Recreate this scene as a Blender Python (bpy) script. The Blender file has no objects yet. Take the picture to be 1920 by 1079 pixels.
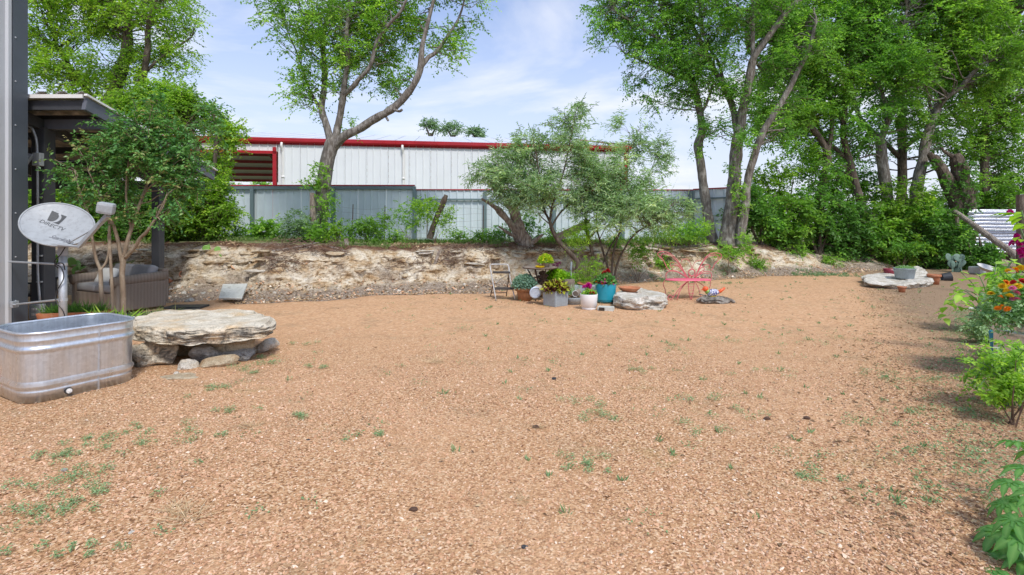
import bpy, bmesh, math, random
import numpy as np
from mathutils import Vector, Matrix, Euler

R = math.radians
PI = math.pi
scene = bpy.context.scene
COL = scene.collection
rng = np.random.default_rng(7)
random.seed(7)

# ------------------------------------------------------------------ camera, sky, sun, exposure
FPX, CAMH, HY = 960.0, 1.45, 425.0
cam_d = bpy.data.cameras.new('camera')
cam = bpy.data.objects.new('camera', cam_d); COL.objects.link(cam)
cam.location = (0, 0, CAMH); cam.rotation_euler = (R(90), 0, 0)
cam_d.sensor_width = 36.0; cam_d.lens = 18.0
cam_d.shift_y = -(539.5 - HY) / 1920.0
cam_d.clip_start = 0.05; cam_d.clip_end = 2000
scene.camera = cam

SUN_EL, SUN_AZ = 52.0, 158.0        # azimuth from +Y, clockwise: behind the camera on the right
world = bpy.data.worlds.new('World'); scene.world = world
world.use_nodes = True
wn, wl = world.node_tree.nodes, world.node_tree.links
wn.clear()
w_out = wn.new('ShaderNodeOutputWorld'); w_bg = wn.new('ShaderNodeBackground')
w_sky = wn.new('ShaderNodeTexSky'); w_sky.sky_type = 'NISHITA'; w_sky.sun_disc = False
w_sky.sun_elevation = R(SUN_EL); w_sky.sun_rotation = R(SUN_AZ)
w_sky.air_density = 1.0; w_sky.dust_density = 1.2; w_sky.ozone_density = 2.0
w_tc = wn.new('ShaderNodeTexCoord')
w_sep = wn.new('ShaderNodeSeparateXYZ'); wl.new(w_tc.outputs['Generated'], w_sep.inputs[0])
def wmath(op, a, b=None):
    n = wn.new('ShaderNodeMath'); n.operation = op
    for i, v in enumerate((a, b)):
        if v is None: continue
        if isinstance(v, (int, float)): n.inputs[i].default_value = v
        else: wl.new(v, n.inputs[i])
    return n.outputs[0]
zc = wmath('ADD', wmath('MAXIMUM', w_sep.outputs[2], 0.0), 0.16)
cx_, cy_ = wmath('DIVIDE', w_sep.outputs[0], zc), wmath('DIVIDE', w_sep.outputs[1], zc)
w_cmb = wn.new('ShaderNodeCombineXYZ'); wl.new(cx_, w_cmb.inputs[0]); wl.new(cy_, w_cmb.inputs[1])
w_noi = wn.new('ShaderNodeTexNoise'); w_noi.inputs['Scale'].default_value = 0.9
w_noi.inputs['Detail'].default_value = 7; w_noi.inputs['Roughness'].default_value = 0.55
w_noi.inputs['Distortion'].default_value = 0.5
w_map = wn.new('ShaderNodeMapping'); w_map.inputs['Location'].default_value = (31, 4, 0)
w_map.inputs['Scale'].default_value = (0.75, 1.0, 1)
wl.new(w_cmb.outputs[0], w_map.inputs[0]); wl.new(w_map.outputs[0], w_noi.inputs['Vector'])
w_rmp = wn.new('ShaderNodeValToRGB'); wl.new(w_noi.outputs[0], w_rmp.inputs[0])
w_rmp.color_ramp.elements[0].position = 0.47; w_rmp.color_ramp.elements[0].color = (0, 0, 0, 1)
w_rmp.color_ramp.elements[1].position = 0.62; w_rmp.color_ramp.elements[1].color = (1, 1, 1, 1)
# thin milky veil everywhere, thicker low down
veil = wmath('MULTIPLY', wmath('SUBTRACT', 1.0, wmath('MINIMUM', wmath('MULTIPLY', wmath('MAXIMUM', w_sep.outputs[2], 0.0), 2.0), 1.0)), 0.96)
veil = wmath('ADD', veil, 0.04)
w_mix = wn.new('ShaderNodeMix'); w_mix.data_type = 'RGBA'
wl.new(veil, w_mix.inputs['Factor'])
w_tint = wn.new('ShaderNodeMix'); w_tint.data_type = 'RGBA'; w_tint.blend_type = 'MULTIPLY'; w_tint.inputs['Factor'].default_value = 1.0
wl.new(w_sky.outputs[0], w_tint.inputs['A']); w_tint.inputs['B'].default_value = (.74, .81, .95, 1); wl.new(w_tint.outputs['Result'], w_mix.inputs['A'])
w_mix.inputs['B'].default_value = (3.5, 3.65, 4.2, 1)
w_cl = wn.new('ShaderNodeMix'); w_cl.data_type = 'RGBA'; wl.new(wmath('MULTIPLY', w_rmp.outputs[0], 0.85), w_cl.inputs['Factor'])
wl.new(w_mix.outputs['Result'], w_cl.inputs['A']); w_cl.inputs['B'].default_value = (4.2, 4.3, 4.6, 1)
wl.new(w_cl.outputs['Result'], w_bg.inputs[0]); w_bg.inputs[1].default_value = 0.145
wl.new(w_bg.outputs[0], w_out.inputs[0])

sun_d = bpy.data.lights.new('sun', 'SUN'); sun_d.energy = 1.75; sun_d.angle = R(10); sun_d.color = (1, 0.95, 0.87)
sun = bpy.data.objects.new('sun', sun_d); COL.objects.link(sun)
_az, _el = R(SUN_AZ), R(SUN_EL)
_sd = Vector((math.sin(_az) * math.cos(_el), math.cos(_az) * math.cos(_el), math.sin(_el)))
sun.rotation_euler = _sd.to_track_quat('Z', 'Y').to_euler(); sun.location = _sd * 40

scene.view_settings.view_transform = 'Standard'; scene.view_settings.look = 'None'
scene.view_settings.gamma = 1.0; scene.view_settings.use_curve_mapping = False
scene.view_settings.exposure = 0.73
scene.render.engine = 'CYCLES'
scene.cycles.max_bounces = 8; scene.cycles.diffuse_bounces = 4; scene.cycles.transmission_bounces = 4
scene.cycles.use_denoising = True
scene.cycles.caustics_reflective = False; scene.cycles.caustics_refractive = False
scene.cycles.sample_clamp_indirect = 2.5; scene.cycles.blur_glossy = 1.0
scene.cycles.use_adaptive_sampling = False

# ------------------------------------------------------------------ helpers
def W(px, py, Y):
    return np.array(((px - 960.0) * Y / FPX, Y, CAMH - (py - HY) * Y / FPX))
def G(px, py, z=0.0):
    Y = FPX * (CAMH - z) / (py - HY)
    return np.array(((px - 960.0) * Y / FPX, Y, z))

def _hash(ix, iy, iz, seed):
    h = (ix * 374761393 + iy * 668265263 + iz * 2147483647 + seed * 974711) & 0xffffffff
    h = ((h ^ (h >> 13)) * 1274126177) & 0xffffffff
    h = h ^ (h >> 16)
    return (h & 0xffffff) / float(0xffffff)
def vnoise(p, seed=0):
    p = np.asarray(p, float); i = np.floor(p).astype(np.int64); f = p - i
    f = f * f * (3 - 2 * f); out = 0
    for dx in (0, 1):
        wx = f[:, 0] if dx else 1 - f[:, 0]
        for dy in (0, 1):
            wy = f[:, 1] if dy else 1 - f[:, 1]
            for dz in (0, 1):
                wz = f[:, 2] if dz else 1 - f[:, 2]
                out = out + wx * wy * wz * _hash(i[:, 0] + dx, i[:, 1] + dy, i[:, 2] + dz, seed)
    return out * 2 - 1
def fbm(p, oct=4, seed=0, gain=0.5):
    p = np.asarray(p, float); a, o = 1.0, 0
    for k in range(oct):
        o = o + a * vnoise(p * 2 ** k + 17.3 * k, seed + k); a *= gain
    return o
def nrm(v):
    v = np.asarray(v, float); return v / np.maximum(np.linalg.norm(v, axis=-1, keepdims=True), 1e-9)

ORG = {}
class MB:
    def __init__(self): self.V, self.F, self.M, self.T, self.n = [], [], [], [], 0
    def add(self, v, faces, mat=0, tone=None):
        v = np.asarray(v, float).reshape(-1, 3)
        if not isinstance(faces, (list, tuple)): faces = [faces]
        for f in faces:
            f = np.asarray(f, np.int64)
            if f.size == 0: continue
            if f.ndim == 1: f = f.reshape(1, -1)
            self.F.append(f + self.n); self.M.append(np.full(len(f), mat, np.int32))
        self.V.append(v); self.n += len(v)
        self.T.append(np.full(len(v), 0.5 if tone is None else tone, float) if np.isscalar(tone) or tone is None else np.asarray(tone, float))
        return self
    def build(self, name, mats, parent=None, smooth=False, org=None, local=False):
        if not isinstance(mats, (list, tuple)): mats = [mats]
        V = np.concatenate(self.V) if self.V else np.zeros((0, 3))
        T = np.concatenate(self.T) if self.T else np.zeros(0)
        if not local:
            o = ORG.get(parent.name, np.zeros(3)) if parent is not None else (np.asarray(org, float) if org is not None else np.zeros(3))
        else: o = np.zeros(3)
        me = bpy.data.meshes.new(name)
        me.vertices.add(len(V)); me.vertices.foreach_set('co', (V - o).astype(np.float32).ravel())
        li = np.concatenate([f.ravel() for f in self.F]).astype(np.int32)
        tot = np.concatenate([np.full(len(f), f.shape[1], np.int32) for f in self.F])
        st = np.concatenate(([0], np.cumsum(tot)[:-1])).astype(np.int32)
        me.loops.add(len(li)); me.loops.foreach_set('vertex_index', li)
        me.polygons.add(len(tot)); me.polygons.foreach_set('loop_start', st)
        me.polygons.foreach_set('material_index', np.concatenate(self.M))
        me.update(calc_edges=True)
        a = me.attributes.new('tone', 'FLOAT', 'POINT'); a.data.foreach_set('value', T.astype(np.float32))
        if smooth: me.polygons.foreach_set('use_smooth', np.ones(len(tot), bool))
        else: me.polygons.foreach_set('use_smooth', np.zeros(len(tot), bool))
        for m in mats: me.materials.append(m)
        me.validate()
        ob = bpy.data.objects.new(name, me); COL.objects.link(ob)
        if parent is not None:
            ob.parent = parent; ORG[ob.name] = ORG.get(parent.name, np.zeros(3))
        else:
            ob.location = o; ORG[ob.name] = o
        return ob
def tag(o, label=None, cat=None, group=None, kind=None):
    if label: o['label'] = label
    if cat: o['category'] = cat
    if group: o['group'] = group
    if kind: o['kind'] = kind
    return o
def thing(name, label, cat, loc=(0, 0, 0), group=None):
    o = bpy.data.objects.new(name, None); COL.objects.link(o)
    o.location = tuple(loc); ORG[o.name] = np.asarray(loc, float); o.empty_display_size = 0.1
    return tag(o, label, cat, group)
def dup(o, loc=None, rz=None, label=None, scale=None, parent=None):
    c = o.copy(); COL.objects.link(c)
    if parent is not None: c.parent = parent
    for ch in list(o.children): dup(ch, parent=c)
    if loc is not None: c.location = tuple(loc)
    if rz is not None: c.rotation_euler = (c.rotation_euler[0], c.rotation_euler[1], rz)
    if scale is not None: c.scale = (scale,) * 3
    if label: c['label'] = label
    return c

# ---- shapes
BOXF = np.array([(0, 3, 2, 1), (4, 5, 6, 7), (0, 1, 5, 4), (1, 2, 6, 5), (2, 3, 7, 6), (3, 0, 4, 7)])
def box(mb, c, s, rz=0.0, mat=0, tone=None, rot=None):
    h = np.asarray(s, float) / 2
    v = np.array([(-1, -1, -1), (1, -1, -1), (1, 1, -1), (-1, 1, -1), (-1, -1, 1), (1, -1, 1), (1, 1, 1), (-1, 1, 1)]) * h
    m = np.array(Euler(rot).to_matrix() if rot is not None else Matrix.Rotation(rz, 3, 'Z'))
    return mb.add(v @ m.T + np.asarray(c, float), BOXF, mat, tone)
def bbox(mb, c, s, bev=0.006, rz=0.0, mat=0, tone=None, rot=None):
    """bevelled box"""
    bm = bmesh.new(); bmesh.ops.create_cube(bm, size=1.0)
    bmesh.ops.scale(bm, vec=s, verts=bm.verts)
    bmesh.ops.bevel(bm, geom=bm.edges[:], offset=bev, segments=2, profile=0.6, affect='EDGES')
    return addbm(mb, bm, c, rz, mat, tone, rot)
def addbm(mb, bm, c=(0, 0, 0), rz=0.0, mat=0, tone=None, rot=None):
    bm.verts.index_update()
    v = np.array([x.co[:] for x in bm.verts]); fs = {}
    for f in bm.faces: fs.setdefault(len(f.verts), []).append([q.index for q in f.verts])
    m = np.array(Euler(rot).to_matrix() if rot is not None else Matrix.Rotation(rz, 3, 'Z'))
    mb.add(v @ m.T + np.asarray(c, float), [np.array(x) for x in fs.values()], mat, tone); bm.free(); return mb
def beam(mb, a, b, w, h, mat=0, tone=None):
    a, b = np.asarray(a, float), np.asarray(b, float); d = nrm(b - a)
    up = np.array((0, 0, 1.0)) if abs(d[2]) < 0.95 else np.array((0, 1.0, 0))
    s = nrm(np.cross(d, up)); u = np.cross(s, d)
    v = [p + s * sx * w / 2 + u * sz * h / 2 for p in (a, b) for sx, sz in ((-1, -1), (1, -1), (1, 1), (-1, 1))]
    return mb.add(v, [np.array([(0, 3, 2, 1), (4, 5, 6, 7), (0, 1, 5, 4), (1, 2, 6, 5), (2, 3, 7, 6), (3, 0, 4, 7)])], mat, tone)
def catmull(pts, n=6):
    P = np.asarray(pts, float)
    if len(P) < 3: 
        t = np.linspace(0, 1, n + 1)[:, None]; return P[0] * (1 - t) + P[-1] * t
    Q = np.vstack((2 * P[0] - P[1], P, 2 * P[-1] - P[-2])); out = []
    for i in range(1, len(Q) - 2):
        for t in np.linspace(0, 1, n, endpoint=False):
            a, b, c, d = Q[i - 1], Q[i], Q[i + 1], Q[i + 2]
            out.append(0.5 * ((2 * b) + (c - a) * t + (2 * a - 5 * b + 4 * c - d) * t * t + (3 * b - 3 * c + d - a) * t ** 3))
    out.append(P[-1]); return np.array(out)
def tube(mb, pts, r, sides=8, mat=0, tone=None, cap=True, rough=0.0, seed=0, closed=False):
    P = np.asarray(pts, float); n = len(P)
    r = np.full(n, r, float) if np.isscalar(r) else np.asarray(r, float)
    if closed: T = nrm(np.roll(P, -1, 0) - np.roll(P, 1, 0))
    else:
        T = np.empty_like(P); T[1:-1] = P[2:] - P[:-2]; T[0] = P[1] - P[0]; T[-1] = P[-1] - P[-2]; T = nrm(T)
    up = np.array((0, 0, 1.0)) if abs(T[0][2]) < 0.9 else np.array((0, 1.0, 0))
    s = nrm(np.cross(T[0], up)); S = [s]
    for i in range(1, n):
        s = s - T[i] * np.dot(s, T[i]); s = nrm(s); S.append(s)
    S = np.array(S); U = np.cross(T, S)
    a = np.linspace(0, 2 * PI, sides, endpoint=False)
    ring = np.cos(a)[None, :, None] * S[:, None] + np.sin(a)[None, :, None] * U[:, None]
    rr = np.repeat(r[:, None], sides, 1)
    if rough:
        q = (P[:, None] + ring * r[:, None, None]).reshape(-1, 3)
        rr = rr * (1 + rough * fbm(q * np.array((7, 7, 2.5)), 3, seed).reshape(n, sides))
    V = P[:, None] + ring * rr[:, :, None]
    i = np.arange(n if closed else n - 1)[:, None]; j = np.arange(sides)[None]
    j2, i2 = (j + 1) % sides, (i + 1) % n
    F = [np.stack((i * sides + j, i * sides + j2, i2 * sides + j2, i2 * sides + j), -1).reshape(-1, 4)]
    if cap and not closed: F += [np.arange(sides)[::-1].reshape(1, -1), (np.arange(sides) + (n - 1) * sides).reshape(1, -1)]
    return mb.add(V.reshape(-1, 3), F, mat, tone)
def lathe(mb, prof, c=(0, 0, 0), seg=28, mat=0, tone=None, rot=None, sq=None):
    prof = np.asarray(prof, float); n = len(prof); a = np.linspace(0, 2 * PI, seg, endpoint=False)
    ca, sa = np.cos(a), np.sin(a)
    V = np.stack((prof[:, 0:1] * ca, prof[:, 0:1] * sa, np.repeat(prof[:, 1:2], seg, 1)), -1).reshape(-1, 3)
    if rot is not None: V = V @ np.array(Euler(rot).to_matrix()).T
    i = np.arange(n - 1)[:, None]; j = np.arange(seg)[None]; j2 = (j + 1) % seg
    F = np.stack((i * seg + j, i * seg + j2, (i + 1) * seg + j2, (i + 1) * seg + j), -1).reshape(-1, 4)
    return mb.add(V + np.asarray(c, float), F, mat, tone)
_ICO = {}
def ico(level):
    if level not in _ICO:
        bm = bmesh.new(); bmesh.ops.create_icosphere(bm, subdivisions=level, radius=1)
        bm.verts.index_update()
        _ICO[level] = (np.array([v.co[:] for v in bm.verts]), np.array([[q.index for q in f.verts] for f in bm.faces])); bm.free()
    return _ICO[level]
def blob(mb, c, s, level=2, rz=0.0, mat=0, tone=None, noise=0.0, seed=0, rot=None, nscale=2.0):
    v, f = ico(level)
    if noise: v = v * (1 + noise * fbm(v * nscale + seed * 3.1, 3, seed))[:, None]
    v = v * np.asarray(s, float)
    m = np.array(Euler(rot).to_matrix() if rot is not None else Matrix.Rotation(rz, 3, 'Z'))
    return mb.add(v @ m.T + np.asarray(c, float), f, mat, tone)
def rock_verts(s, seed, level=3, planes=14, rough=0.03, flat=False, boxy=0.0, strata=0.0):
    """angular stone: a sphere cut by random planes, then roughened"""
    g = np.random.default_rng(seed); v, f = ico(level)
    n = nrm(g.normal(size=(planes, 3))); d = g.uniform(0.62, 0.95, planes)
    if flat:
        n = np.vstack((n * (1, 1, 0.35), (0, 0, 1), (0, 0, -1))); n = nrm(n); d = np.append(d, (0.75, 0.7))
    dots = v @ n.T; rad = np.where(dots > 0.05, d[None] / np.maximum(dots, 0.05), 9).min(1)
    rad = np.minimum(rad, 1.08)
    p = v * rad[:, None] * np.asarray(s, float)
    k = 1.0 / max(s)
    nz = nrm(v / np.asarray(s, float))
    p = p + nz * (rough * max(s) * (fbm(p * k * 3.5 + seed, 5, seed, 0.55)))[:, None]
    if strata:
        st = vnoise(np.stack((p[:, 2] * 28, p[:, 0] * 2, p[:, 1] * 2), -1), seed)
        hor = np.stack((nz[:, 0], nz[:, 1], nz[:, 2] * 0), -1)
        p = p + hor * (strata * st)[:, None]
    return p, f
def place(v, c, rot=(0, 0, 0)):
    return v @ np.array(Euler(rot).to_matrix()).T + np.asarray(c, float)

# ---- leaves
def leaves(mb, P, D, N, ln, wd, tone, mat=0, fold=0.12, droop=0.15):
    """one folded two-triangle leaf per row: base P, direction D, face normal N"""
    n = len(P)
    if n == 0: return
    D = nrm(D); S = nrm(np.cross(D, N)); U = np.cross(S, D)
    ln = np.broadcast_to(np.asarray(ln, float), (n,))[:, None]; wd = np.broadcast_to(np.asarray(wd, float), (n,))[:, None]
    tip = P + D * ln - U * ln * droop
    mid = P + D * ln * 0.48
    l = mid + S * wd * 0.5 + U * wd * fold; r = mid - S * wd * 0.5 + U * wd * fold
    V = np.stack((P, l, tip, r), 1).reshape(-1, 3); i = np.arange(n)[:, None] * 4
    F = np.vstack((i + np.array((0, 2, 1)), i + np.array((0, 3, 2))))
    mb.add(V, F, mat, np.repeat(tone, 4))
def sprays(mb, P, D, L, K, ln, wd, tone, droop=0.25, mat=0, spread=0.9, up=1.0, twig=None):
    """leafy twigs: K leaves set alternately along each twig"""
    n = len(P); D = nrm(D); s = (np.arange(K) + 0.6) / K
    pos = P[:, None] + D[:, None] * (L[:, None] * s)[..., None]
    pos[..., 2] -= droop * L[:, None] * s ** 2
    sd = nrm(np.cross(D, np.array((0, 0, 1.0))) + rng.normal(size=(n, 3)) * 0.15)
    sg = np.where(np.arange(K) % 2 == 0, 1.0, -1.0)
    ld = D[:, None] * 0.55 + sd[:, None] * (sg * spread)[None, :, None] + rng.normal(size=(n, K, 3)) * 0.33
    ld[..., 2] -= 0.25
    nn = np.array((0, 0, up)) + rng.normal(size=(n, K, 3)) * 0.45
    t = np.clip(tone[:, None] + rng.normal(size=(n, K)) * 0.10, 0, 1)
    lw = rng.uniform(0.7, 1.25, (n, K))
    leaves(mb, pos.reshape(-1, 3), ld.reshape(-1, 3), nn.reshape(-1, 3), (ln * lw).ravel(), (wd * lw).ravel(), t.ravel(), mat)
    if twig is not None:
        e = pos[:, -1]
        for k in range(n):
            if k % 3 == 0: tube(twig, [P[k], e[k]], [.006, .002], 3, cap=False)
def gapnoise(p, sc, seed): return fbm(p * sc, 2, seed)
def sample_clumps(clumps, n, Y, seed, gap=0.0, gsc=0.9, shell=0.5):
    """clumps: (px, py, rx, ry[, dY, ry_depth_m]) -> n points in the ellipsoids, in world metres"""
    g = np.random.default_rng(seed); C = np.array([W(c[0], c[1], Y + (c[4] if len(c) > 4 else 0)) for c in clumps])
    S = np.array([(c[2] * Y / FPX, (c[5] if len(c) > 5 else 0.9 * min(c[2], c[3] * 1.4) * Y / FPX), c[3] * Y / FPX) for c in clumps])
    w = (S[:, 0] * S[:, 2]) ** 1.2; w /= w.sum(); out = []; k = 0
    while sum(len(o) for o in out) < n and k < 30:
        k += 1; idx = g.choice(len(clumps), n, p=w); d = nrm(g.normal(size=(n, 3)))
        p = C[idx] + d * (g.uniform(0, 1, (n, 1)) ** (1 / 3 * (1 - shell) + 0.12)) * S[idx]
        if gap: p = p[gapnoise(p, gsc, seed) > (gap - 0.5)]
        out.append(p)
    return np.concatenate(out)[:n]
def mattr(nt, name='tone'):
    a = nt.nodes.new('ShaderNodeAttribute'); a.attribute_name = name; return a

# ------------------------------------------------------------------ materials
def new_mat(name):
    m = bpy.data.materials.new(name); m.use_nodes = True
    nt = m.node_tree; b = nt.nodes['Principled BSDF']; return m, nt, b
def ramp(nt, fac, stops, interp='LINEAR'):
    r = nt.nodes.new('ShaderNodeValToRGB'); cr = r.color_ramp; cr.interpolation = interp
    while len(cr.elements) < len(stops): cr.elements.new(0.5)
    for e, (p, c) in zip(cr.elements, stops): e.position = p; e.color = (*c, 1) if len(c) == 3 else c
    nt.links.new(fac, r.inputs[0]); return r.outputs[0]
def noise(nt, vec, scale, detail=4, rough=0.55, dist=0.0):
    n = nt.nodes.new('ShaderNodeTexNoise'); n.inputs['Scale'].default_value = scale
    n.inputs['Detail'].default_value = detail; n.inputs['Roughness'].default_value = rough; n.inputs['Distortion'].default_value = dist
    if vec is not None: nt.links.new(vec, n.inputs['Vector'])
    return n.outputs[0]
def voro(nt, vec, scale, feat='F1', out='Distance', rnd=1.0):
    n = nt.nodes.new('ShaderNodeTexVoronoi'); n.feature = feat; n.inputs['Scale'].default_value = scale
    n.inputs['Randomness'].default_value = rnd
    if vec is not None: nt.links.new(vec, n.inputs['Vector'])
    return n.outputs[out]
def mapping(nt, vec, sc=(1, 1, 1), loc=(0, 0, 0)):
    n = nt.nodes.new('ShaderNodeMapping'); n.inputs['Scale'].default_value = sc; n.inputs['Location'].default_value = loc
    nt.links.new(vec, n.inputs[0]); return n.outputs[0]
def mixc(nt, fac, a, b, mode='MIX'):
    n = nt.nodes.new('ShaderNodeMix'); n.data_type = 'RGBA'; n.blend_type = mode; n.clamp_result = False
    for s, v in (('Factor', fac), ('A', a), ('B', b)):
        if isinstance(v, (int, float)): n.inputs[s].default_value = v if s == 'Factor' else (v, v, v, 1)
        elif isinstance(v, tuple): n.inputs[s].default_value = (*v, 1) if len(v) == 3 else v
        else: nt.links.new(v, n.inputs[s])
    return n.outputs['Result']
def mth(nt, op, a, b=None):
    n = nt.nodes.new('ShaderNodeMath'); n.operation = op
    for i, v in enumerate((a, b)):
        if v is None: continue
        if isinstance(v, (int, float)): n.inputs[i].default_value = v
        else: nt.links.new(v, n.inputs[i])
    return n.outputs[0]
def bump(nt, b, h, strength=0.4, dist=0.01, prev=None):
    n = nt.nodes.new('ShaderNodeBump'); n.inputs['Strength'].default_value = strength; n.inputs['Distance'].default_value = dist
    nt.links.new(h, n.inputs['Height'])
    if prev is not None: nt.links.new(prev, n.inputs['Normal'])
    nt.links.new(n.outputs[0], b.inputs['Normal']); return n.outputs[0]
def objco(nt):
    return nt.nodes.new('ShaderNodeTexCoord').outputs['Object']
def simple(name, c, rough=0.6, metal=0.0, var=0.15, sc=6.0, bmp=0.15, bsc=60.0, dirt=None, spec=0.5, bdist=0.002):
    m, nt, b = new_mat(name); co = objco(nt)
    c = np.array(c); lo, hi = tuple(np.clip(c * (1 - var), 0, 1)), tuple(np.clip(c * (1 + var), 0, 1))
    col = ramp(nt, noise(nt, co, sc, 5, 0.6), [(0.3, lo), (0.7, hi)])
    if dirt: col = mixc(nt, ramp(nt, noise(nt, co, sc * 2.3, 6, 0.7), [(0.5, (0, 0, 0)), (0.75, (1, 1, 1))]), col, dirt)
    nt.links.new(col, b.inputs['Base Color'])
    nt.links.new(ramp(nt, noise(nt, co, sc * 3, 3), [(0.2, (max(rough - .12, .02),) * 3), (0.8, (min(rough + .12, 1),) * 3)]), b.inputs['Roughness'])
    b.inputs['Metallic'].default_value = metal; b.inputs['Specular IOR Level'].default_value = spec
    if bmp: bump(nt, b, noise(nt, co, bsc, 4, 0.6), bmp, bdist)
    return m
def leaf_mat(name, stops, trans=0.40, rough=0.5, tcol=1.5, spec=0.35):
    m, nt, b = new_mat(name); a = mattr(nt)
    col = ramp(nt, a.outputs['Fac'], stops)
    nt.links.new(col, b.inputs['Base Color']); b.inputs['Roughness'].default_value = rough
    b.inputs['Specular IOR Level'].default_value = spec
    tr = nt.nodes.new('ShaderNodeBsdfTranslucent')
    tc = mixc(nt, 1.0, col, (1.15 * tcol, 1.3 * tcol, 0.55 * tcol), 'MULTIPLY'); nt.links.new(tc, tr.inputs[0])
    mx = nt.nodes.new('ShaderNodeMixShader'); mx.inputs[0].default_value = trans
    nt.links.new(b.outputs[0], mx.inputs[1]); nt.links.new(tr.outputs[0], mx.inputs[2])
    nt.links.new(mx.outputs[0], nt.nodes['Material Output'].inputs[0]); return m

M = {}
M['leaf_elm'] = leaf_mat('leaf_elm', [(0.0, (0.075, 0.16, 0.03)), (0.45, (0.163, 0.321, 0.046)), (0.8, (0.325, 0.534, 0.084)), (1.0, (0.55, 0.726, 0.125))])
M['leaf_lime'] = leaf_mat('leaf_lime', [(0.0, (0.09, 0.185, 0.022)), (0.45, (0.214, 0.37, 0.038)), (0.8, (0.392, 0.57, 0.068)), (1.0, (0.606, 0.708, 0.105))])
M['leaf_dark'] = leaf_mat('leaf_dark', [(0.0, (0.055, 0.13, 0.031)), (0.45, (0.114, 0.261, 0.048)), (0.8, (0.215, 0.428, 0.077)), (1.0, (0.403, 0.665, 0.109))])
M['leaf_myrtle'] = leaf_mat('leaf_myrtle', [(0.0, (0.049, 0.139, 0.044)), (0.5, (0.098, 0.255, 0.07)), (0.85, (0.196, 0.383, 0.106)), (1.0, (0.391, 0.34, 0.158))], trans=0.25, rough=0.4)
M['leaf_vitex'] = leaf_mat('leaf_vitex', [(0.0, (0.137, 0.234, 0.12)), (0.45, (0.254, 0.378, 0.2)), (0.8, (0.429, 0.576, 0.34)), (1.0, (0.683, 0.792, 0.48))], trans=0.3)
M['leaf_grass'] = leaf_mat('leaf_grass', [(0.0, (0.084, 0.156, 0.035)), (0.5, (0.168, 0.26, 0.07)), (1.0, (0.42, 0.416, 0.182))], trans=0.25)
M['leaf_weed'] = leaf_mat('leaf_weed', [(0.0, (0.112, 0.203, 0.09)), (0.6, (0.208, 0.338, 0.162)), (1.0, (0.352, 0.472, 0.252))], trans=0.2)
M['leaf_sedum'] = leaf_mat('leaf_sedum', [(0.0, (0.104, 0.208, 0.143)), (0.6, (0.208, 0.351, 0.247)), (1.0, (0.364, 0.494, 0.338))], trans=0.12)
M['leaf_lime2'] = leaf_mat('leaf_chartreuse', [(0.0, (.12, .28, .01)), (0.5, (.25, .45, .015)), (1.0, (.42, .58, .03))], trans=0.3)
M['leaf_pale'] = leaf_mat('leaf_pale', [(0.0, (.12, .25, .10)), (0.6, (.25, .42, .20)), (1.0, (.42, .56, .32))], trans=0.3)
M['leaf_dry'] = leaf_mat('leaf_dry', [(0.0, (0.189, 0.121, 0.068)), (0.5, (0.405, 0.284, 0.162)), (1.0, (0.702, 0.553, 0.351))], trans=0.1, rough=.8, tcol=.8)
M['coleus'] = leaf_mat('coleus', [(0.0, (.05, .008, .01)), (0.35, (.10, .02, .015)), (0.45, (.35, .38, .03)), (1.0, (.50, .52, .06))], trans=0.2)
def petal(name, c): return leaf_mat(name, [(0.0, tuple(np.array(c) * .6)), (0.5, c), (1.0, tuple(np.clip(np.array(c) * 1.3, 0, 1)))], trans=0.25, tcol=.8)
M['p_magenta'] = petal('petal_magenta', (.62, .015, .33)); M['p_pink'] = petal('petal_pink', (.75, .18, .42))
M['p_red'] = petal('petal_red', (.55, .01, .025)); M['p_yellow'] = petal('petal_yellow', (.85, .60, .02))
M['p_orange'] = petal('petal_orange', (.85, .25, .01)); M['p_white'] = petal('petal_white', (.75, .75, .70))
M['p_purple'] = petal('petal_purple', (.25, .03, .15)); M['p_limeyel'] = petal('petal_lime_yellow', (.62, .62, .02))

def bark(name, c1, c2, c3, sc=1.0):
    m, nt, b = new_mat(name); co = objco(nt)
    st = mapping(nt, co, (9 * sc, 9 * sc, 2.2 * sc))
    col = ramp(nt, noise(nt, st, 2.2, 8, 0.65), [(0.3, c1), (0.5, c2), (0.68, c3)])
    lich = ramp(nt, noise(nt, co, 3.5, 4, .6), [(0.55, (0, 0, 0)), (0.66, (1, 1, 1))])
    col = mixc(nt, mth(nt, 'MULTIPLY', lich, .45), col, tuple(np.clip(np.array(c3) * 1.25, 0, 1)))
    nt.links.new(col, b.inputs['Base Color']); b.inputs['Roughness'].default_value = .9; b.inputs['Specular IOR Level'].default_value = .2
    bump(nt, b, noise(nt, st, 4.0, 8, .7), .9, .03); return m
M['bark_grey'] = bark('bark_grey', (.08, .068, .056), (.19, .168, .142), (.38, .36, .325))
M['bark_dark'] = bark('bark_dark', (.05, .038, .028), (.11, .085, .065), (.20, .165, .13))
M['bark_myrtle'] = bark('bark_myrtle', (.17, .12, .085), (.30, .23, .165), (.42, .36, .28), .6)
M['deadwood'] = bark('deadwood', (.13, .10, .08), (.28, .23, .19), (.48, .43, .38), 1.6)
M['twig'] = simple('twig', (.16, .10, .07), .9, var=.4, sc=9)

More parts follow.
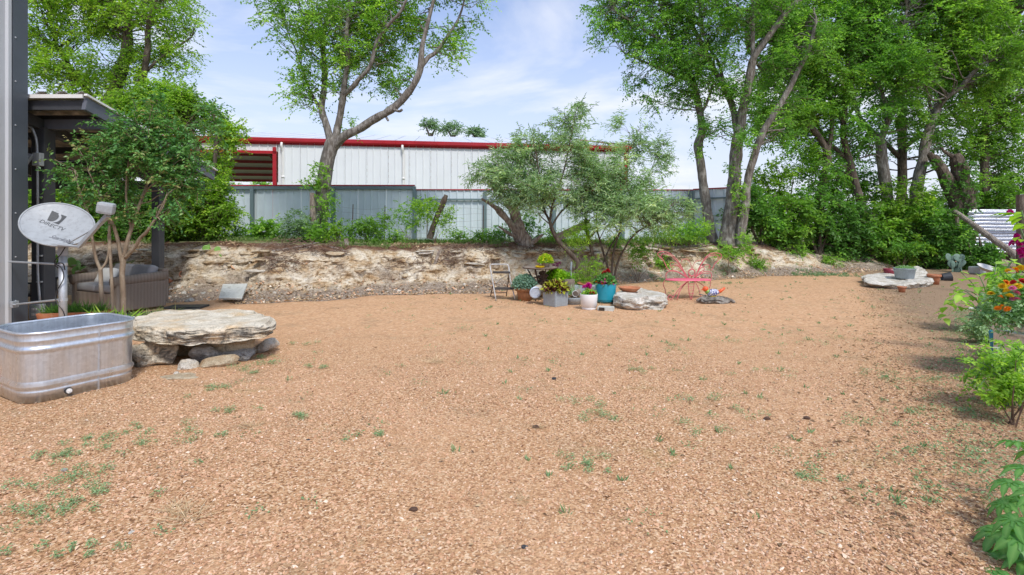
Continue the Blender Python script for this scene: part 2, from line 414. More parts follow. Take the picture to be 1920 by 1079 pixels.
# galvanised steel
def galv(name, c, rough=.35, metal=.85, sc=14, stain=(.42, .43, .44)):
    m, nt, b = new_mat(name); co = objco(nt)
    sp = voro(nt, co, sc * 3, out='Color'); bw = nt.nodes.new('ShaderNodeRGBToBW'); nt.links.new(sp, bw.inputs[0])
    col = ramp(nt, bw.outputs[0], [(0, tuple(np.array(c) * .9)), (1, tuple(np.clip(np.array(c) * 1.1, 0, 1)))])
    st = mapping(nt, co, (3, 3, .6)); s = ramp(nt, noise(nt, st, 2.5, 6, .7), [(0.45, (0, 0, 0)), (0.8, (1, 1, 1))])
    col = mixc(nt, mth(nt, 'MULTIPLY', s, .35), col, stain)
    stk = ramp(nt, noise(nt, mapping(nt, co, (26, 26, .9)), 2.0, 4, .6), [(.35, (.72, .72, .72)), (.6, (1.08, 1.08, 1.08))]); col = mixc(nt, .3, col, mixc(nt, 1.0, col, stk, 'MULTIPLY')); nt.links.new(col, b.inputs['Base Color'])
    nt.links.new(ramp(nt, noise(nt, st, 4, 5, .6), [(0.3, (max(rough - .1, .05),) * 3), (0.7, (rough + .15,) * 3)]), b.inputs['Roughness'])
    b.inputs['Metallic'].default_value = metal; bump(nt, b, noise(nt, co, 5, 3), .25, .01); return m
M['galv'] = galv('galvanised_steel', (.68, .73, .79), .34, .8); M['galv_bright'] = galv('galvanised_bright', (.62, .65, .70), .30, 1.0, 14, (.55, .56, .58)); M['galv_dull'] = galv('galvanised_dull', (.52, .55, .58), .5, .6)
M['galv_tub'] = galv('galvanised_tub', (.36, .42, .46), .55, .4)
M['wall_white'] = simple('painted_metal_white', (.76, .785, .80), .45, .0, .03, 1.2, .12, 2, bdist=.005)
M['wall_own'] = simple('painted_metal_light_grey', (.50, .52, .54), .4, .1, .04, 1.5, .1, 3, bdist=.003)
M['trim_own'] = simple('painted_metal_charcoal', (.085, .10, .12), .4, .1, .08, 3, .1, 3, bdist=.002)
M['dark_steel'] = simple('dark_painted_steel', (.055, .058, .066), .5, .1, .12, 3, .1, 20)
M['carport_fascia'] = simple('slate_painted_steel', (.13, .14, .17), .5, .1, .1, 3, .1, 20)
M['roof_under'] = simple('roof_sheet_beige', (.52, .48, .40), .5, .1, .12, 2, .1, 8, dirt=(.25, .2, .15))
M['roof_white'] = simple('roof_metal_white', (.60, .63, .67), .4, 0, .04, 1, .05, 5)
M['red'] = simple('painted_metal_red', (.40, .012, .022), .35, 0, .10, 2, .08, 8)
M['red_dark'] = simple('painted_purlin_red', (.24, .012, .014), .5, 0, .12, 2, .08, 8)
M['fence'] = simple('fence_metal_blue_grey', (.64, .725, .76), .42, .15, .07, 1.6, .12, 3, bdist=.004)
M['fence_post'] = simple('fence_steel_green_grey', (.15, .21, .22), .5, .15, .10, 3, .1, 10)
M['pvc'] = simple('white_pvc', (.78, .77, .74), .4, 0, .05, 3, .05, 10)

def limestone(name, c_lo, c_hi, stain, orange, sc=1.0, gw=.55):
    m, nt, b = new_mat(name); co = objco(nt)
    col = ramp(nt, noise(nt, co, 5 * sc, 9, .62), [(0.28, c_lo), (0.62, c_hi)])
    col = mixc(nt, ramp(nt, noise(nt, mapping(nt, co, (1, 1, 3)), 3.1 * sc, 6, .65), [(0.47, (0, 0, 0)), (0.66, (.8, .8, .8))]), col, orange)
    geo = nt.nodes.new('ShaderNodeNewGeometry'); sz = nt.nodes.new('ShaderNodeSeparateXYZ'); nt.links.new(geo.outputs['Normal'], sz.inputs[0])
    side = ramp(nt, sz.outputs[2], [(0.0, (1, 1, 1)), (0.65, (0, 0, 0))])
    lich = ramp(nt, noise(nt, co, 4.2 * sc, 9, .72, .6), [(gw - .06, (0, 0, 0)), (gw + .06, (1, 1, 1))])
    f = mth(nt, 'MULTIPLY', lich, mth(nt, 'ADD', mth(nt, 'MULTIPLY', side, .78), .12))
    col = mixc(nt, f, col, stain)
    pit = ramp(nt, noise(nt, co, 60 * sc, 6, .7), [(0.36, (.55, .55, .55)), (0.5, (1, 1, 1))])
    col = mixc(nt, 1.0, col, pit, 'MULTIPLY'); nt.links.new(col, b.inputs['Base Color'])
    b.inputs['Roughness'].default_value = .92; b.inputs['Specular IOR Level'].default_value = .2
    h = mth(nt, 'ADD', noise(nt, co, 22 * sc, 10, .72), mth(nt, 'MULTIPLY', noise(nt, mapping(nt, co, (1, 1, 4)), 9 * sc, 5, .6), .8))
    bump(nt, b, h, .95, .025); return m
M['lime'] = limestone('limestone_slab_stone', (.50, .42, .30), (.86, .79, .65), (.12, .12, .11), (.66, .47, .26), 1.0, .50)
M['lime_tan'] = limestone('limestone_tan', (.40, .31, .20), (.62, .53, .38), (.20, .17, .14), (.42, .25, .12), 1.4, .6)
M['lime_grey'] = limestone('limestone_grey', (.30, .29, .27), (.62, .60, .55), (.15, .15, .145), (.36, .30, .22), 1.6, .48)
M['lime_pale'] = limestone('limestone_pale', (.55, .50, .42), (.74, .70, .62), (.34, .32, .29), (.55, .42, .26), 1.5, .66)
M['lime_white'] = limestone('limestone_weathered_white', (.50, .46, .38), (.76, .73, .66), (.16, .155, .14), (.40, .34, .24), 1.3, .54)
M['concrete'] = simple('concrete', (.55, .56, .51), .9, 0, .12, 4, .4, 90, dirt=(.33, .32, .27))
M['terracotta'] = simple('terracotta', (.42, .155, .07), .85, 0, .18, 7, .2, 70, dirt=(.46, .27, .18))
M['terra_dark'] = simple('terracotta_aged', (.36, .17, .08), .8, 0, .2, 7, .2, 70, dirt=(.22, .13, .07))
M['teal'] = simple('teal_glaze', (.02, .30, .40), .35, 0, .08, 4, .05, 20)
M['teal_dark'] = simple('teal_glaze_base', (.015, .22, .30), .4, 0, .08, 4, .05, 20)
M['white_pot'] = simple('white_plastic', (.78, .78, .78), .45, 0, .04, 4, .03, 30)
M['soil'] = simple('potting_soil', (.05, .035, .025), .95, 0, .4, 30, .8, 90, bdist=.01)
M['black_plastic'] = simple('black_plastic', (.03, .033, .038), .5, 0, .15, 6, .05, 30)
M['oldwood'] = simple('weathered_wood', (.24, .19, .15), .9, 0, .25, 8, .4, 50, dirt=(.13, .10, .08))
M['oldwood_grey'] = simple('weathered_grey_wood', (.36, .33, .30), .9, 0, .25, 8, .5, 40, dirt=(.20, .17, .15))
M['rust'] = simple('rusty_iron', (.10, .055, .035), .85, .1, .4, 14, .5, 60, dirt=(.05, .035, .03))
M['pink'] = simple('faded_pink_paint', (.56, .14, .15), .65, 0, .14, 9, .15, 60, dirt=(.50, .24, .20))
M['pink_seat'] = simple('pink_seat_paint', (.68, .13, .20), .55, 0, .10, 9, .1, 60)
M['steel_white'] = simple('white_worn_steel', (.52, .52, .51), .5, .1, .2, 14, .1, 50, dirt=(.22, .19, .17))
M['brown_steel'] = simple('brown_worn_steel', (.13, .085, .06), .6, .1, .25, 14, .15, 50)
M['black_tread'] = simple('dark_tread', (.05, .042, .038), .8, 0, .25, 14, .2, 60)
M['dish'] = simple('dish_grey_enamel', (.34, .365, .385), .5, 0, .08, 8, .05, 40, dirt=(.23, .24, .25))
M['dish_back'] = simple('dish_bracket_grey', (.34, .35, .37), .5, .2, .1, 8, .05, 40)
M['logo'] = simple('dark_print', (.045, .05, .055), .6, 0, .3, 40, .0)
M['ink'] = simple('faded_ink', (.12, .12, .14), .7, 0, .3, 60, .0)
M['cushion'] = simple('grey_cushion_fabric', (.30, .30, .31), .85, 0, .08, 5, .2, 120)
M['pillow_white'] = simple('white_pillow', (.62, .62, .60), .9, 0, .06, 5, .2, 100)
M['orange_cer'] = simple('orange_ceramic', (.72, .10, .02), .3, 0, .12, 20, .05, 50)
M['green_cer'] = simple('green_ceramic', (.22, .40, .08), .3, 0, .12, 20, .05, 50)
M['enamel'] = simple('pale_blue_enamel', (.46, .54, .66), .3, .1, .08, 12, .05, 50, dirt=(.60, .66, .72))
M['cream'] = simple('cream_enamel', (.62, .55, .42), .4, 0, .1, 12, .05, 50)
M['cactus'] = simple('cactus_green', (.16, .27, .12), .55, 0, .2, 9, .3, 40, dirt=(.24, .36, .17))
M['cactus_blue'] = simple('cactus_blue_green', (.13, .21, .16), .6, 0, .2, 9, .3, 40, dirt=(.20, .30, .22))
M['cactus_lime'] = simple('cactus_bright_green', (.22, .42, .09), .5, 0, .2, 9, .3, 40)
M['cable'] = simple('black_cable', (.02, .02, .022), .5, 0, .1, 6, 0)
M['maroon'] = simple('maroon_glaze', (.20, .02, .035), .4, 0, .1, 6, .05, 20)

def wicker():
    m, nt, b = new_mat('brown_wicker'); co = objco(nt)
    wv = nt.nodes.new('ShaderNodeTexWave'); wv.wave_type = 'BANDS'; wv.bands_direction = 'Z'
    wv.inputs['Scale'].default_value = 20; nt.links.new(co, wv.inputs[0])
    w2 = nt.nodes.new('ShaderNodeTexWave'); w2.bands_direction = 'DIAGONAL'; w2.inputs['Scale'].default_value = 9; nt.links.new(mapping(nt, co, (1, 1, 0)), w2.inputs[0])
    h = mth(nt, 'ADD', mth(nt, 'MULTIPLY', wv.outputs[1], .6), mth(nt, 'MULTIPLY', mth(nt, 'MULTIPLY', wv.outputs[1], w2.outputs[1]), .4))
    nt.links.new(ramp(nt, h, [(0, (.12, .09, .07)), (.5, (.33, .265, .21)), (1, (.46, .38, .31))]), b.inputs['Base Color'])
    b.inputs['Roughness'].default_value = .55; bump(nt, b, h, .8, .01); return m
M['wicker'] = wicker()
def bird_mat():
    m, nt, b = new_mat('painted_bird_ceramic'); co = objco(nt)
    v = voro(nt, co, 26, 'DISTANCE_TO_EDGE')
    nt.links.new(ramp(nt, v, [(0.0, (.05, .07, .25)), (.10, (.05, .07, .25)), (.14, (.75, .76, .80))]), b.inputs['Base Color'])
    b.inputs['Roughness'].default_value = .25; return m
M['bird'] = bird_mat()

# gravel yard
def gravel_ground():
    m, nt, b = new_mat('gravel_yard'); co = objco(nt)
    cell = voro(nt, co, 95, out='Color'); bw = nt.nodes.new('ShaderNodeSeparateColor'); nt.links.new(cell, bw.inputs[0])
    stone = ramp(nt, bw.outputs[0], [(0.0, (.17, .085, .042)), (.25, (.38, .205, .10)), (.55, (.50, .285, .15)), (.8, (.61, .39, .22)), (1.0, (.76, .58, .40))])
    c2 = voro(nt, co, 27, out='Color'); bw2 = nt.nodes.new('ShaderNodeSeparateColor'); nt.links.new(c2, bw2.inputs[0])
    fine = ramp(nt, noise(nt, co, 30, 8, .8), [(.30, (.28, .15, .08)), (.43, (.50, .285, .155)), (.56, (.64, .39, .225)), (.72, (.80, .58, .39))])
    fine = mixc(nt, .35, fine, ramp(nt, bw2.outputs[0], [(0.0, (.22, .11, .06)), (.2, (.50, .28, .15)), (.8, (.70, .44, .25)), (1.0, (.86, .68, .48))]))
    big = ramp(nt, noise(nt, co, .55, 4, .55, .4), [(.42, (0, 0, 0)), (.60, (1, 1, 1))])
    sy = nt.nodes.new('ShaderNodeSeparateXYZ'); nt.links.new(co, sy.inputs[0])
    far = ramp(nt, mth(nt, 'MULTIPLY', mth(nt, 'ADD', sy.outputs[1], mth(nt, 'MULTIPLY', noise(nt, co, .8, 4), 3.0)), .1), [(.62, (0, 0, 0)), (.90, (1, 1, 1))])
    col = mixc(nt, mth(nt, 'MULTIPLY', mth(nt, 'MAXIMUM', mth(nt, 'MULTIPLY', big, .5), far), .85), stone, fine)
    # humus and litter under the right-hand bed and round the planting
    sx = nt.nodes.new('ShaderNodeSeparateXYZ'); nt.links.new(co, sx.inputs[0])
    bed = mth(nt, 'SUBTRACT', sx.outputs[0], mth(nt, 'MULTIPLY', sx.outputs[1], .60))   # x - .6 y
    bed = mth(nt, 'ADD', bed, mth(nt, 'MULTIPLY', noise(nt, co, 1.3, 5, .6), 1.2))
    bedm = ramp(nt, mth(nt, 'MULTIPLY', bed, .35), [(.50, (0, 0, 0)), (.80, (1, 1, 1))])
    lit = ramp(nt, noise(nt, co, 45, 7, .75), [(.35, (.10, .075, .05)), (.55, (.27, .20, .135)), (.72, (.46, .36, .26))])
    col = mixc(nt, mth(nt, 'MULTIPLY', bedm, .78), col, lit)
    # darker scruffy patches
    pat = ramp(nt, noise(nt, co, 1.7, 6, .65), [(.54, (0, 0, 0)), (.72, (1, 1, 1))])
    col = mixc(nt, mth(nt, 'MULTIPLY', pat, .45), col, (.26, .19, .11))
    moss = ramp(nt, noise(nt, mapping(nt, co, (1, 1.5, 1), (5, 9, 0)), .9, 7, .7), [(.60, (0, 0, 0)), (.74, (1, 1, 1))])
    col = mixc(nt, mth(nt, 'MULTIPLY', moss, .42), col, (.20, .22, .07))
    a = mattr(nt); col = mixc(nt, ramp(nt, mth(nt, 'ADD', a.outputs['Fac'], mth(nt, 'MULTIPLY', noise(nt, co, 6, 5, .7), .35)), [(.62, (0, 0, 0)), (.78, (1, 1, 1))]), col,
               ramp(nt, noise(nt, co, 14, 6, .7), [(.3, (.10, .09, .05)), (.5, (.18, .20, .08)), (.7, (.30, .25, .16))]))
    nt.links.new(col, b.inputs['Base Color']); b.inputs['Roughness'].default_value = .95; b.inputs['Specular IOR Level'].default_value = .15
    h = mth(nt, 'ADD', mth(nt, 'MULTIPLY', voro(nt, co, 80), -1.0), mth(nt, 'MULTIPLY', noise(nt, co, 20, 6, .7), .9))
    bump(nt, b, h, .45, .012); return m
M['gravel'] = gravel_ground()
def stone_mat():
    m, nt, b = new_mat('gravel_stone'); a = mattr(nt)
    col = ramp(nt, a.outputs['Fac'], [(0.0, (.13, .095, .07)), (.10, (.28, .15, .085)), (.35, (.50, .28, .16)), (.65, (.64, .395, .245)), (.88, (.73, .53, .38)), (1.0, (.86, .78, .66))])
    nt.links.new(col, b.inputs['Base Color']); b.inputs['Roughness'].default_value = .85; b.inputs['Specular IOR Level'].default_value = .3
    return m
M['stone'] = stone_mat()
def bank_mat():
    m, nt, b = new_mat('eroded_limestone_bank'); co = objco(nt); a = mattr(nt)
    t = mth(nt, 'ADD', a.outputs['Fac'], mth(nt, 'MULTIPLY', mth(nt, 'SUBTRACT', noise(nt, co, 1.5, 6, .65), .5), .42))
    strat = mapping(nt, co, (1.0, 1.0, 1.7))
    rock = ramp(nt, noise(nt, strat, 3.2, 9, .65, .4), [(.30, (.34, .20, .10)), (.40, (.55, .40, .24)), (.50, (.72, .61, .45)), (.66, (.84, .78, .66))])
    rock = mixc(nt, 1.0, rock, ramp(nt, noise(nt, strat, 14, 8, .7), [(.33, (.45, .38, .30)), (.5, (1, 1, 1))]), 'MULTIPLY')
    talus = ramp(nt, noise(nt, co, 32, 8, .75), [(.34, (.11, .08, .06)), (.47, (.28, .22, .17)), (.58, (.45, .37, .29)), (.72, (.70, .63, .54))])
    soil = ramp(nt, noise(nt, co, 18, 8, .72), [(.34, (.065, .035, .022)), (.52, (.185, .10, .06)), (.70, (.36, .23, .145))])
    top = ramp(nt, noise(nt, co, 9, 7, .7), [(.35, (.09, .09, .04)), (.52, (.18, .19, .08)), (.7, (.28, .23, .14))])
    c = mixc(nt, ramp(nt, t, [(.20, (0, 0, 0)), (.34, (1, 1, 1))]), talus, rock)
    c = mixc(nt, ramp(nt, t, [(.62, (0, 0, 0)), (.74, (1, 1, 1))]), c, soil)
    c = mixc(nt, ramp(nt, t, [(.97, (0, 0, 0)), (1.05, (1, 1, 1))]), c, top)
    lit = ramp(nt, noise(nt, mapping(nt, co, (1, 1, 1), (3, 3, 3)), 1.1, 7, .7), [(.50, (0, 0, 0)), (.60, (1, 1, 1))])
    c = mixc(nt, mth(nt, 'MULTIPLY', lit, .75), c, talus)
    nt.links.new(c, b.inputs['Base Color']); b.inputs['Roughness'].default_value = .95; b.inputs['Specular IOR Level'].default_value = .15
    h = mth(nt, 'ADD', noise(nt, strat, 9, 10, .72), mth(nt, 'MULTIPLY', noise(nt, co, 45, 6, .7), .5))
    bump(nt, b, h, 1.0, .06); return m
M['bank'] = bank_mat()
# ------------------------------------------------------------------ terrain
ST = np.array([  # x, foot y, top y, height
    (-400, 60, 62, 1.0), (-40, 16, 18.2, 1.0), (-16, 12.2, 14.5, 1.0), (-9.5, 10.9, 12.7, 1.08), (-6.6, 9.95, 11.8, 1.10), (-5.1, 9.75, 11.5, 1.06), (-3.86, 10.3, 11.9, 1.0),
    (-1.2, 11.3, 13.0, 1.0), (1.2, 12.3, 14.0, 1.0), (4.0, 13.7, 15.3, .97), (7.5, 14.9, 16.7, .92),
    (10.3, 15.9, 18.2, .70), (13.5, 17.5, 19.8, .60), (18, 18.9, 21, .52), (40, 22, 26, .5), (400, 60, 64, .5)])
def st_at(x):
    x = np.asarray(x, float)
    w = 0.18 * np.sin(x * 1.9) + 0.12 * np.sin(x * 4.3 + 1)
    return np.interp(x, ST[:, 0], ST[:, 1]) + w, np.interp(x, ST[:, 0], ST[:, 2]) + w * .6, np.interp(x, ST[:, 0], ST[:, 3])
PT = np.array([0, .12, .40, .46, .56, .62, .72, .85, 1.0]); PZ = np.array([0, .05, .27, .42, .72, .84, .92, .98, 1.0])
PG = np.array([0, .08, .34, .44, .58, .66, .78, .90, 1.0])   # gentler on the right
def prof(t, x):
    k = np.clip((np.asarray(x, float) - 6.5) / 3.5, 0, 1)
    return np.interp(t, PT, PZ) * (1 - k) + np.interp(t, PT, PG) * k
def gz(x, y):
    """height of the visible ground at x, y"""
    f, t, h = st_at(x); u = np.clip((np.asarray(y, float) - f) / (t - f), 0, 1)
    return h * prof(u, x)
def gzf(x, y): return float(gz(np.array([x]), np.array([y]))[0])
def on(px, py_guess, Y):
    """point on the ground at image column px, depth Y"""
    x = (px - 960) * Y / FPX; return np.array((x, Y, gzf(x, Y)))

def axis(lo, hi, step, far, n=14):
    a = np.arange(lo, hi + 1e-6, step); g = np.geomspace(1, far - max(abs(lo), abs(hi)), n)
    return np.concatenate((lo - g[::-1], a, hi + g))
xs = axis(-16, 20, .28, 420); ys = np.concatenate((-np.geomspace(2, 120, 8)[::-1] , np.arange(-1.5, 22, .22), 22 + np.geomspace(.5, 800, 22)))
X, Yg = np.meshgrid(xs, ys); xf, yf = X.ravel(), Yg.ravel()
f_, t_, h_ = st_at(xf); u_ = (yf - f_) / (t_ - f_)
z_ = h_ * prof(np.clip(u_, 0, 1), xf)
z_ = z_ - 0.22 * np.clip(np.minimum(u_ + .02, 1.03 - u_) * 8, 0, 1) * (np.abs(xf) < 39)
z_ += (0.015 * fbm(np.stack((xf * .7, yf * .7, 0 * xf), -1), 3, 5)) * (u_ < 0) * (np.abs(xf) < 30)
tone = np.clip(u_ * 1.2, 0, 1) * .9
nx, ny = len(xs), len(ys); i = np.arange(ny - 1)[:, None] * nx + np.arange(nx - 1)[None]
gm = MB(); gm.add(np.stack((xf, yf, z_), -1), np.stack((i, i + 1, i + 1 + nx, i + nx), -1).reshape(-1, 4), 0, tone)
ground = gm.build('ground', M['gravel'], smooth=True); tag(ground, kind='structure')
def yard_z(x, y): return 0.015 * fbm(np.stack((np.asarray(x) * .7, np.asarray(y) * .7, 0 * np.asarray(x)), -1), 3, 5)

# eroded bank with projecting ledges
bx_ = np.concatenate((np.arange(-18, 11, .05), np.arange(11, 39, .11))); bt = np.concatenate((np.linspace(-.04, .40, 22, endpoint=False), np.linspace(.40, .72, 46, endpoint=False), np.linspace(.72, 1.04, 20)))
BX, BT = np.meshgrid(bx_, bt); x, t = BX.ravel(), BT.ravel()
f, tt, h = st_at(x); tc = np.clip(t, 0, 1)
y = f + (tt - f) * t; z = h * prof(tc, x) + np.where(t < 0, t * .6, 0) - np.where(t > 1, (t - 1) * 1.2, 0)
face = np.clip(1 - np.abs(tc - .54) / .26, 0, 1) * np.clip(1 - (x - 7.5) / 4, .25, 1)
P3 = np.stack((x, y, z), -1)
lay = np.floor(z * 11 + .6 * fbm(P3 * (.5, .5, 1), 2, 3)); fr = (z * 11) % 1
led = _hash(lay.astype(np.int64), np.floor(x * 1.1 + 3 * _hash(lay.astype(np.int64), lay.astype(np.int64) * 0, lay.astype(np.int64) * 0, 4)).astype(np.int64), np.zeros(len(x), np.int64), 9)
dy = -face * (.07 * (led - .4) + .24 * fbm(P3 * (1.2, 1.2, 1.6), 3, 11) + .11 * np.abs(fbm(P3 * 4.2, 3, 12))) - .05 * np.clip(tc * 5, 0, 1) * fbm(P3 * 6, 3, 13)
dz = .05 * fbm(P3 * 1.8, 4, 21) * np.clip(tc * 6, 0, 1) * np.clip((1 - tc) * 8, .3, 1) + .025 * fbm(P3 * 7, 3, 22) * np.clip(tc * 6, 0, 1)
V = np.stack((x + .05 * face * fbm(P3 * 3, 2, 33), y + dy, z + dz), -1)
nx, ny = len(bx_), len(bt); i = np.arange(ny - 1)[:, None] * nx + np.arange(nx - 1)[None]
bm_ = MB(); bm_.add(V, np.stack((i, i + 1, i + 1 + nx, i + nx), -1).reshape(-1, 4), 0, tc * .98 + .02 * (x < -4))
bank = bm_.build('bank', M['bank']); tag(bank, kind='structure')
# separate ledge stones showing in the face
for k in range(64):
    xx = rng.uniform(-8.5, 8.5); u = rng.choice([rng.uniform(.42, .66), rng.uniform(.56, .64)])
    f, tt, h = [float(q[0]) for q in st_at(np.array([xx]))]
    c = np.array((xx, f + (tt - f) * u - .05, h * float(prof(u, xx))))
    v, fc = rock_verts((rng.uniform(.11, .34), rng.uniform(.10, .2), rng.uniform(.022, .055)), 500 + k, 2, 10, .05, flat=True)
    mb = MB(); mb.add(place(v, c, (rng.uniform(-.15, .1), rng.uniform(-.1, .1), rng.uniform(-.3, .3))), fc)
    mb.build('ledge_stone', M['lime_tan'] if k % 3 else M['lime_pale'], bank)

# gravel: small angular stones on the near part of the yard
def octa_stones(mb, P, s, tone, g):
    n = len(P); b = np.array([(1, 0, 0), (0, 1, 0), (-1, 0, 0), (0, -1, 0), (0, 0, 1), (0, 0, -1)], float)
    v = b[None] * g.uniform(.55, 1.15, (n, 6, 1)) + g.normal(size=(n, 6, 3)) * .22
    v = v * s[:, None, None] * np.array((1, .78, .55))
    a = g.uniform(0, 2 * PI, n); ca, sa = np.cos(a)[:, None], np.sin(a)[:, None]; tl = g.normal(size=(n, 1)) * .35
    v = np.stack((v[..., 0] * ca - v[..., 1] * sa, v[..., 0] * sa + v[..., 1] * ca, v[..., 2] + v[..., 0] * tl), -1) + P[:, None]
    F = np.array([(0, 1, 4), (1, 2, 4), (2, 3, 4), (3, 0, 4), (1, 0, 5), (2, 1, 5), (3, 2, 5), (0, 3, 5)][:4 if n > 20000 else 8])
    mb.add(v.reshape(-1, 3), (np.arange(n)[:, None, None] * 6 + F[None]).reshape(-1, 3), 0, np.repeat(tone, 6))
g = np.random.default_rng(11); mb = MB()
N = 185000; yy = 1.75 + 5.6 * g.uniform(0, 1, N) ** 1.25; xx = g.uniform(-1, 1, N) * (yy + .6)
dens = fbm(np.stack((xx * .55, yy * .8, xx * 0), -1), 3, 77)
keep = g.uniform(0, 1, N) < np.clip(1.0 - dens * 1.1, .40, 1) * np.clip((7.6 - yy) / 2.5, .25, 1)
xx, yy = xx[keep], yy[keep]; s = g.lognormal(-5.08, .42, len(xx)); s = np.clip(s, .003, .0155)
tn = np.clip(g.beta(2.6, 2.2, len(xx)), 0, 1); bedk = np.clip((xx - .62 * yy + .1) * 1.3, 0, 1); tn = np.where(g.uniform(0, 1, len(xx)) < bedk * .65, tn * .25, tn)
octa_stones(mb, np.stack((xx, yy, yard_z(xx, yy) + s * .12), -1), s, tn, g)
print('gravel stones', len(xx))
gr = mb.build('gravel', M['stone']); tag(gr, kind='stuff')
# stony litter on the bank toe
mb = MB(); N = 5000; xx = g.uniform(-9, 17, N); f, tt, h = st_at(xx); u = g.beta(1.3, 3.2, N) * .8 - .05
yy = f + (tt - f) * u; s = np.clip(g.lognormal(-4.0, .55, N), .007, .05)
octa_stones(mb, np.stack((xx, yy, gz(xx, yy) + s * .2), -1), s, g.uniform(.35, 1, N), g)
tag(mb.build('stone_litter', M['stone']), kind='stuff')
def flakes(mb, P, s, tone, g):
    n = len(P); leaves(mb, P, g.normal(size=(n, 3)) * (1, 1, .25), g.normal(size=(n, 3)) * .5 + (0, 0, 1), s, s * .5, tone)
mb = MB(); N = 15000; xx = g.uniform(-9, 18, N); f, tt, h = st_at(xx); u = g.uniform(-.12, 1.3, N); yy = f + (tt - f) * u
k = fbm(np.stack((xx * .8, yy * 1.1, xx * 0), -1), 3, 8) > -.12; xx, yy = xx[k], yy[k]
flakes(mb, np.stack((xx, yy, gz(xx, yy) + .02), -1), g.uniform(.03, .09, len(xx)), g.uniform(0, .9, len(xx)), g)
tag(mb.build('leaf_litter', M['leaf_dry']), kind='stuff')
# litter on the gravel: under the right-hand bed, round the pots
mb = MB(); N = 5200; yy = g.uniform(2, 16, N); xx = .70 * yy + g.normal(size=N) * .45 + .35
N2 = 1600; xx = np.append(xx, g.normal(size=N2) * 1.5 + 1.9); yy = np.append(yy, g.normal(size=N2) * .8 + 10.3)
N3 = 700; yy3 = g.uniform(2, 13, N3); xx = np.append(xx, g.uniform(-1, 1, N3) * yy3); yy = np.append(yy, yy3)
k = yy < 12; xx, yy = xx[k], yy[k]
flakes(mb, np.stack((xx, yy, gz(xx, yy) + .012), -1), g.uniform(.012, .045, len(xx)), g.uniform(0, .8, len(xx)), g)
tag(mb.build('dead_leaves', M['leaf_dry']), kind='stuff')

# weeds and grass growing through the gravel
def tufts(mb, P, hgt, nb, g, tone=.5, wide=.008, lean=.6):
    n = len(P); hgt = np.broadcast_to(hgt, (n,)); base = np.repeat(P, nb, 0) + g.normal(size=(n * nb, 3)) * (np.repeat(hgt, nb) * .22)[:, None] * (1, 1, 0)
    d = np.stack((g.normal(size=n * nb) * lean, g.normal(size=n * nb) * lean, np.ones(n * nb)), -1)
    l = np.repeat(hgt, nb) * g.uniform(.5, 1.2, n * nb)
    leaves(mb, base, d, g.normal(size=(n * nb, 3)), l, wide * (1 + 6 * l), np.clip(tone + g.normal(size=n * nb) * .2, 0, 1), droop=.04)
def weeds(mb, P, r, nl, g, tone=.5, ln=.022):
    n = len(P); a = g.uniform(0, 2 * PI, (n, nl)); rr = np.sqrt(g.uniform(0, 1, (n, nl))) * np.asarray(r).reshape(-1, 1)
    p = P[:, None] + np.stack((np.cos(a) * rr, np.sin(a) * rr, g.uniform(.004, .03, (n, nl))), -1)
    leaves(mb, p.reshape(-1, 3), g.normal(size=(n * nl, 3)) * (1, 1, .35), g.normal(size=(n * nl, 3)) * .4 + (0, 0, 1), ln * g.uniform(.6, 1.4, n * nl), ln * .5, np.clip(tone + g.normal(size=n * nl) * .2, 0, 1))
mb = MB()
spots = [(20, 915, .10), (60, 905, .13), (120, 905, .10), (150, 890, .09), (200, 835, .11), (190, 825, .08), (290, 830, .12), (340, 825, .11), (300, 808, .08), (130, 857, .09), (85, 855, .07), (30, 985, .14), (80, 970, .09), (120, 955, .08),
         (160, 930, .08), (205, 915, .10), (30, 1040, .08), (150, 1040, .05), (395, 735, .13), (415, 728, .08), (470, 690, .13), (490, 683, .10), (455, 700, .08), (495, 672, .07), (560, 648, .08), (600, 690, .05), (1090, 760, .12), (1120, 775, .10), (1140, 785, .08), (1080, 862, .08), (1110, 880, .06),
         (1310, 800, .10), (1395, 775, .09), (1490, 885, .12), (1550, 900, .08), (1370, 640, .16), (1470, 640, .13), (1690, 770, .10), (1640, 790, .12), (1340, 745, .1), (1200, 700, .1), (880, 615, .25), (1560, 640, .2), (1720, 720, .12), (1620, 700, .1), (560, 785, .05), (680, 820, .06), (440, 775, .07), (1440, 700, .12), (1250, 660, .12)]
for px, py, r in spots:
    c = G(px, py)
    for j in range(5):
        weeds(mb, np.array([c + (rng.normal() * r * 1.3, rng.normal() * r * .8, .006)]), [r * rng.uniform(.3, .7)], 34, g, .65, .015)
N = 230; yy = 2.4 + 11 * g.uniform(0, 1, N) ** .8; xx = g.uniform(-.9, .95, N) * yy; k = (gz(xx, yy) < .02) & (xx > -2.5); xx, yy = xx[k], yy[k]
weeds(mb, np.stack((xx, yy, xx * 0 + .004), -1), g.uniform(.03, .14, len(xx)), 16, g, .5, .02)
N = 170; yy = 2.4 + 11 * g.uniform(0, 1, N) ** .8; xx = g.uniform(-.2, .95, N) * yy; k = (gz(xx, yy) < .02); xx, yy = xx[k], yy[k]
tufts(mb, np.stack((xx, yy, xx * 0), -1), g.uniform(.03, .07, len(xx)), 9, g, .5)
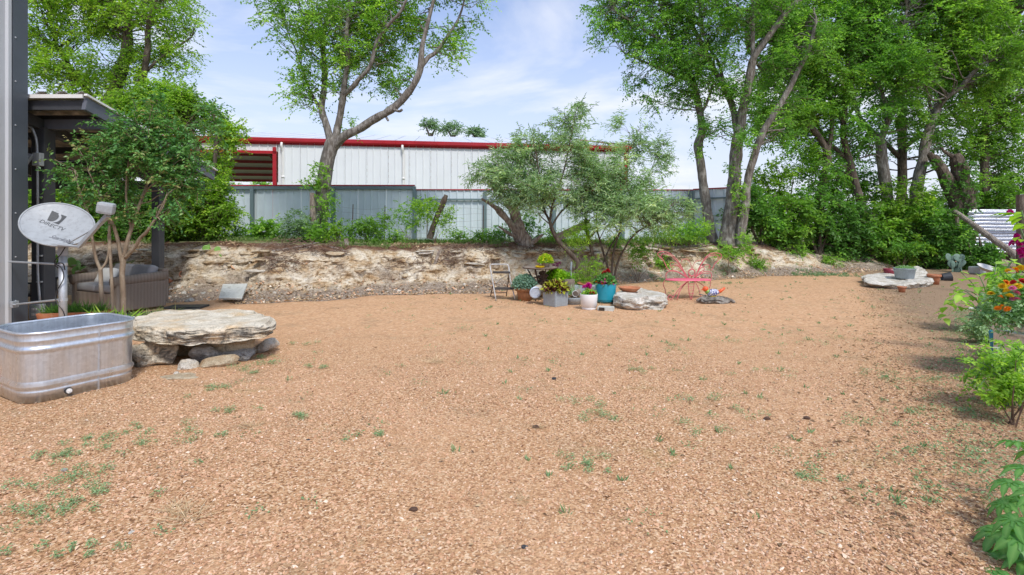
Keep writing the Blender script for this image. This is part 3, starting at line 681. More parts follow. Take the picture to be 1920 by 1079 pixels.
# greener scruff at the foot of the bank beyond the bench and along the bed
N = 900; xx = g.uniform(3.2, 10.5, N); f, tt, h = st_at(xx); yy = f + g.normal(size=N) * .55; k = fbm(np.stack((xx * .9, yy * 1.4, xx * 0), -1), 2, 50) > .0; xx, yy = xx[k], yy[k]
tufts(mb, np.stack((xx, yy, gz(xx, yy)), -1), g.uniform(.04, .11, len(xx)), 12, g, .45)
N = 560; yy = g.uniform(2.6, 9, N); xx = .90 * yy + g.normal(size=N) * .28; 
weeds(mb, np.stack((xx, yy, xx * 0 + .004), -1), g.uniform(.03, .1, N), 10, g, .45, .022)
tag(mb.build('weeds', M['leaf_weed']), kind='stuff')
mb = MB()
for px, py, r in [(350, 975, .15), (330, 960, .12), (470, 802, .12), (560, 780, .10), (815, 680, .14), (980, 940, .06), (660, 1030, .07), (1010, 803, .07), (275, 745, .06)]:
    P = np.repeat([G(px, py)], 1, 0); tufts(mb, P, r, 70, g, .95, .0012, lean=3.5)
tag(mb.build('dead_grass', M['leaf_dry']), kind='stuff')
# grass along the top of the bank
mb = MB(); N = 6500; xx = g.uniform(-11, 17, N); f, tt, h = st_at(xx); yy = tt + g.uniform(-.45, 3.2, N) ** 1.0
k = (fbm(np.stack((xx * .7, yy * .7, xx * 0), -1), 2, 31) > -.15) | ((xx > 3.4) & (xx < 7)); xx, yy = xx[k], yy[k]
hh = g.uniform(.06, .20, len(xx)) * np.where((xx > 4) & (xx < 6.6), 1.5, .8)
tufts(mb, np.stack((xx, yy, gz(xx, yy)), -1), hh, 12, g, .4)
tag(mb.build('bank_grass', M['leaf_grass']), kind='stuff')

# ------------------------------------------------------------------ big metal building beyond the fence
A = np.array((-11.45, 21.5)); B = np.array((5.35, 24.0)); U2 = (B - A) / np.linalg.norm(B - A); N2_ = np.array((-U2[1], U2[0]))  # N2_ points away from the camera
def bl(u, d, z): return np.array((*(A + U2 * u + N2_ * d), z))
LEN = float(np.linalg.norm(B - A)); EAVE, BRZ = 5.05, math.atan2(U2[1], U2[0])
UJ = 1.42       # right jamb of the open bay
bld = thing('metal_building', 'long white metal building with red trim and gutter beyond the blue-grey fence', 'building', bl(LEN / 2, 10, 0))
def rib_panel(u0, u1, z0, z1, n=3, dep=.03):
    mb = MB(); st = (u1 - u0) / n; pts = []
    for k in range(n):
        a = u0 + k * st
        pts += [(a + st * .02, 0), (a + st * .80, 0), (a + st * .86, -dep), (a + st * .94, -dep), (a + st * .995, 0)]
    V = [bl(u, d, z) for z in (z0, z1) for u, d in pts]; m = len(pts); i = np.arange(m - 1)
    mb.add(V, np.stack((i, i + 1, i + 1 + m, i + m), -1)); return mb
k = 0; u = UJ + .12
while u < LEN - .2:
    u1 = min(u + .915, LEN - .10)
    rib_panel(u, u1, .3, EAVE - .02).build('wall_panel', M['wall_white'], bld); u = u1
rib_panel(-7.5, UJ + .1, 4.62, EAVE - .02, 26).build('wall_panel', M['wall_white'], bld)
mb = MB(); box(mb, bl(UJ, -.01, 2.4), (.14, .2, 4.8), BRZ); mb.build('door_jamb', M['red'], bld)
mb = MB(); box(mb, bl(-3.1, -.01, 4.58), (9.2, .2, .12), BRZ); mb.build('door_header', M['red'], bld)
# gutter with a rolled lip
mb = MB(); pr = [(0.02, EAVE - .05), (-.13, EAVE - .07), (-.17, EAVE + .00), (-.17, EAVE + .13), (-.13, EAVE + .15), (-.13, EAVE + .13), (-.02, EAVE + .02)]
V = [bl(u, d, z) for u in (-9, LEN + .25) for d, z in pr]; m = len(pr); i = np.arange(m - 1)
mb.add(V, np.stack((i, i + m, i + 1 + m, i + 1), -1)); mb.build('gutter', M['red'], bld)
mb = MB(); box(mb, bl(LEN / 2 - 4.4, .0, EAVE - .08), (LEN + 9.2, .06, .10), BRZ); mb.build('eave_trim', M['red'], bld)
mb = MB(); box(mb, bl(LEN - .03, -.02, 2.6), (.15, .12, 4.9), BRZ); mb.build('corner_trim', M['red'], bld)
# standing-seam roof, near slope in sheets
RISE, DEP = 2.0, 10.0
k = 0; u = -9.0
while u < LEN + .2:
    mb = MB(); u1 = u + .9
    V = [bl(a, d, EAVE + .12 + RISE * (d + .05) / DEP + e) for d in (-.05, DEP) for a, e in ((u + .01, 0), (u1 - .05, 0), (u1 - .04, .025), (u1 - .01, .025), (u1, 0))]
    i = np.arange(4); mb.add(V, np.stack((i, i + 1, i + 6, i + 5), -1)); mb.build('roof_sheet', M['roof_white'], bld); u = u1
mb = MB(); V = [bl(-9, DEP, EAVE + .1 + RISE), bl(LEN + .2, DEP, EAVE + .1 + RISE), bl(LEN + .2, 20, EAVE + .1), bl(-9, 20, EAVE + .1)]
mb.add(V, [np.array([(0, 1, 2, 3)])]); mb.build('far_roof_slope', M['wall_white'], bld)
for d in np.linspace(10.6, 19.8, 7):
    z = EAVE + .1 + RISE * (20 - d) / 10 - .13; mb = MB(); beam(mb, bl(-9, d, z), bl(LEN, d, z), .09, .20); mb.build('purlin', M['red_dark'], bld)
for uu in (-8.6, -2.5, 3.5, 9.5, 15.5):
    mb = MB(); beam(mb, bl(uu, 10, EAVE + RISE - .35), bl(uu, 20, EAVE - .35), .2, .35); mb.build('roof_frame', M['red_dark'], bld)
# side walls and back (open at the left bay)
mb = MB(); V = [bl(LEN, 0, .3), bl(LEN, 20, .3), bl(LEN, 20, EAVE), bl(LEN, 10, EAVE + RISE), bl(LEN, 0, EAVE)]
mb.add(V, [np.array([(0, 1, 2, 3, 4)])]); mb.build('gable_wall', M['wall_white'], bld)
mb = MB(); beam(mb, bl(LEN + .22, -.05, EAVE + .1), bl(LEN + .22, 10, EAVE + RISE + .1), .08, .22); mb.build('rake_trim', M['red'], bld)
mb = MB(); V = [bl(UJ + .4, 0.3, .3), bl(UJ + .4, 20, .3), bl(UJ + .4, 20, EAVE), bl(UJ + .4, 10, EAVE + RISE), bl(UJ + .4, .3, EAVE)]
mb.add(V, [np.array([(0, 1, 2, 3, 4)])]); mb.build('partition', M['wall_white'], bld)
for uu in (1.72, 6.72):
    mb = MB(); tube(mb, catmull([bl(uu, -.12, EAVE - .06), bl(uu, -.16, EAVE - .2), bl(uu + .02, -.10, EAVE - .36), bl(uu + .04, -.08, EAVE - .6), bl(uu + .04, -.08, 3), bl(uu + .04, -.08, 1.0)], 4), .055, 10)
    tube(mb, [bl(uu + .04, -.08, 3.5), bl(uu + .04, -.08, 3.6)], .065, 10); mb.build('downspout', M['pvc'], bld, smooth=True)
mb = MB(); c = bl(LEN - .35, -.16, W(1163, 343, 23.9)[2]); bbox(mb, c, (.75, .14, .42), .05, BRZ)
lathe(mb, [(0, 0), (.12, 0), (.16, .06), (.16, .16), (0, .2)], c + (0, -.1, -.3), 12)
mb.build('wall_fixture', M['red'], bld)

# ------------------------------------------------------------------ metal fence on top of the bank
fen = thing('metal_fence', 'tall blue-grey ribbed metal fence with thin red cap on top of the bank', 'fence', (0, 16.3, 1.0))
def fence_run(a, b, za, zb, z0, mid=None, nrib=4, pw=.915, post_every=2.44, capm='red', rail_top=True):
    a, b = np.array(a, float), np.array(b, float); L = np.linalg.norm(b - a); d = (b - a) / L; nn = np.array((d[1], -d[0]))
    if nn[1] > 0: nn = -nn
    n = max(1, int(round(L / pw)))
    for k in range(n):
        mb = MB(); s0, s1 = L * k / n, L * (k + 1) / n; st = (s1 - s0) / nrib; pts = []
        for q in range(nrib):
            o = s0 + q * st; pts += [(o + .004, 0), (o + st * .72, 0), (o + st * .80, -.032), (o + st * .92, -.032), (o + st * .998, 0)]
        V = []
        for top in (0, 1):
            for s, o in pts:
                p = a + d * s - nn * o; V.append((p[0], p[1], (za + (zb - za) * s / L) if top else z0))
        m = len(pts); i = np.arange(m - 1); mb.add(V, np.stack((i, i + 1, i + 1 + m, i + m), -1)); mb.build('fence_panel', M['fence'], fen)
    mb = MB(); p, q = a + nn * .0, b + nn * .0
    beam(mb, (*p, za + .012), (*q, zb + .012), .09, .035); mb.build('cap', M[capm], fen)
    for zz, w in ([(.07, .09)] if rail_top else []) + ([(mid, .05)] if mid else []):
        mb = MB(); beam(mb, (*(a + nn * .075), za - zz), (*(b + nn * .075), zb - zz), .06, w); mb.build('rail', M['fence_post'], fen)
    s = 0.0
    while s <= L + .01:
        p = a + d * s + nn * .10; mb = MB(); zt = za + (zb - za) * s / L
        bbox(mb, (p[0], p[1], (z0 - .2 + zt - .03) / 2), (.10, .10, zt - z0 + .17), .006, math.atan2(d[1], d[0])); mb.build('post', M['fence_post'], fen); s += post_every
XF = lambda px, Y: (px - 960) * Y / FPX
x778 = XF(778, 16.2)
sx = x778 - 2.55 * 6
fence_run((sx, 16.2), (x778, 16.2), 2.735, 2.735, .90, post_every=2.55)
fence_run((x778 + .02, 16.2), (XF(1300, 16.6), 16.6), 2.60, 2.62, .90, mid=.30, post_every=2.2, rail_top=False)
fence_run((XF(1300, 16.6), 16.6), (XF(1385, 15.95), 15.95), 2.64, 2.66, .80, mid=.30, post_every=1.5, rail_top=False)

# wire mesh in front of the fence, right of the leaning stump (thin wires)
wf = thing('wire_fence', 'rusty wire garden fence leaning among the weeds in front of the metal fence', 'wire fence', on(760, 0, 14.6))
for z in np.linspace(.12, .95, 6):
    mb = MB(); P = [on(px, 0, 14.6) + (0, 0, z + .03 * math.sin(px * .05 + z * 9)) for px in range(640, 930, 14)]; tube(mb, P, .002, 3); mb.build('wire', M['rust'], wf)
for px in (660, 720, 800, 905):
    mb = MB(); p = on(px, 0, 14.62); tube(mb, [p + (0, 0, -.1), p + (.03, 0, 1.05)], .012, 5); mb.build('stake', M['rust'], wf)

# ------------------------------------------------------------------ own metal building, left edge
own = thing('metal_workshop', 'light grey ribbed metal building wall with charcoal corner trim at the left edge', 'building', (-7.04, 5, 0))
XW = -7.045
for k in range(6):
    y1 = 7.2 - k * .915; y0 = y1 - .915; mb = MB(); pts = []
    for q in range(3):
        o = y0 + q * .305; pts += [(o + .003, 0), (o + .22, 0), (o + .24, .028), (o + .285, .028), (o + .303, 0)]
    V = [(XW + dx, yy_, z) for z in (.06, 6.2) for yy_, dx in pts]; m = len(pts); i = np.arange(m - 1)
    mb.add(V, np.stack((i, i + 1, i + 1 + m, i + m), -1)); mb.build('wall_panel', M['wall_own'], own)
    if k < 3:
        mb = MB()
        for z in np.arange(.4, 6, .62):
            for q in range(3): blob(mb, (XW + .004, y0 + q * .305 + .12, z), (.012, .012, .012), 1)
        tag(mb.build('screws', M['galv_dull'], own), kind='stuff')
mb = MB(); box(mb, (XW - .035, 7.31, 3.1), (.13, .22, 6.3)); mb.build('corner_trim', M['trim_own'], own)
mb = MB()
for z in np.arange(.4, 6, .62): blob(mb, (XW + .034, 7.23, z), (.012, .012, .012), 1)
tag(mb.build('trim_screws', M['galv_dull'], own), kind='stuff')
mb = MB(); box(mb, (XW - 3.2, 7.38, 3.1), (6.2, .05, 6.2)); mb.build('back_wall', M['wall_own'], own)
mb = MB(); box(mb, (XW - .02, 4.7, .02), (.10, 5.3, .12)); mb.build('base_trim', M['trim_own'], own)

# ------------------------------------------------------------------ carport / patio roof
cp = thing('patio_cover', 'dark steel patio cover with corrugated roof behind the satellite dish', 'patio cover', (-7.3, 9, 0))
XR, XL, YA, YB, ZA, ZB = -6.27, -12.5, 7.55, 10.75, 3.30, 2.56
def rz_(y): return ZA + (ZB - ZA) * (y - YA) / (YB - YA)
mb = MB(); n = 220; xs_ = np.linspace(XL, XR, n); wv = .022 * np.clip(np.cos((xs_ - XR) * 2 * PI / .30) * 1.6, -1, 1)
V = [(xq, yq, rz_(yq) + .075 + w + e) for e in (0, .004) for yq in (YA - .06, YB + .1) for xq, w in zip(xs_, wv)]; i = np.arange(n - 1)
mb.add(V[:2 * n], np.stack((i, i + 1, i + 1 + n, i + n), -1)); mb.build('roof_sheet', M['roof_under'], cp)
mb = MB(); V = [(xq, yq, rz_(yq) + .082 + w) for yq in (YA - .08, YB + .12) for xq, w in zip(xs_, wv)]
mb.add(V, np.stack((i, i + 1, i + 1 + n, i + n), -1)); mb.build('roof_top', M['roof_white'], cp)
mb = MB(); box(mb, ((XL + XR) / 2, YA - .07, ZA + .052), (XR - XL, .02, .055)); mb.build('eave_flashing', M['pvc'], cp)
mb = MB(); beam(mb, (XL, YA + .02, ZA - .06), (XR, YA + .02, ZA - .06), .05, .14); mb.build('front_purlin', M['dark_steel'], cp)
mb = MB(); beam(mb, (XR, YA - .04, ZA - .045), (XR, YB, ZB - .045), .06, .19); mb.build('side_fascia', M['carport_fascia'], cp)
mb = MB(); beam(mb, (XR + .04, YA - .07, ZA + .075), (XR + .04, YB + .05, ZB + .075), .05, .03); mb.build('rake_trim', M['pvc'], cp)
for yq in np.linspace(YA + .55, YB - .05, 5):
    mb = MB(); beam(mb, (XL, yq, rz_(yq) - .03), (XR - .04, yq, rz_(yq) - .03), .05, .12); mb.build('purlin', M['dark_steel'], cp)
for xq in (-7.30, -9.4, -11.8):
    mb = MB(); beam(mb, (xq, YA + .06, ZA - .20), (xq, YB - .1, ZB - .20), .1, .16); mb.build('rafter', M['dark_steel'], cp)
mb = MB(); beam(mb, (XL, 8.0, rz_(8.0) - .16), (XR - .06, 8.0, rz_(8.0) - .16), .12, .15); mb.build('header_beam', M['carport_fascia'], cp)
mb = MB(); beam(mb, (XL, YB - .25, rz_(YB) - .26), (XR - .06, YB - .25, rz_(YB) - .26), .12, .16); mb.build('header_beam', M['dark_steel'], cp)
for xq, yq, w in ((-7.30, 7.98, .2), (-6.72, 9.72, .15), (-11.8, 8.0, .2), (-11.8, 10.4, .2)):
    zt = rz_(yq) - .22; mb = MB(); bbox(mb, (xq, yq, zt / 2), (w, w, zt), .008); mb.build('post', M['dark_steel'], cp)
# concrete-and-mulch floor under the cover is the yard; conduit, light and outlet on the post
cd = tag(MB().build('x', M['galv']) if False else thing('conduit', 'thin grey electrical conduit running down the patio cover post', 'conduit', (-7.25, 7.86, .2)))
mb = MB(); tube(mb, catmull([(-7.55, 7.80, 2.98), (-7.36, 7.80, 2.98), (-7.29, 7.82, 2.86), (-7.27, 7.84, 2.6), (-7.27, 7.85, 1.6), (-7.27, 7.85, .8), (-7.24, 7.85, .30)], 5), .017, 8); mb.build('pipe', M['galv_dull'], cd, smooth=True)
for z in (2.5, 1.9, 1.0, .6):
    mb = MB(); box(mb, (-7.255, 7.862, z), (.08, .03, .022)); mb.build('strap', M['galv_dull'], cd)
ob_ = thing('outlet_box', 'grey outdoor outlet box at the foot of the patio post', 'outlet box', (-7.22, 7.8, .05))
mb = MB(); bbox(mb, (-7.22, 7.79, .16), (.17, .10, .22), .012); mb.build('housing', M['galv_dull'], ob_)
for z in (.20, .12):
    mb = MB()
    for dx in (-.022, .022): bbox(mb, (-7.22 + dx, 7.735, z), (.032, .012, .035), .004)
    mb.build('socket', M['pvc'], ob_)
mb = MB(); box(mb, (-7.22, 7.79, .03), (.05, .05, .10)); mb.build('stand', M['galv_dull'], ob_)
fl = thing('flood_light', 'small grey flood light with clear cover tilted on the patio post', 'flood light', (-7.36, 7.8, 2.3))
mb = MB(); bbox(mb, (-7.22, 7.80, 2.47), (.12, .08, .20), .01); mb.build('junction_box', M['galv_dull'], fl)
mb = MB(); bbox(mb, (-7.36, 7.72, 2.48), (.20, .05, .17), .012, rot=(R(-25), R(12), 0)); mb.build('lamp_head', M['dish_back'], fl)
mb = MB(); bbox(mb, (-7.365, 7.69, 2.475), (.15, .01, .12), .003, rot=(R(-25), R(12), 0)); mb.build('lens', M['galv'], fl)
mb = MB(); tube(mb, [(-7.28, 7.76, 2.5), (-7.24, 7.78, 2.52)], .016, 6); mb.build('bracket', M['dish_back'], fl)
cb_ = tag(MB().add([(0, 0, 0)] * 3, np.array([(0, 1, 2)])).build('x', M['cable']), kind=None); bpy.data.objects.remove(cb_)
mb = MB(); tube(mb, catmull([(-7.5, 7.86, 2.9), (-7.33, 7.82, 2.75), (-7.30, 7.80, 2.55), (-7.0, 7.9, 2.45), (-6.8, 8.1, 2.5)], 6), .007, 5)
tag(mb.build('power_cable', M['cable'], org=(-7.3, 7.8, 2.4)), 'thin black cable looping beside the flood light on the post', 'cable')
# ------------------------------------------------------------------ satellite dish
Rz3 = lambda a: np.array(Matrix.Rotation(a, 3, 'Z'))
PX, PY = -5.70, 6.5
sd = thing('satellite_dish', 'grey oval satellite dish with feed arm on a galvanised pole braced to the wall', 'satellite dish', (PX, PY, 0))
mb = MB(); tube(mb, [(PX, PY, 0), (PX, PY, 1.10)], .043, 18); mb.build('pole', M['galv_dull'], sd, smooth=True)
mb = MB(); tube(mb, [(PX, PY, 1.08), (PX, PY, 1.20)], .052, 14)
bbox(mb, (PX + .02, PY - .02, 1.24), (.30, .10, .10), .01, R(-14)); box(mb, (PX - .06, PY + .05, 1.29), (.10, .12, .10)); tube(mb, [(PX - .15, PY - .05, 1.25), (PX + .2, PY - .10, 1.23)], .02, 8)
mb.build('mount_bracket', M['dish_back'], sd)
DC = W(110, 421, 6.42); Dn = nrm(np.array((.33, -.66, .68)))
Du = np.array((.86, 0, -.51)); Du = nrm(Du - Dn * np.dot(Du, Dn)); Dv = np.cross(Dn, Du)
RU, RV = .395, .335
def dpt(a, b, off=0.0):   # unit-disc coordinates on the reflector
    return DC + Du * (a * RU) + Dv * (b * RV) - Dn * (.07 * (1 - a * a - b * b)) + Dn * off
mb = MB(); nr, ns = 10, 48; ang = np.linspace(0, 2 * PI, ns, endpoint=False)
def egg(a): return 1 + .03 * math.cos(2 * a) - .035 * math.cos(a)
for off in (0, -.012):
    V = [dpt(0, 0, off)] + [dpt(r * egg(a) * math.cos(a), r * egg(a) * math.sin(a), off) for r in np.linspace(0, 1, nr)[1:] for a in ang]
    F = [(0, 1 + j, 1 + (j + 1) % ns) for j in range(ns)]; Q = [(1 + r * ns + j, 1 + (r + 1) * ns + j, 1 + (r + 1) * ns + (j + 1) % ns, 1 + r * ns + (j + 1) % ns) for r in range(nr - 2) for j in range(ns)]
    mb.add(V, [np.array(F), np.array(Q)])
mb.build('reflector', M['dish'], sd, smooth=True)
mb = MB(); tube(mb, [dpt(egg(a) * math.cos(a), egg(a) * math.sin(a), -.004) for a in ang], .011, 8, closed=True); mb.build('rim', M['dish'], sd, smooth=True)
# printed mark and lettering, laid on the reflector's curve
def font_polys(txt, size, shear=0.0, bold=0.0):
    cu = bpy.data.curves.new('t', 'FONT'); cu.body = txt; cu.size = size; cu.shear = shear; cu.offset = bold; cu.align_x = 'CENTER'
    ob = bpy.data.objects.new('t', cu); COL.objects.link(ob); bpy.context.view_layer.update()
    me = ob.evaluated_get(bpy.context.evaluated_depsgraph_get()).to_mesh()
    v = np.array([q.co[:2] for q in me.vertices]); f = [list(p.vertices) for p in me.polygons]
    bpy.data.objects.remove(ob); bpy.data.curves.remove(cu); return v, f
def poly_add(mb, pts2, fn):
    bm = bmesh.new(); vs = [bm.verts.new((a, b, 0)) for a, b in pts2]; bm.faces.new(vs); bmesh.ops.triangulate(bm, faces=bm.faces[:])
    bm.verts.index_update(); v = [fn(q.co[0], q.co[1]) for q in bm.verts]; f = np.array([[q.index for q in p.verts] for p in bm.faces]); bm.free(); mb.add(v, f)
# text plane axes: rotate a little so that lettering sits level in the photo
ta = R(-9)
def tp(x, y, cx=0.0, cy=0.0):
    xr, yr = x * math.cos(ta) - y * math.sin(ta), x * math.sin(ta) + y * math.cos(ta)
    P = DC + (np.array((1.0, 0, 0)) * 0); w = np.array((1, 0, 0)); e1 = nrm(w - Dn * np.dot(w, Dn)); e2 = np.cross(Dn, e1)
    q = e1 * (cx + xr) + e2 * (cy + yr); a, b = np.dot(q, Du) / RU, np.dot(q, Dv) / RV
    return dpt(a, b, .003)
LX, LY = -.12, .125
mb = MB()   # dark block split by a pale swoosh
s = .09
arc1 = [(LX + s * .02 + .085 * math.cos(a), LY + .012 + .10 * math.sin(a)) for a in np.linspace(R(-80), R(70), 12)]
left = [(-s, s * .82), (-s * .1, s * .82)] + [(s * .55 * math.cos(a) - s * .25, s * .72 * math.sin(a)) for a in np.linspace(R(70), R(-78), 12)] + [(-s * .5, -s * .75)]
poly_add(mb, left[::-1], lambda x, y: tp(x, y, LX, LY))
right = [(s * .25, s * .82), (s, s * .82), (s, -s * .72), (s * .18, -s * .72)] + [(s * .75 * math.cos(a) - s * .10, s * .80 * math.sin(a)) for a in np.linspace(R(-60), R(62), 12)]
poly_add(mb, right[::-1], lambda x, y: tp(x, y, LX, LY))
mb.build('printed_mark', M['logo'], sd)
v, f = font_polys('DIRECTV', .072, 0, .0); mb = MB()
mb.add([tp(a, b, LX + .03, LY - .14) for a, b in v], [np.array([q]) for q in f]); mb.build('lettering', M['logo'], sd)
v, f = font_polys('Starline', .08, .45); mb = MB()
mb.add([tp(a, b, .10, -.205) for a, b in v], [np.array([q]) for q in f])
tube(mb, [tp(.22, -.13, 0, 0), tp(.26, -.17, 0, 0), tp(.25, -.20, 0, 0)], .003, 4); tube(mb, [tp(.20, -.20), tp(.25, -.19), tp(.29, -.20), tp(.31, -.17)], .003, 4)
mb.build('handwriting', M['ink'], sd)
a0, a1 = W(148, 463, 6.22), W(203, 402, 6.05)
mb = MB(); beam(mb, a0, a1, .035, .045); beam(mb, a0 * .35 + a1 * .65 + (0, 0, -.0), a1 + (0, 0, -.02), .045, .03); mb.build('feed_arm', M['dish'], sd)
mb = MB(); tube(mb, [a0 + (0, .02, 0), dpt(.35, -.8, -.02)], .016, 6); tube(mb, [a0 * .4 + a1 * .6, dpt(.75, -.45, -.01)], .008, 5); mb.build('arm_stay', M['dish'], sd)
hd = W(199, 391, 6.03); mb = MB(); bbox(mb, hd, (.17, .12, .135), .03, rot=(R(8), R(10), R(20))); h_ = mb.build('receiver_head', M['dish'], sd)
for k in (0, 1):
    mb = MB(); c = hd + np.array((-.09, .06, .015 - .035 * k)); tube(mb, [c, c + nrm(DC - hd) * .06], [.03, .026], 12); mb.build('feed_horn', M['pvc'], h_)
mb = MB(); tube(mb, [W(11, 491, 7.12) + (0.05, 0, 0), W(113, 496, 6.47)], .013, 8); mb.build('brace_rod', M['galv_dull'], sd)
mb = MB(); tube(mb, [W(24, 571, 7.15) + (.05, 0, 0), W(113, 562, 6.47)], .013, 8); mb.build('brace_rod', M['galv_dull'], sd)
mb = MB(); c = W(24, 571, 7.15); bbox(mb, c + (.02, 0, 0), (.04, .10, .09), .006); tube(mb, [c + (.03, -.03, 0), c + (.08, -.03, 0)], .012, 6); mb.build('wall_bracket', M['galv_dull'], sd)
for z in (.97, .52):
    mb = MB(); tube(mb, [(PX, PY, z - .018), (PX, PY, z + .018)], .049, 14); mb.build('clamp', M['galv'], sd)
mb = MB(); tube(mb, catmull([(PX + .10, PY - .06, 1.22), (PX + .05, PY - .09, 1.10), (PX - .05, PY - .07, 1.0), (PX + .04, PY - .07, .93), (PX + .06, PY - .06, .8), (PX - .03, PY - .06, .62), (PX - .02, PY - .07, .5), (PX + .07, PY - .06, .34), (PX + .05, PY - .05, .02)], 6), .0065, 5); mb.build('coax_cable', M['cable'], sd)
mb = MB(); tube(mb, catmull([(PX - .03, PY + .0, .9), (PX - .06, PY - .05, .97), (PX + .05, PY - .06, .985), (PX + .06, PY - .04, .9)], 6), .0065, 5); mb.build('cable_loop', M['cable'], sd)

# ------------------------------------------------------------------ galvanised stock tank
TC, TU = np.array((-4.037, 4.657)), nrm(np.array((.47, .83))); TV = np.array((-TU[1], TU[0]))
tk = thing('stock_tank', 'galvanised oval stock tank with two ribbed bands and a drain plug at the left', 'stock tank', (*TC, 0))
HL, HW, CR = .43, .385, .20
def rr_outline(off, n=9):
    out = []
    for sx, sy, a0 in ((1, 1, 0), (-1, 1, 90), (-1, -1, 180), (1, -1, 270)):
        for a in np.linspace(R(a0), R(a0 + 90), n): out.append((sx * (HL - CR) + (CR + off) * math.cos(a), sy * (HW - CR) + (CR + off) * math.sin(a)))
        if sx * sy > 0:
            pass
    return out
def tank_ring(off, z):
    return [np.array((*(TC + TU * a + TV * b), z)) for a, b in rr_outline(off)]
pf = [(-.028, 0.012), (-.024, 0), (-.022, .075), (-.017, .082), (-.022, .090), (-.021, .110), (-.008, .122), (-.003, .137), (-.008, .152), (-.020, .163), (-.019, .168), (-.016, .40), (-.015, .408), (-.003, .420), (.003, .436), (-.002, .452), (-.013, .463), (-.013, .468), (-.010, .50), (-.006, .505), (-.009, .512), (-.008, .545), (-.008, .565)]
pf_in = [(-.014, .565), (-.016, .474), (.0, .438), (-.018, .40), (-.03, .19), (-.002, .145), (-.034, .09), (-.038, .03)]
mb = MB(); rings = [tank_ring(o, z) for o, z in pf]; n = len(rings[0]); i = np.arange(len(rings) - 1)[:, None] * n; j = np.arange(n)[None]
mb.add(np.concatenate(rings), np.stack((i + j, i + (j + 1) % n, i + n + (j + 1) % n, i + n + j), -1).reshape(-1, 4)); mb.build('outer_wall', M['galv'], tk, smooth=True)
mb = MB(); rings = [tank_ring(o, z) for o, z in pf_in]; i = np.arange(len(rings) - 1)[:, None] * n
mb.add(np.concatenate(rings), [np.stack((i + j, i + (j + 1) % n, i + n + (j + 1) % n, i + n + j), -1).reshape(-1, 4), (np.arange(n) + (len(rings) - 1) * n).reshape(1, -1)]); mb.build('inner_wall', M['galv'], tk, smooth=True)
mb = MB(); tube(mb, tank_ring(-.006, .572), .0125, 8, closed=True); mb.build('rolled_rim', M['galv'], tk, smooth=True)
side = lambda s, off, z: np.array((*(TC + TU * s - TV * (HW + off)), z))
mb = MB()
for z0, z1, o0, o1 in ((.0, .11, -.022, -.020), (.168, .40, -.018, -.015), (.468, .56, -.013, -.006)): beam(mb, side(.085, o0 + .001, z0), side(.085, o1 + .001, z1), .022, .004)
mb.build('wall_seam', M['galv'], tk)
mb = MB(); c = side(-.13, -.022, .052); nn = np.array((*(-TV), 0)); tube(mb, [c, c + nn * .018], .027, 14); mb.build('drain_collar', M['black_plastic'], tk)
mb = MB(); tube(mb, [c + nn * .018, c + nn * .028], .020, 14); tube(mb, [c + nn * .028, c + nn * .036], .008, 6); mb.build('drain_plug', M['pvc'], tk)

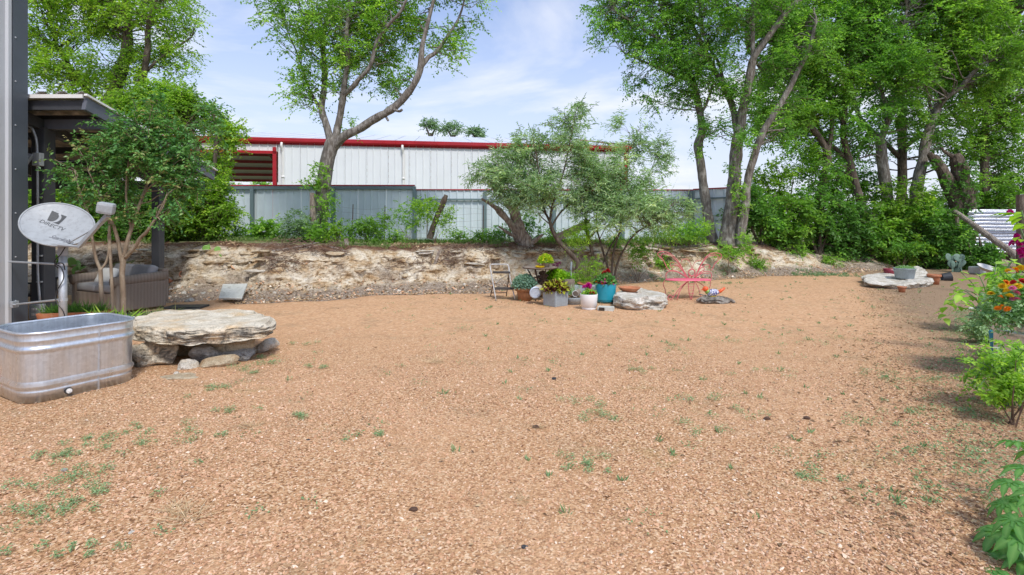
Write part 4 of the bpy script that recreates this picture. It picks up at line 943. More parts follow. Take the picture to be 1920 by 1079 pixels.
# ------------------------------------------------------------------ stones
def stone(name, label, cat, c, s, seed, mat, rot=(0, 0, 0), level=3, planes=12, rough=.05, flat=False, strata=0, group=None):
    v, f = rock_verts(s, seed, level, planes, rough, flat, 0, strata); v = v @ np.array(Euler(rot).to_matrix()).T
    c = np.array(c, float); mb = MB(); mb.add(v + c, f)
    o = mb.build(name, M[mat], org=(c[0], c[1], c[2] + v[:, 2].min()), smooth=False); return tag(o, label, cat, group)
def slab(name, label, cat, outline, z_bot, z_top, seed, mat, rough=.02, tilt=(0, 0), n=120, layers=14, under=.75, edge=.5):
    """a slab from a plan outline (x, y points, clockwise or not) with broken, layered edges"""
    o = np.array(outline, float); c = o.mean(0); P = catmull(np.vstack((o, o[:1])), 12)[:-1]
    t = np.linspace(0, len(P), n, endpoint=False).astype(int); P = P[t]; n = len(P); rel = P - c
    ks, V = [], []
    zc_ = np.linspace(0, 1, layers)
    for q in zc_:
        bul = 1 - (1 - under) * (1 - q) ** 1.6 - .07 * max(0, (q - .72) / .28) ** 2
        ks.append((bul, q))
    inner = [(.93, 1), (.8, 1), (.62, 1), (.42, 1), (.22, 1), (.05, 1)]
    bot = [(under * k, 0) for k in (.05, .5, .85)]
    allr = bot + ks + inner
    for sc, q in allr:
        z = z_bot + (z_top - z_bot) * q; ring = np.concatenate((c + rel * sc, np.full((n, 1), z)), 1); V.append(ring)
    V = np.concatenate(V); d = V - np.array((*c, (z_bot + z_top) / 2)); rad = nrm(d * (1, 1, 0)); q = np.repeat([k[1] for k in allr], n); sc = np.repeat([k[0] for k in allr], n)
    edgef = np.clip((sc - .5) / .4, 0, 1)
    nz = fbm(V * (4, 4, 14), 4, seed) * .5 + fbm(V * (2.2, 2.2, 2.2), 3, seed + 5)
    big = vnoise(V * (2.6, 2.6, .5), seed + 9)
    hl = _hash(np.floor(q * 5).astype(np.int64), np.floor(V[:, 0] * 5 + V[:, 1] * 3).astype(np.int64), np.zeros(len(V), np.int64), seed)
    V = V + rad * ((rough * 2.6) * nz * edgef + .10 * edge * big * edgef + .022 * (hl - .6) * edgef * (q < .95) * (q > .02) - .05 * np.abs(vnoise(V * (4.5, 4.5, 2), seed + 11)) * edgef)[:, None]
    V[:, 2] += np.where(q > .9, rough * 1.3 * fbm(V * (3, 3, 1), 4, seed + 2) - .03 * edge * np.clip(vnoise(V * 2.2, seed + 4), 0, 1), 0) + np.where(q < .1, rough * 1.5 * fbm(V * (3, 3, 1), 3, seed + 3), 0)
    V[:, 2] += np.where((q > .1) & (q < .9), rough * .8 * fbm(V * (5, 5, 5), 3, seed + 7), 0)
    V[:, 2] += (V[:, 0] - c[0]) * tilt[0] + (V[:, 1] - c[1]) * tilt[1]
    m = len(allr); i = np.arange(m - 1)[:, None] * n; j = np.arange(n)[None]
    mb = MB(); mb.add(V, [np.stack((i + j, i + (j + 1) % n, i + n + (j + 1) % n, i + n + j), -1).reshape(-1, 4), (np.arange(n) + (m - 1) * n).reshape(1, -1), np.arange(n)[::-1].reshape(1, -1)])
    return tag(mb.build(name, M[mat], org=(*c, z_bot)), label, cat)
def plan(z, pts): return [G(px, py, z)[:2] for px, py in pts]
slab('stone_slab', 'large flat limestone slab resting like a table on stones beside the stock tank', 'stone slab',
     plan(.41, [(238, 604), (252, 596), (290, 586), (345, 580), (420, 581), (480, 581), (503, 589), (511, 600), (486, 610), (440, 613), (400, 615), (350, 619), (300, 619), (256, 614)]), .25, .415, 3, 'lime', .020, n=240, layers=20, under=.95, edge=.38)
stone('boulder', 'big weathered boulder under the left end of the limestone slab', 'boulder', W(290, 664, 5.42) - (0, 0, -.02), (.29, .24, .155), 21, 'lime_grey' if 0 else 'lime', level=4, planes=14, rough=.07, rot=(0, 0, .2))
stone('boulder', 'smaller dark boulder half hidden behind the big one under the slab', 'boulder', W(338, 655, 5.85) + (0, 0, .02), (.17, .2, .16), 22, 'lime_tan', planes=10)
stone('block', 'squared brownish stone block under the right half of the limestone slab', 'stone block', W(434, 646, 5.72) + (0, 0, .02), (.31, .2, .14), 23, 'lime_tan', planes=5, rough=.03)
for k, (px, py, Y, s, seed, mt, rot, lab) in enumerate([
    (388, 666, 5.50, (.165, .13, .12), 31, 'lime_grey', (0, .2, .3), 'rounded blue-grey rock leaning in front of the slab'),
    (448, 661, 5.62, (.22, .13, .09), 32, 'lime_grey', (0, .28, -.1), 'long dark grey rock sloping to the right in front of the slab'),
    (416, 680, 5.36, (.21, .12, .08), 33, 'lime_tan', (0, -.12, .1), 'wedge shaped tan rock in front of the blue-grey rock'),
    (350, 686, 5.25, (.11, .09, .07), 34, 'lime_pale', (0, 0, .5), 'small pale angular rock in front of the big boulder'),
    (497, 649, 5.95, (.17, .10, .075), 35, 'lime_pale', (0, -.32, .2), 'smooth cream rock lying at the right end of the slab'),
    (331, 701, 5.05, (.035, .03, .02), 36, 'lime_pale', (0, 0, 0), 'little round pale stone on the gravel beside the tank')]):
    stone('rock', lab, 'rock', W(px, py, Y), s, seed, mt, rot, planes=13, rough=.05)
stone('flush_stone', 'flat tan stone set nearly flush in the gravel near the tank', 'flat stone', G(338, 708) + (0, 0, -.005), (.22, .13, .028), 38, 'lime_tan', flat=True, planes=8, rough=.03)

slab('stone_slab', 'white weathered limestone rock with a terracotta saucer on it beside the teal pot', 'boulder',
     plan(.19, [(1152, 552), (1158, 545), (1185, 541), (1215, 544), (1238, 549), (1250, 555), (1243, 560), (1215, 560), (1200, 563), (1172, 562), (1155, 558)]), -.03, .20, 7, 'lime_white', .028, n=180, layers=16, under=.86, edge=.5)
slab('stone_slab', 'low pale limestone slab on the gravel with a galvanised tub on top, far right', 'stone slab',
     plan(.17, [(1616, 520), (1630, 515), (1665, 512), (1695, 508), (1722, 506), (1738, 511), (1742, 516), (1752, 523), (1725, 528), (1690, 530), (1650, 528), (1618, 525)]), .01, .18, 12, 'lime_white', .034, n=150, layers=16, under=.88, edge=.45, tilt=(0.01, .03))

# paver leaning on the bank toe
c0 = on(0, 0, 9.6)
def toe(px, py, Y, dz=0): p = W(px, py, Y); return np.array((p[0], p[1], gzf(p[0], p[1]) + dz))
mb = MB(); q = [W(410, 561, 9.63) + (0, 0, .02), W(453, 562, 9.66) + (0, 0, .02), W(464, 532, 10.12), W(418, 533, 10.08)]
nn = nrm(np.cross(q[1] - q[0], q[3] - q[0])); V = q + [p - nn * .03 for p in q]; mb.add(V, BOXF[:, ::-1]); tag(mb.build('paver', M['concrete'], org=q[0]), 'pale square concrete paver leaning on the foot of the bank', 'paver')

# loose stones on the bank toe
loose = [(313, 527, .10, 'lime_pale'), (335, 541, .075, 'lime_pale'), (321, 545, .055, 'lime_white'), (345, 552, .07, 'lime_pale'), (360, 546, .045, 'lime_white'), (366, 556, .06, 'lime_tan'), (382, 552, .045, 'lime_grey'), (395, 548, .06, 'lime_tan'), (352, 558, .035, 'lime_white'),
         (368, 536, .05, 'lime_white'), (317, 560, .05, 'lime_pale'), (355, 567, .09, 'lime_grey'), (392, 566, .03, 'lime_pale'), (760, 520, .09, 'lime_tan'), (748, 547, .05, 'lime_pale'), (728, 549, .035, 'lime_pale'), (763, 551, .045, 'lime_tan'), (573, 537, .045, 'lime_pale'), (606, 520, .035, 'lime_tan'),
         (560, 560, .05, 'lime_tan'), (515, 551, .04, 'lime_pale'), (590, 556, .035, 'lime_tan'), (620, 558, .03, 'lime_pale'), (490, 562, .03, 'lime_pale'), (800, 545, .035, 'lime_pale'), (790, 532, .05, 'lime_tan'), (725, 538, .04, 'lime_tan'), (1150, 515, .04, 'lime_white'), (1195, 520, .03, 'lime_white'), (1220, 500, .05, 'lime_white'), (1450, 505, .06, 'lime_white'), (1480, 500, .04, 'lime_pale'), (750, 456, .07, 'lime_tan'), (900, 452, .045, 'lime_pale'), (948, 458, .06, 'lime_pale'), (962, 457, .05, 'lime_tan'),
         (430, 500, .05, 'lime_tan'), (470, 495, .06, 'lime_pale'), (540, 500, .05, 'lime_tan'), (660, 540, .04, 'lime_tan'), (690, 545, .05, 'lime_pale'), (840, 540, .04, 'lime_tan'), (870, 535, .05, 'lime_pale')]
def bank_hit(px, py):
    """walk along the sight line until it meets the ground"""
    for Y in np.arange(7, 24, .04):
        p = W(px, py, Y)
        if gzf(p[0], p[1]) >= p[2]: return p
    return W(px, py, 20)
ORD = 'first second third fourth fifth sixth seventh eighth ninth tenth eleventh twelfth thirteenth fourteenth fifteenth sixteenth seventeenth eighteenth nineteenth twentieth'.split()
SEG = [(0, 350, 'beside the loveseat arm'), (350, 400, 'between loveseat and concrete paver'), (400, 640, 'between the paver and the grey wood stub'), (640, 790, 'under the leaning narrow dead trunk'), (790, 1000, 'left of the step stool and round table'), (1000, 1300, 'behind the white rock'), (1300, 1900, 'on the slope right of the bench')]
loose = [(a + .01 * k, b, s, m) for k, (a, b, s, m) in enumerate(loose)]
for k, (px, py, s, mt) in enumerate(loose):
    p = bank_hit(px, py); v, f = rock_verts((s * 1.25, s, s * .8), 700 + k, 2, 11, .04)
    mb = MB(); mb.add(place(v, p + (0, 0, s * .25), (0, 0, rng.uniform(0, 6))), f)
    seg = next(q for q in SEG if q[0] <= px < q[1]); mem = sorted(q[0] for q in loose if seg[0] <= q[0] < seg[1]); nth = ORD[mem.index(px)]
    tag(mb.build('loose_stone', M[mt], org=p), '%s stone, %s from the left of those %s' % (dict(lime_pale='cream', lime_white='whitish', lime_tan='tan', lime_grey='grey')[mt], nth, seg[2]), 'stone', 'loose stones on the bank')
for px, py, s, lab in [(600 * 1.0, 0, 0, '')][:0]: pass
for px, py, s, lab in [(248 + 0, 0, 0, '')][:0]: pass
for px, py, r, mt, lab in [(1039, 712, .028, 'black_plastic', 'dark clod of earth on the gravel in the middle of the yard'), (1437, 787, .03, 'rust', 'brown clod beside the weeds in the right half of the yard'), (1512, 786, .028, 'rust', 'brown crumbly clod, the right one of a pair in the yard'), (1006, 803, .03, 'rust', 'brown clod in the centre of the foreground gravel'), (775, 958, .024, 'rust', 'dark brown clod in the left foreground gravel'), (982, 1028, .02, 'black_plastic', 'nearly black small stone nearest the bottom edge'),
                           (248, 1000, .018, 'lime_white', 'small white stone in the left foreground gravel'), (578, 827, .018, 'black_plastic', 'small dark pebble left of the middle of the yard'), (120, 883, .02, 'lime_grey', 'pale grey pebble among the creeping weeds on the left'), (845, 643, .0, 'rust', '')]:
    r *= .75
    if r: stone('clod' if mt in ('rust', 'black_plastic') else 'pebble', lab, 'clod' if mt in ('rust', 'black_plastic') else 'pebble', G(px, py) + (0, 0, r * .3), (r * 1.3, r, r * .7), int(px), mt, level=2, planes=9, rough=.12)

# ------------------------------------------------------------------ pots
def pot_round(name, label, cat, c, r, h, mat, prof, parts=(), soil=.9):
    t = thing(name, label, cat, c); mb = MB(); lathe(mb, [(r * a, h * b) for a, b in prof], c, 36); mb.build('pot', M[mat], t, smooth=True)
    rs = prof[-1][0] * r
    mb = MB(); n = 20; a = np.linspace(0, 2 * PI, n, endpoint=False); ring = np.stack((np.cos(a) * rs * .98, np.sin(a) * rs * .98, np.full(n, h * soil)), -1) + np.array(c)
    mb.add(np.vstack((ring, [np.array(c) + (0, 0, h * soil + .01)])), np.array([(k, (k + 1) % n, n) for k in range(n)])); mb.build('soil', M['soil'], t); return t
def dome_leaves(t, name, c, r, hgt, n, ln, wd, mat, tone=.5, flat=1.0, seed=0, ts=.15, hang=0.0):
    g = np.random.default_rng(seed + 100); d = nrm(g.normal(size=(n, 3))); d[:, 2] = np.abs(d[:, 2]) * 1.0 - hang * g.uniform(0, 1, n)
    p = np.array(c) + d * np.array((r, r, hgt)) * g.uniform(.55, 1.03, (n, 1)); mb = MB()
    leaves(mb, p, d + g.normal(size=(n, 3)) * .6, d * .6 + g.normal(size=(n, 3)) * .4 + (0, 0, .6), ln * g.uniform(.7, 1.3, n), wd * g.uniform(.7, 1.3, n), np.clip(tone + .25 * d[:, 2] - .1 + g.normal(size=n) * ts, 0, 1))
    return mb.build(name, M[mat], t)
def stems(t, c, r, h, n, mat='twig', seed=0):
    g = np.random.default_rng(seed); mb = MB()
    for _ in range(n):
        a = g.uniform(0, 2 * PI); e = np.array(c) + (r * math.cos(a) * g.uniform(.3, .9), r * math.sin(a) * g.uniform(.3, .9), h * g.uniform(.6, 1)); tube(mb, [np.array(c) + (g.normal() * .02, g.normal() * .02, 0), (np.array(c) + e) / 2 + (0, 0, .03), e], [.006, .005, .003], 4, cap=False)
    return mb.build('stems', M[mat], t)
BLM = {}
def blossom_mesh(kind, r, mat, cmat=None):
    key = (kind, round(r, 3), mat)
    if key in BLM: return BLM[key]
    g = np.random.default_rng(len(BLM)); mb = MB()
    if kind == 'zinnia':
        for lay in range(4):
            n = 20 - lay * 3; a = np.linspace(0, 2 * PI, n, endpoint=False) + lay * .2; d = np.stack((np.cos(a), np.sin(a), np.full(n, .15 + .4 * lay)), -1)
            leaves(mb, np.repeat([(0, 0, .004 * lay)], n, 0), d, np.repeat([(0, 0, 1.0)], n, 0), r * (1 - .2 * lay), r * .34, .5 + g.normal(size=n) * .15)
        mb2 = MB(); blob(mb, (0, 0, r * .22), (r * .28, r * .28, r * .18), 1, mat=1)
    else:
        n = 60; d = nrm(g.normal(size=(n, 3))); d[:, 2] = np.abs(d[:, 2]) * .9
        leaves(mb, d * r * (.4, .4, .4), d + g.normal(size=(n, 3)) * .4, g.normal(size=(n, 3)), r * .75, r * .7, np.clip(.5 + g.normal(size=n) * .25, 0, 1))
    o = mb.build('blossom', [M[mat], M[cmat or mat]], local=True); me = o.data; bpy.data.objects.remove(o); BLM[key] = me; return me
def blossom(t, p, kind, r, mat, cmat=None, tilt=None):
    me = blossom_mesh(kind, r, mat, cmat); o = bpy.data.objects.new('blossom', me); COL.objects.link(o); o.parent = t
    o.location = tuple(np.array(p) - ORG[t.name]); o.rotation_euler = tilt or (rng.uniform(-.5, .9), rng.uniform(-.4, .4), rng.uniform(0, 6)); return o
RIM = [(.62, 0), (.66, .0), (.80, .74), (.80, .76), (.96, .76), (1.0, .80), (1.0, .98), (.97, 1.0), (.88, 1.0), (.86, .9)]
CUP = [(.74, 0), (.78, 0), (.82, .17), (.80, .18), (.88, .20), (.96, .75), (1.0, .97), (.99, 1.0), (.95, 1.0), (.93, .88)]

# terracotta pot with grey-green sedum
c = G(984, 563); t = pot_round('potted_plant', 'terracotta pot of grey-green sedum standing beside the step stool', 'potted plant', c, .20, .25, 'terra_dark', RIM)
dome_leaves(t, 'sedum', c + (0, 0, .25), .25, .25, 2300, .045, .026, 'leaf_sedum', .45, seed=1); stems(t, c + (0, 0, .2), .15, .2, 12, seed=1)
# pale enamel pail on its side
c = G(1006, 562); t = thing('pail', 'pale blue enamel pail lying on its side against the rusty table base', 'pail', c + (0, -.1, .02))
cc = W(1004, 549, 9.55); mb = MB(); lathe(mb, [(.02, -.02), (.10, -.018), (.113, -.01), (.115, .0), (.108, .006), (.095, .010)], cc, 30, rot=(R(90) + R(8), 0, R(14)))
lathe(mb, [(0, 0), (.05, -.005), (.096, .004)], cc, 30, rot=(R(98), 0, R(14))); mb.build('lid', M['enamel'], t, smooth=True)
mb = MB(); lathe(mb, [(.106, -.02), (.104, -.20), (.0, -.21)], cc, 26, rot=(R(98), 0, R(-22))); mb.build('body', M['cream'], t, smooth=True)
# round patio table with a rusty wheel base
TX = W(1013, 500, 10.2); TX = np.array((TX[0], 10.2, 0)); t = thing('round_table', 'round brown patio table with rusty iron base between the step stool and planters', 'table', TX)
ZT = CAMH - (501 - HY) * 10.2 / FPX
mb = MB(); lathe(mb, [(0, ZT - .03), (.30, ZT - .03), (.335, ZT - .025), (.345, ZT - .01), (.335, ZT), (0, ZT)], TX, 40); mb.build('table_top', M['oldwood'], t)
mb = MB(); tube(mb, [(TX[0] + .345 * math.cos(a), TX[1] + .345 * math.sin(a), ZT - .012) for a in np.linspace(0, 2 * PI, 40, endpoint=False)], .012, 6, closed=True); mb.build('edge_band', M['rust'], t)
for a in (R(20), R(110), R(200), R(290), R(245)):
    ca, sa = math.cos(a), math.sin(a)
    mb = MB(); tube(mb, catmull([TX + (.27 * ca, .27 * sa, ZT - .04), TX + (.17 * ca, .17 * sa, ZT - .2), TX + (.08 * ca, .08 * sa, .32), TX + (.13 * ca, .13 * sa, .15), TX + (.24 * ca, .24 * sa, 0)], 5), .014, 6); mb.build('leg', M['rust'], t)
mb = MB(); tube(mb, [TX + (0, 0, .05), TX + (0, 0, ZT - .25)], .045, 8, rough=.3)
for q in range(5): blob(mb, TX + (rng.normal() * .05, -.03 + rng.normal() * .04, .25 + .07 * q), (.07, .05, .05), 2, noise=.5, seed=q)
tube(mb, [TX + (-.05, -.05, .3), TX + (.13, -.12, .50)], .035, 8, rough=.3); mb.build('column', M['rust'], t)
mb = MB(); cw = TX + (-.06, -.12, .28); tube(mb, [cw + (.17 * math.cos(a), 0, .17 * math.sin(a)) for a in np.linspace(0, 2 * PI, 24, endpoint=False)], .014, 6, closed=True)
for a in np.linspace(0, PI, 4, endpoint=False): tube(mb, [cw + (.17 * math.cos(a), 0, .17 * math.sin(a)), cw - (.17 * math.cos(a), 0, .17 * math.sin(a))], .009, 5)
mb.build('wheel', M['rust'], t)
# pot of yellow flowers on the table
c = np.array((TX[0] + .10, 10.12, ZT)); t = pot_round('flower_pot', 'small pot of bright yellow-green flowers on the round table', 'flower pot', c, .085, .10, 'oldwood', CUP)
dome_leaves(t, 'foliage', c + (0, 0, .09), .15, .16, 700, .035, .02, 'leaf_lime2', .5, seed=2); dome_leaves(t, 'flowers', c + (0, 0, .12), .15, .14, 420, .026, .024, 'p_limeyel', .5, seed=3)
mb = MB(); c = np.array((TX[0] - .02, 9.98, ZT)); lathe(mb, [(.02, 0), (.08, .01), (.095, .035), (.09, .037), (.06, .02), (0, .018)], c, 20); tag(mb.build('dish_of_petals', M['p_yellow'], org=c), 'little yellow dish on the front edge of the round table', 'dish')
# step stool
c = G(940, 562); t = thing('step_stool', 'folding metal step stool with white rails and two dark treads left of the table', 'step stool', c)
cs = lambda px, py, Y: W(px, py, Y)
fr_ = [cs(930, 564, 10.0), cs(923, 523, 10.12), cs(919, 500, 10.2), cs(921, 496.5, 10.2), cs(926, 496, 10.2), cs(947, 496, 10.28), cs(952, 497.5, 10.28), cs(954, 502, 10.27), cs(957, 525, 10.2), cs(966, 562, 10.08)]
mb = MB(); tube(mb, catmull(fr_, 4), .0125, 8); mb.build('front_frame', M['steel_white'], t, smooth=True)
for a, b in (((924, 512), (956, 511)), ((928, 543), (963, 541))):
    mb = MB(); p, q = cs(*a, 10.12), cs(*b, 10.16); m_ = (p + q) / 2 + (0, .06, 0); bbox(mb, m_, (abs(q[0] - p[0]) + .01, .20, .028), .006); mb.build('tread', M['black_tread'], t)
for xa, xb, ya in ((924, 919, 536), (955, 949, 512)):
    mb = MB(); tube(mb, [cs(xa, ya, 10.3), cs(xb, 559, 10.62)], .011, 6); mb.build('rear_leg', M['brown_steel'], t)
mb = MB(); tube(mb, [cs(920, 550, 10.55), cs(950, 549, 10.55)], .010, 6); mb.build('rear_bar', M['brown_steel'], t)
mb = MB(); tube(mb, [cs(928, 531, 10.2), cs(952, 516, 10.3)], .006, 5); mb.build('brace', M['steel_white'], t)
# grey-blue square planter set corner-on, with coleus
c = G(1043, 575); c[1] += .15; t = thing('square_planter', 'grey-blue square metal planter of yellow and maroon coleus in front of the table', 'planter', c)
def square_pot(t, c, s, h, rz, mat, taper=.94, wall=.018, name='pot'):
    bm = bmesh.new(); a = s / 2; rows = [(a * taper, 0), (a, h), (a - wall, h), (a - wall, h * .82)]
    vs = [[bm.verts.new((sx * r, sy * r, z)) for sx, sy in ((-1, -1), (1, -1), (1, 1), (-1, 1))] for r, z in rows]
    for k in range(3):
        for j in range(4): bm.faces.new((vs[k][j], vs[k][(j + 1) % 4], vs[k + 1][(j + 1) % 4], vs[k + 1][j]))
    bm.faces.new(vs[0][::-1]); bmesh.ops.bevel(bm, geom=[e for e in bm.edges if abs(e.verts[0].co.z - e.verts[1].co.z) > h * .5 or e.verts[0].co.z > h * .9], offset=.006, segments=2, affect='EDGES')
    mb = MB(); addbm(mb, bm, c, rz); mb.build(name, M[mat], t)
    mb = MB(); a -= wall * 1.1; m = Rz3(rz); mb.add(np.array([(-a, -a, h * .86), (a, -a, h * .86), (a, a, h * .86), (-a, a, h * .86)]) @ m.T + c, np.array([(0, 1, 2, 3)])); mb.build('soil', M['soil'], t)
square_pot(t, c, .34, .285, R(38), 'galv_tub')
dome_leaves(t, 'coleus', c + (0, 0, .28), .22, .16, 520, .085, .055, 'coleus', .42, seed=4, ts=.3, hang=.25); stems(t, c + (0, 0, .24), .15, .2, 10, seed=4)
# variegated plant at its right
c = G(1068, 573); c[1] += .35; t = pot_round('potted_plant', 'pale variegated grassy plant tucked behind the grey-blue planter', 'potted plant', c, .09, .12, 'black_plastic', CUP)
mb = MB(); tufts(mb, np.array([c + (0, 0, .11)] * 3), .26, 60, g, .8, .006, lean=.8); mb.build('foliage', M['leaf_pale'], t)
# weathered wood trough with lime leaves
c = G(1046, 561); c = np.array((c[0] + .02, 10.35, 0)); t = thing('wood_trough', 'weathered wooden trough of lime green leaves behind the grey-blue planter', 'planter', c)
for dx, dy, sx, sy in ((0, -.14, .62, .022), (0, .14, .62, .022), (-.30, 0, .022, .26), (.30, 0, .022, .26)):
    mb = MB(); bbox(mb, c + (dx, dy, .30), (sx, sy, .20), .004); mb.build('board', M['oldwood'], t)
mb = MB(); box(mb, c + (0, 0, .35), (.58, .25, .01)); mb.build('soil', M['soil'], t)
for dx in (-.26, .26):
    mb = MB(); bbox(mb, c + (dx, 0, .10), (.04, .22, .20), .004); mb.build('leg', M['oldwood'], t)
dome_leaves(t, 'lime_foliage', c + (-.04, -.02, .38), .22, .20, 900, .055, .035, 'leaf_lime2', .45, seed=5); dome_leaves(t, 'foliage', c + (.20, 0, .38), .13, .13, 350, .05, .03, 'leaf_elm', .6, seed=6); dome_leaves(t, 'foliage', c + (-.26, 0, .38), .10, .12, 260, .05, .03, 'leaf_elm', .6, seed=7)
for k in range(6): blossom(t, c + (-.02 + rng.normal() * .04, .05, .60 + .02 * k), 'pom', .03, 'p_purple')
stems(t, c + (0, .04, .38), .1, .25, 8, seed=9)
# metal garden stake
p = G(1067, 556); c = np.array((p[0], 10.25, 0)); t = thing('garden_stake', 'dark grey metal garden stake with a flat paddle head among the planters', 'garden stake', c)
mb = MB(); tube(mb, [c, c + (0, 0, .62)], .008, 6); mb.build('rod', M['galv_dull'], t)
mb = MB(); bbox(mb, c + (0, -.01, .66), (.035, .02, .16), .006, rot=(0, R(6), R(50))); mb.build('head', M['galv_tub'], t)
# white pot with magenta flower
c = G(1106, 583); c[1] += .12; t = pot_round('flower_pot', 'white plastic pot with one magenta flower head, nearest of the pots', 'flower pot', c, .155, .275, 'white_pot', CUP)
dome_leaves(t, 'foliage', c + (0, 0, .25), .12, .10, 260, .045, .035, 'leaf_elm', .6, seed=8)
for dx, dz in ((-.04, .40), (.02, .41), (-.01, .43), (.0, .38), (-.07, .385)): blossom(t, c + (dx, rng.normal() * .02, dz), 'pom', .045, 'p_magenta')
for dx in (.02, .06): blossom(t, c + (dx, -.08, .30), 'pom', .03, 'p_red')
stems(t, c + (-.02, 0, .22), .03, .2, 5, seed=11)
# teal pot
c = G(1139, 569); c[1] += .18; t = pot_round('flower_pot', 'large teal glazed pot of red and pink flowers beside the white rock', 'flower pot', c, .205, .355, 'teal', [(.0, .0)] + [(.74, 0), (.76, 0.0), (.80, .13), (.86, .14), (.86, .16), (.95, .75), (.985, .98), (.98, 1.0), (.95, 1.0), (.93, .9)])
mb = MB(); lathe(mb, [(.205 * .75, .005), (.205 * .81, .005), (.205 * .85, .055), (.205 * .82, .06)], c, 36); mb.build('saucer_foot', M['teal_dark'], t, smooth=True)
dome_leaves(t, 'foliage', c + (0, 0, .335), .19, .20, 700, .06, .045, 'leaf_myrtle', .5, seed=12)
for k in range(34):
    a = rng.uniform(0, 2 * PI); blossom(t, c + (.19 * math.cos(a) * rng.uniform(.8, 1.08), .19 * math.sin(a) * rng.uniform(.8, 1.05), .375 + rng.normal() * .025), 'pom', .024, rng.choice(['p_magenta', 'p_pink', 'p_red', 'p_orange']))
for dx, dz in ((-.05, .55), (-.03, .57), (.03, .60), (.05, .58), (.04, .61)): blossom(t, c + (dx, -.02, dz), 'pom', .035, 'p_red')
stems(t, c + (0, 0, .33), .08, .25, 6, seed=13)
# concrete brick beside it
c = G(1136, 583); mb = MB(); bm = bmesh.new(); bmesh.ops.create_cube(bm, size=1); bmesh.ops.scale(bm, vec=(.27, .14, .075), verts=bm.verts); bmesh.ops.bevel(bm, geom=bm.edges[:], offset=.006, segments=2, affect='EDGES'); addbm(mb, bm, c + (0, 0, .037), R(-22))
t = thing('concrete_block', 'small grey concrete block lying between the white pot and the rock', 'concrete block', c); mb.build('body', M['concrete'], t)
mb = MB(); box(mb, c + (-.075, -.045, .04), (.09, .08, .045), R(-22)); mb.build('hollow', M['soil'], t)
# dark bowl planter, grey box planter and small things between
c = G(1078, 573); c[1] += .22; t = pot_round('bowl_planter', 'dark low bowl planter behind the white pot', 'planter', c, .20, .13, 'galv_tub', CUP); dome_leaves(t, 'foliage', c + (0, 0, .11), .15, .05, 300, .03, .02, 'leaf_dry', .4, seed=14)
mb = MB(); tube(mb, [c + (.02, -.12, .20), c + (.10, .0, .22)], .055, 14); mb.build('broken_pot', M['oldwood'], t)
mb = MB(); tube(mb, [c + (.02 + .055 * math.cos(a), -.12, .20 + .055 * math.sin(a)) for a in np.linspace(0, 2 * PI, 18, endpoint=False)], .010, 6, closed=True); mb.build('pot_rim', M['steel_white'], t)
c = np.array((W(1098, 0, 10.35)[0], 10.35, 0)); t = thing('box_planter', 'long grey box planter with terracotta shards in it, behind the white pot', 'planter', c)
mb = MB(); bbox(mb, c + (0, 0, .17), (.50, .26, .20), .01); mb.build('box', M['galv_tub'], t)
mb = MB(); box(mb, c + (0, 0, .035), (.44, .22, .07)); mb.build('base', M['oldwood'], t)
mb = MB(); lathe(mb, [(.02, 0), (.13, .012), (.15, .035), (.14, .037), (.0, .02)], c + (-.02, 0, .275), 20, rot=(R(8), 0, 0)); mb.build('shard', M['terracotta'], t)
# terracotta saucer on the white rock
c = W(1180, 541, 9.75); c = np.array((c[0], c[1], .21)); mb = MB(); lathe(mb, [(0, 0), (.13, 0), (.205, .07), (.21, .085), (.198, .085), (.125, .018), (0, .018)], c, 40); tag(mb.build('saucer', M['terracotta'], org=c, smooth=True), 'wide shallow terracotta saucer on the white rock', 'saucer')

# ------------------------------------------------------------------ butterfly bench
bb = thing('butterfly_bench', 'faded pink wrought metal bench with butterfly wing back beside the white rock', 'bench', G(1298, 562))
def bc(pts, Y, n=6): return catmull([W(1100 + a / 6.4, 460 + b / 6.4, Y) for a, b in pts], n)
def rod(name, pts, Y, r=.0075, mat='pink', n=6):
    mb = MB(); tube(mb, bc(pts, Y, n) if not isinstance(Y, tuple) else catmull([W(1100 + a / 6.4, 460 + b / 6.4, y) for (a, b), y in zip(pts, Y)], n), r, 6); mb.build(name, M[mat], bb, smooth=True)
YB_, YF_ = 10.55, 10.15
rod('wing_hoop', [(1215, 392), (1160, 300), (1105, 205), (1040, 130), (960, 85), (890, 80), (850, 105), (880, 145), (915, 175), (945, 235), (970, 285), (1010, 305), (1050, 312)], YB_, .009)
rod('wing_hoop', [(1205, 392), (1140, 275), (1080, 195), (1010, 130), (950, 105), (905, 110), (890, 140)], YB_)
rod('wing_scroll', [(1200, 392), (1130, 280), (1075, 225), (1020, 205), (1000, 220), (1010, 245), (1000, 265)], YB_)
rod('wing_scroll', [(1210, 395), (1150, 310), (1100, 255), (1050, 240), (1020, 262), (1040, 300)], YB_, .008)
rod('wing_hoop', [(955, 400), (952, 350), (985, 315), (1040, 305), (1100, 322), (1165, 360), (1220, 395)], YB_, .009)
rod('wing_scroll', [(1005, 312), (1070, 318), (1130, 345), (1205, 392)], YB_)
rod('wing_hoop', [(1300, 392), (1345, 280), (1390, 200), (1440, 135), (1500, 100), (1560, 95), (1612, 112), (1608, 150), (1570, 190), (1535, 225), (1515, 275), (1490, 305)], YB_, .009)
rod('wing_hoop', [(1308, 392), (1360, 270), (1410, 185), (1460, 140), (1520, 118), (1570, 128), (1585, 150), (1560, 170)], YB_)
rod('wing_scroll', [(1300, 392), (1350, 300), (1400, 250), (1440, 235), (1470, 240), (1478, 265), (1455, 280)], YB_)
rod('wing_scroll', [(1305, 392), (1370, 320), (1410, 290), (1400, 262), (1375, 275)], YB_, .008)
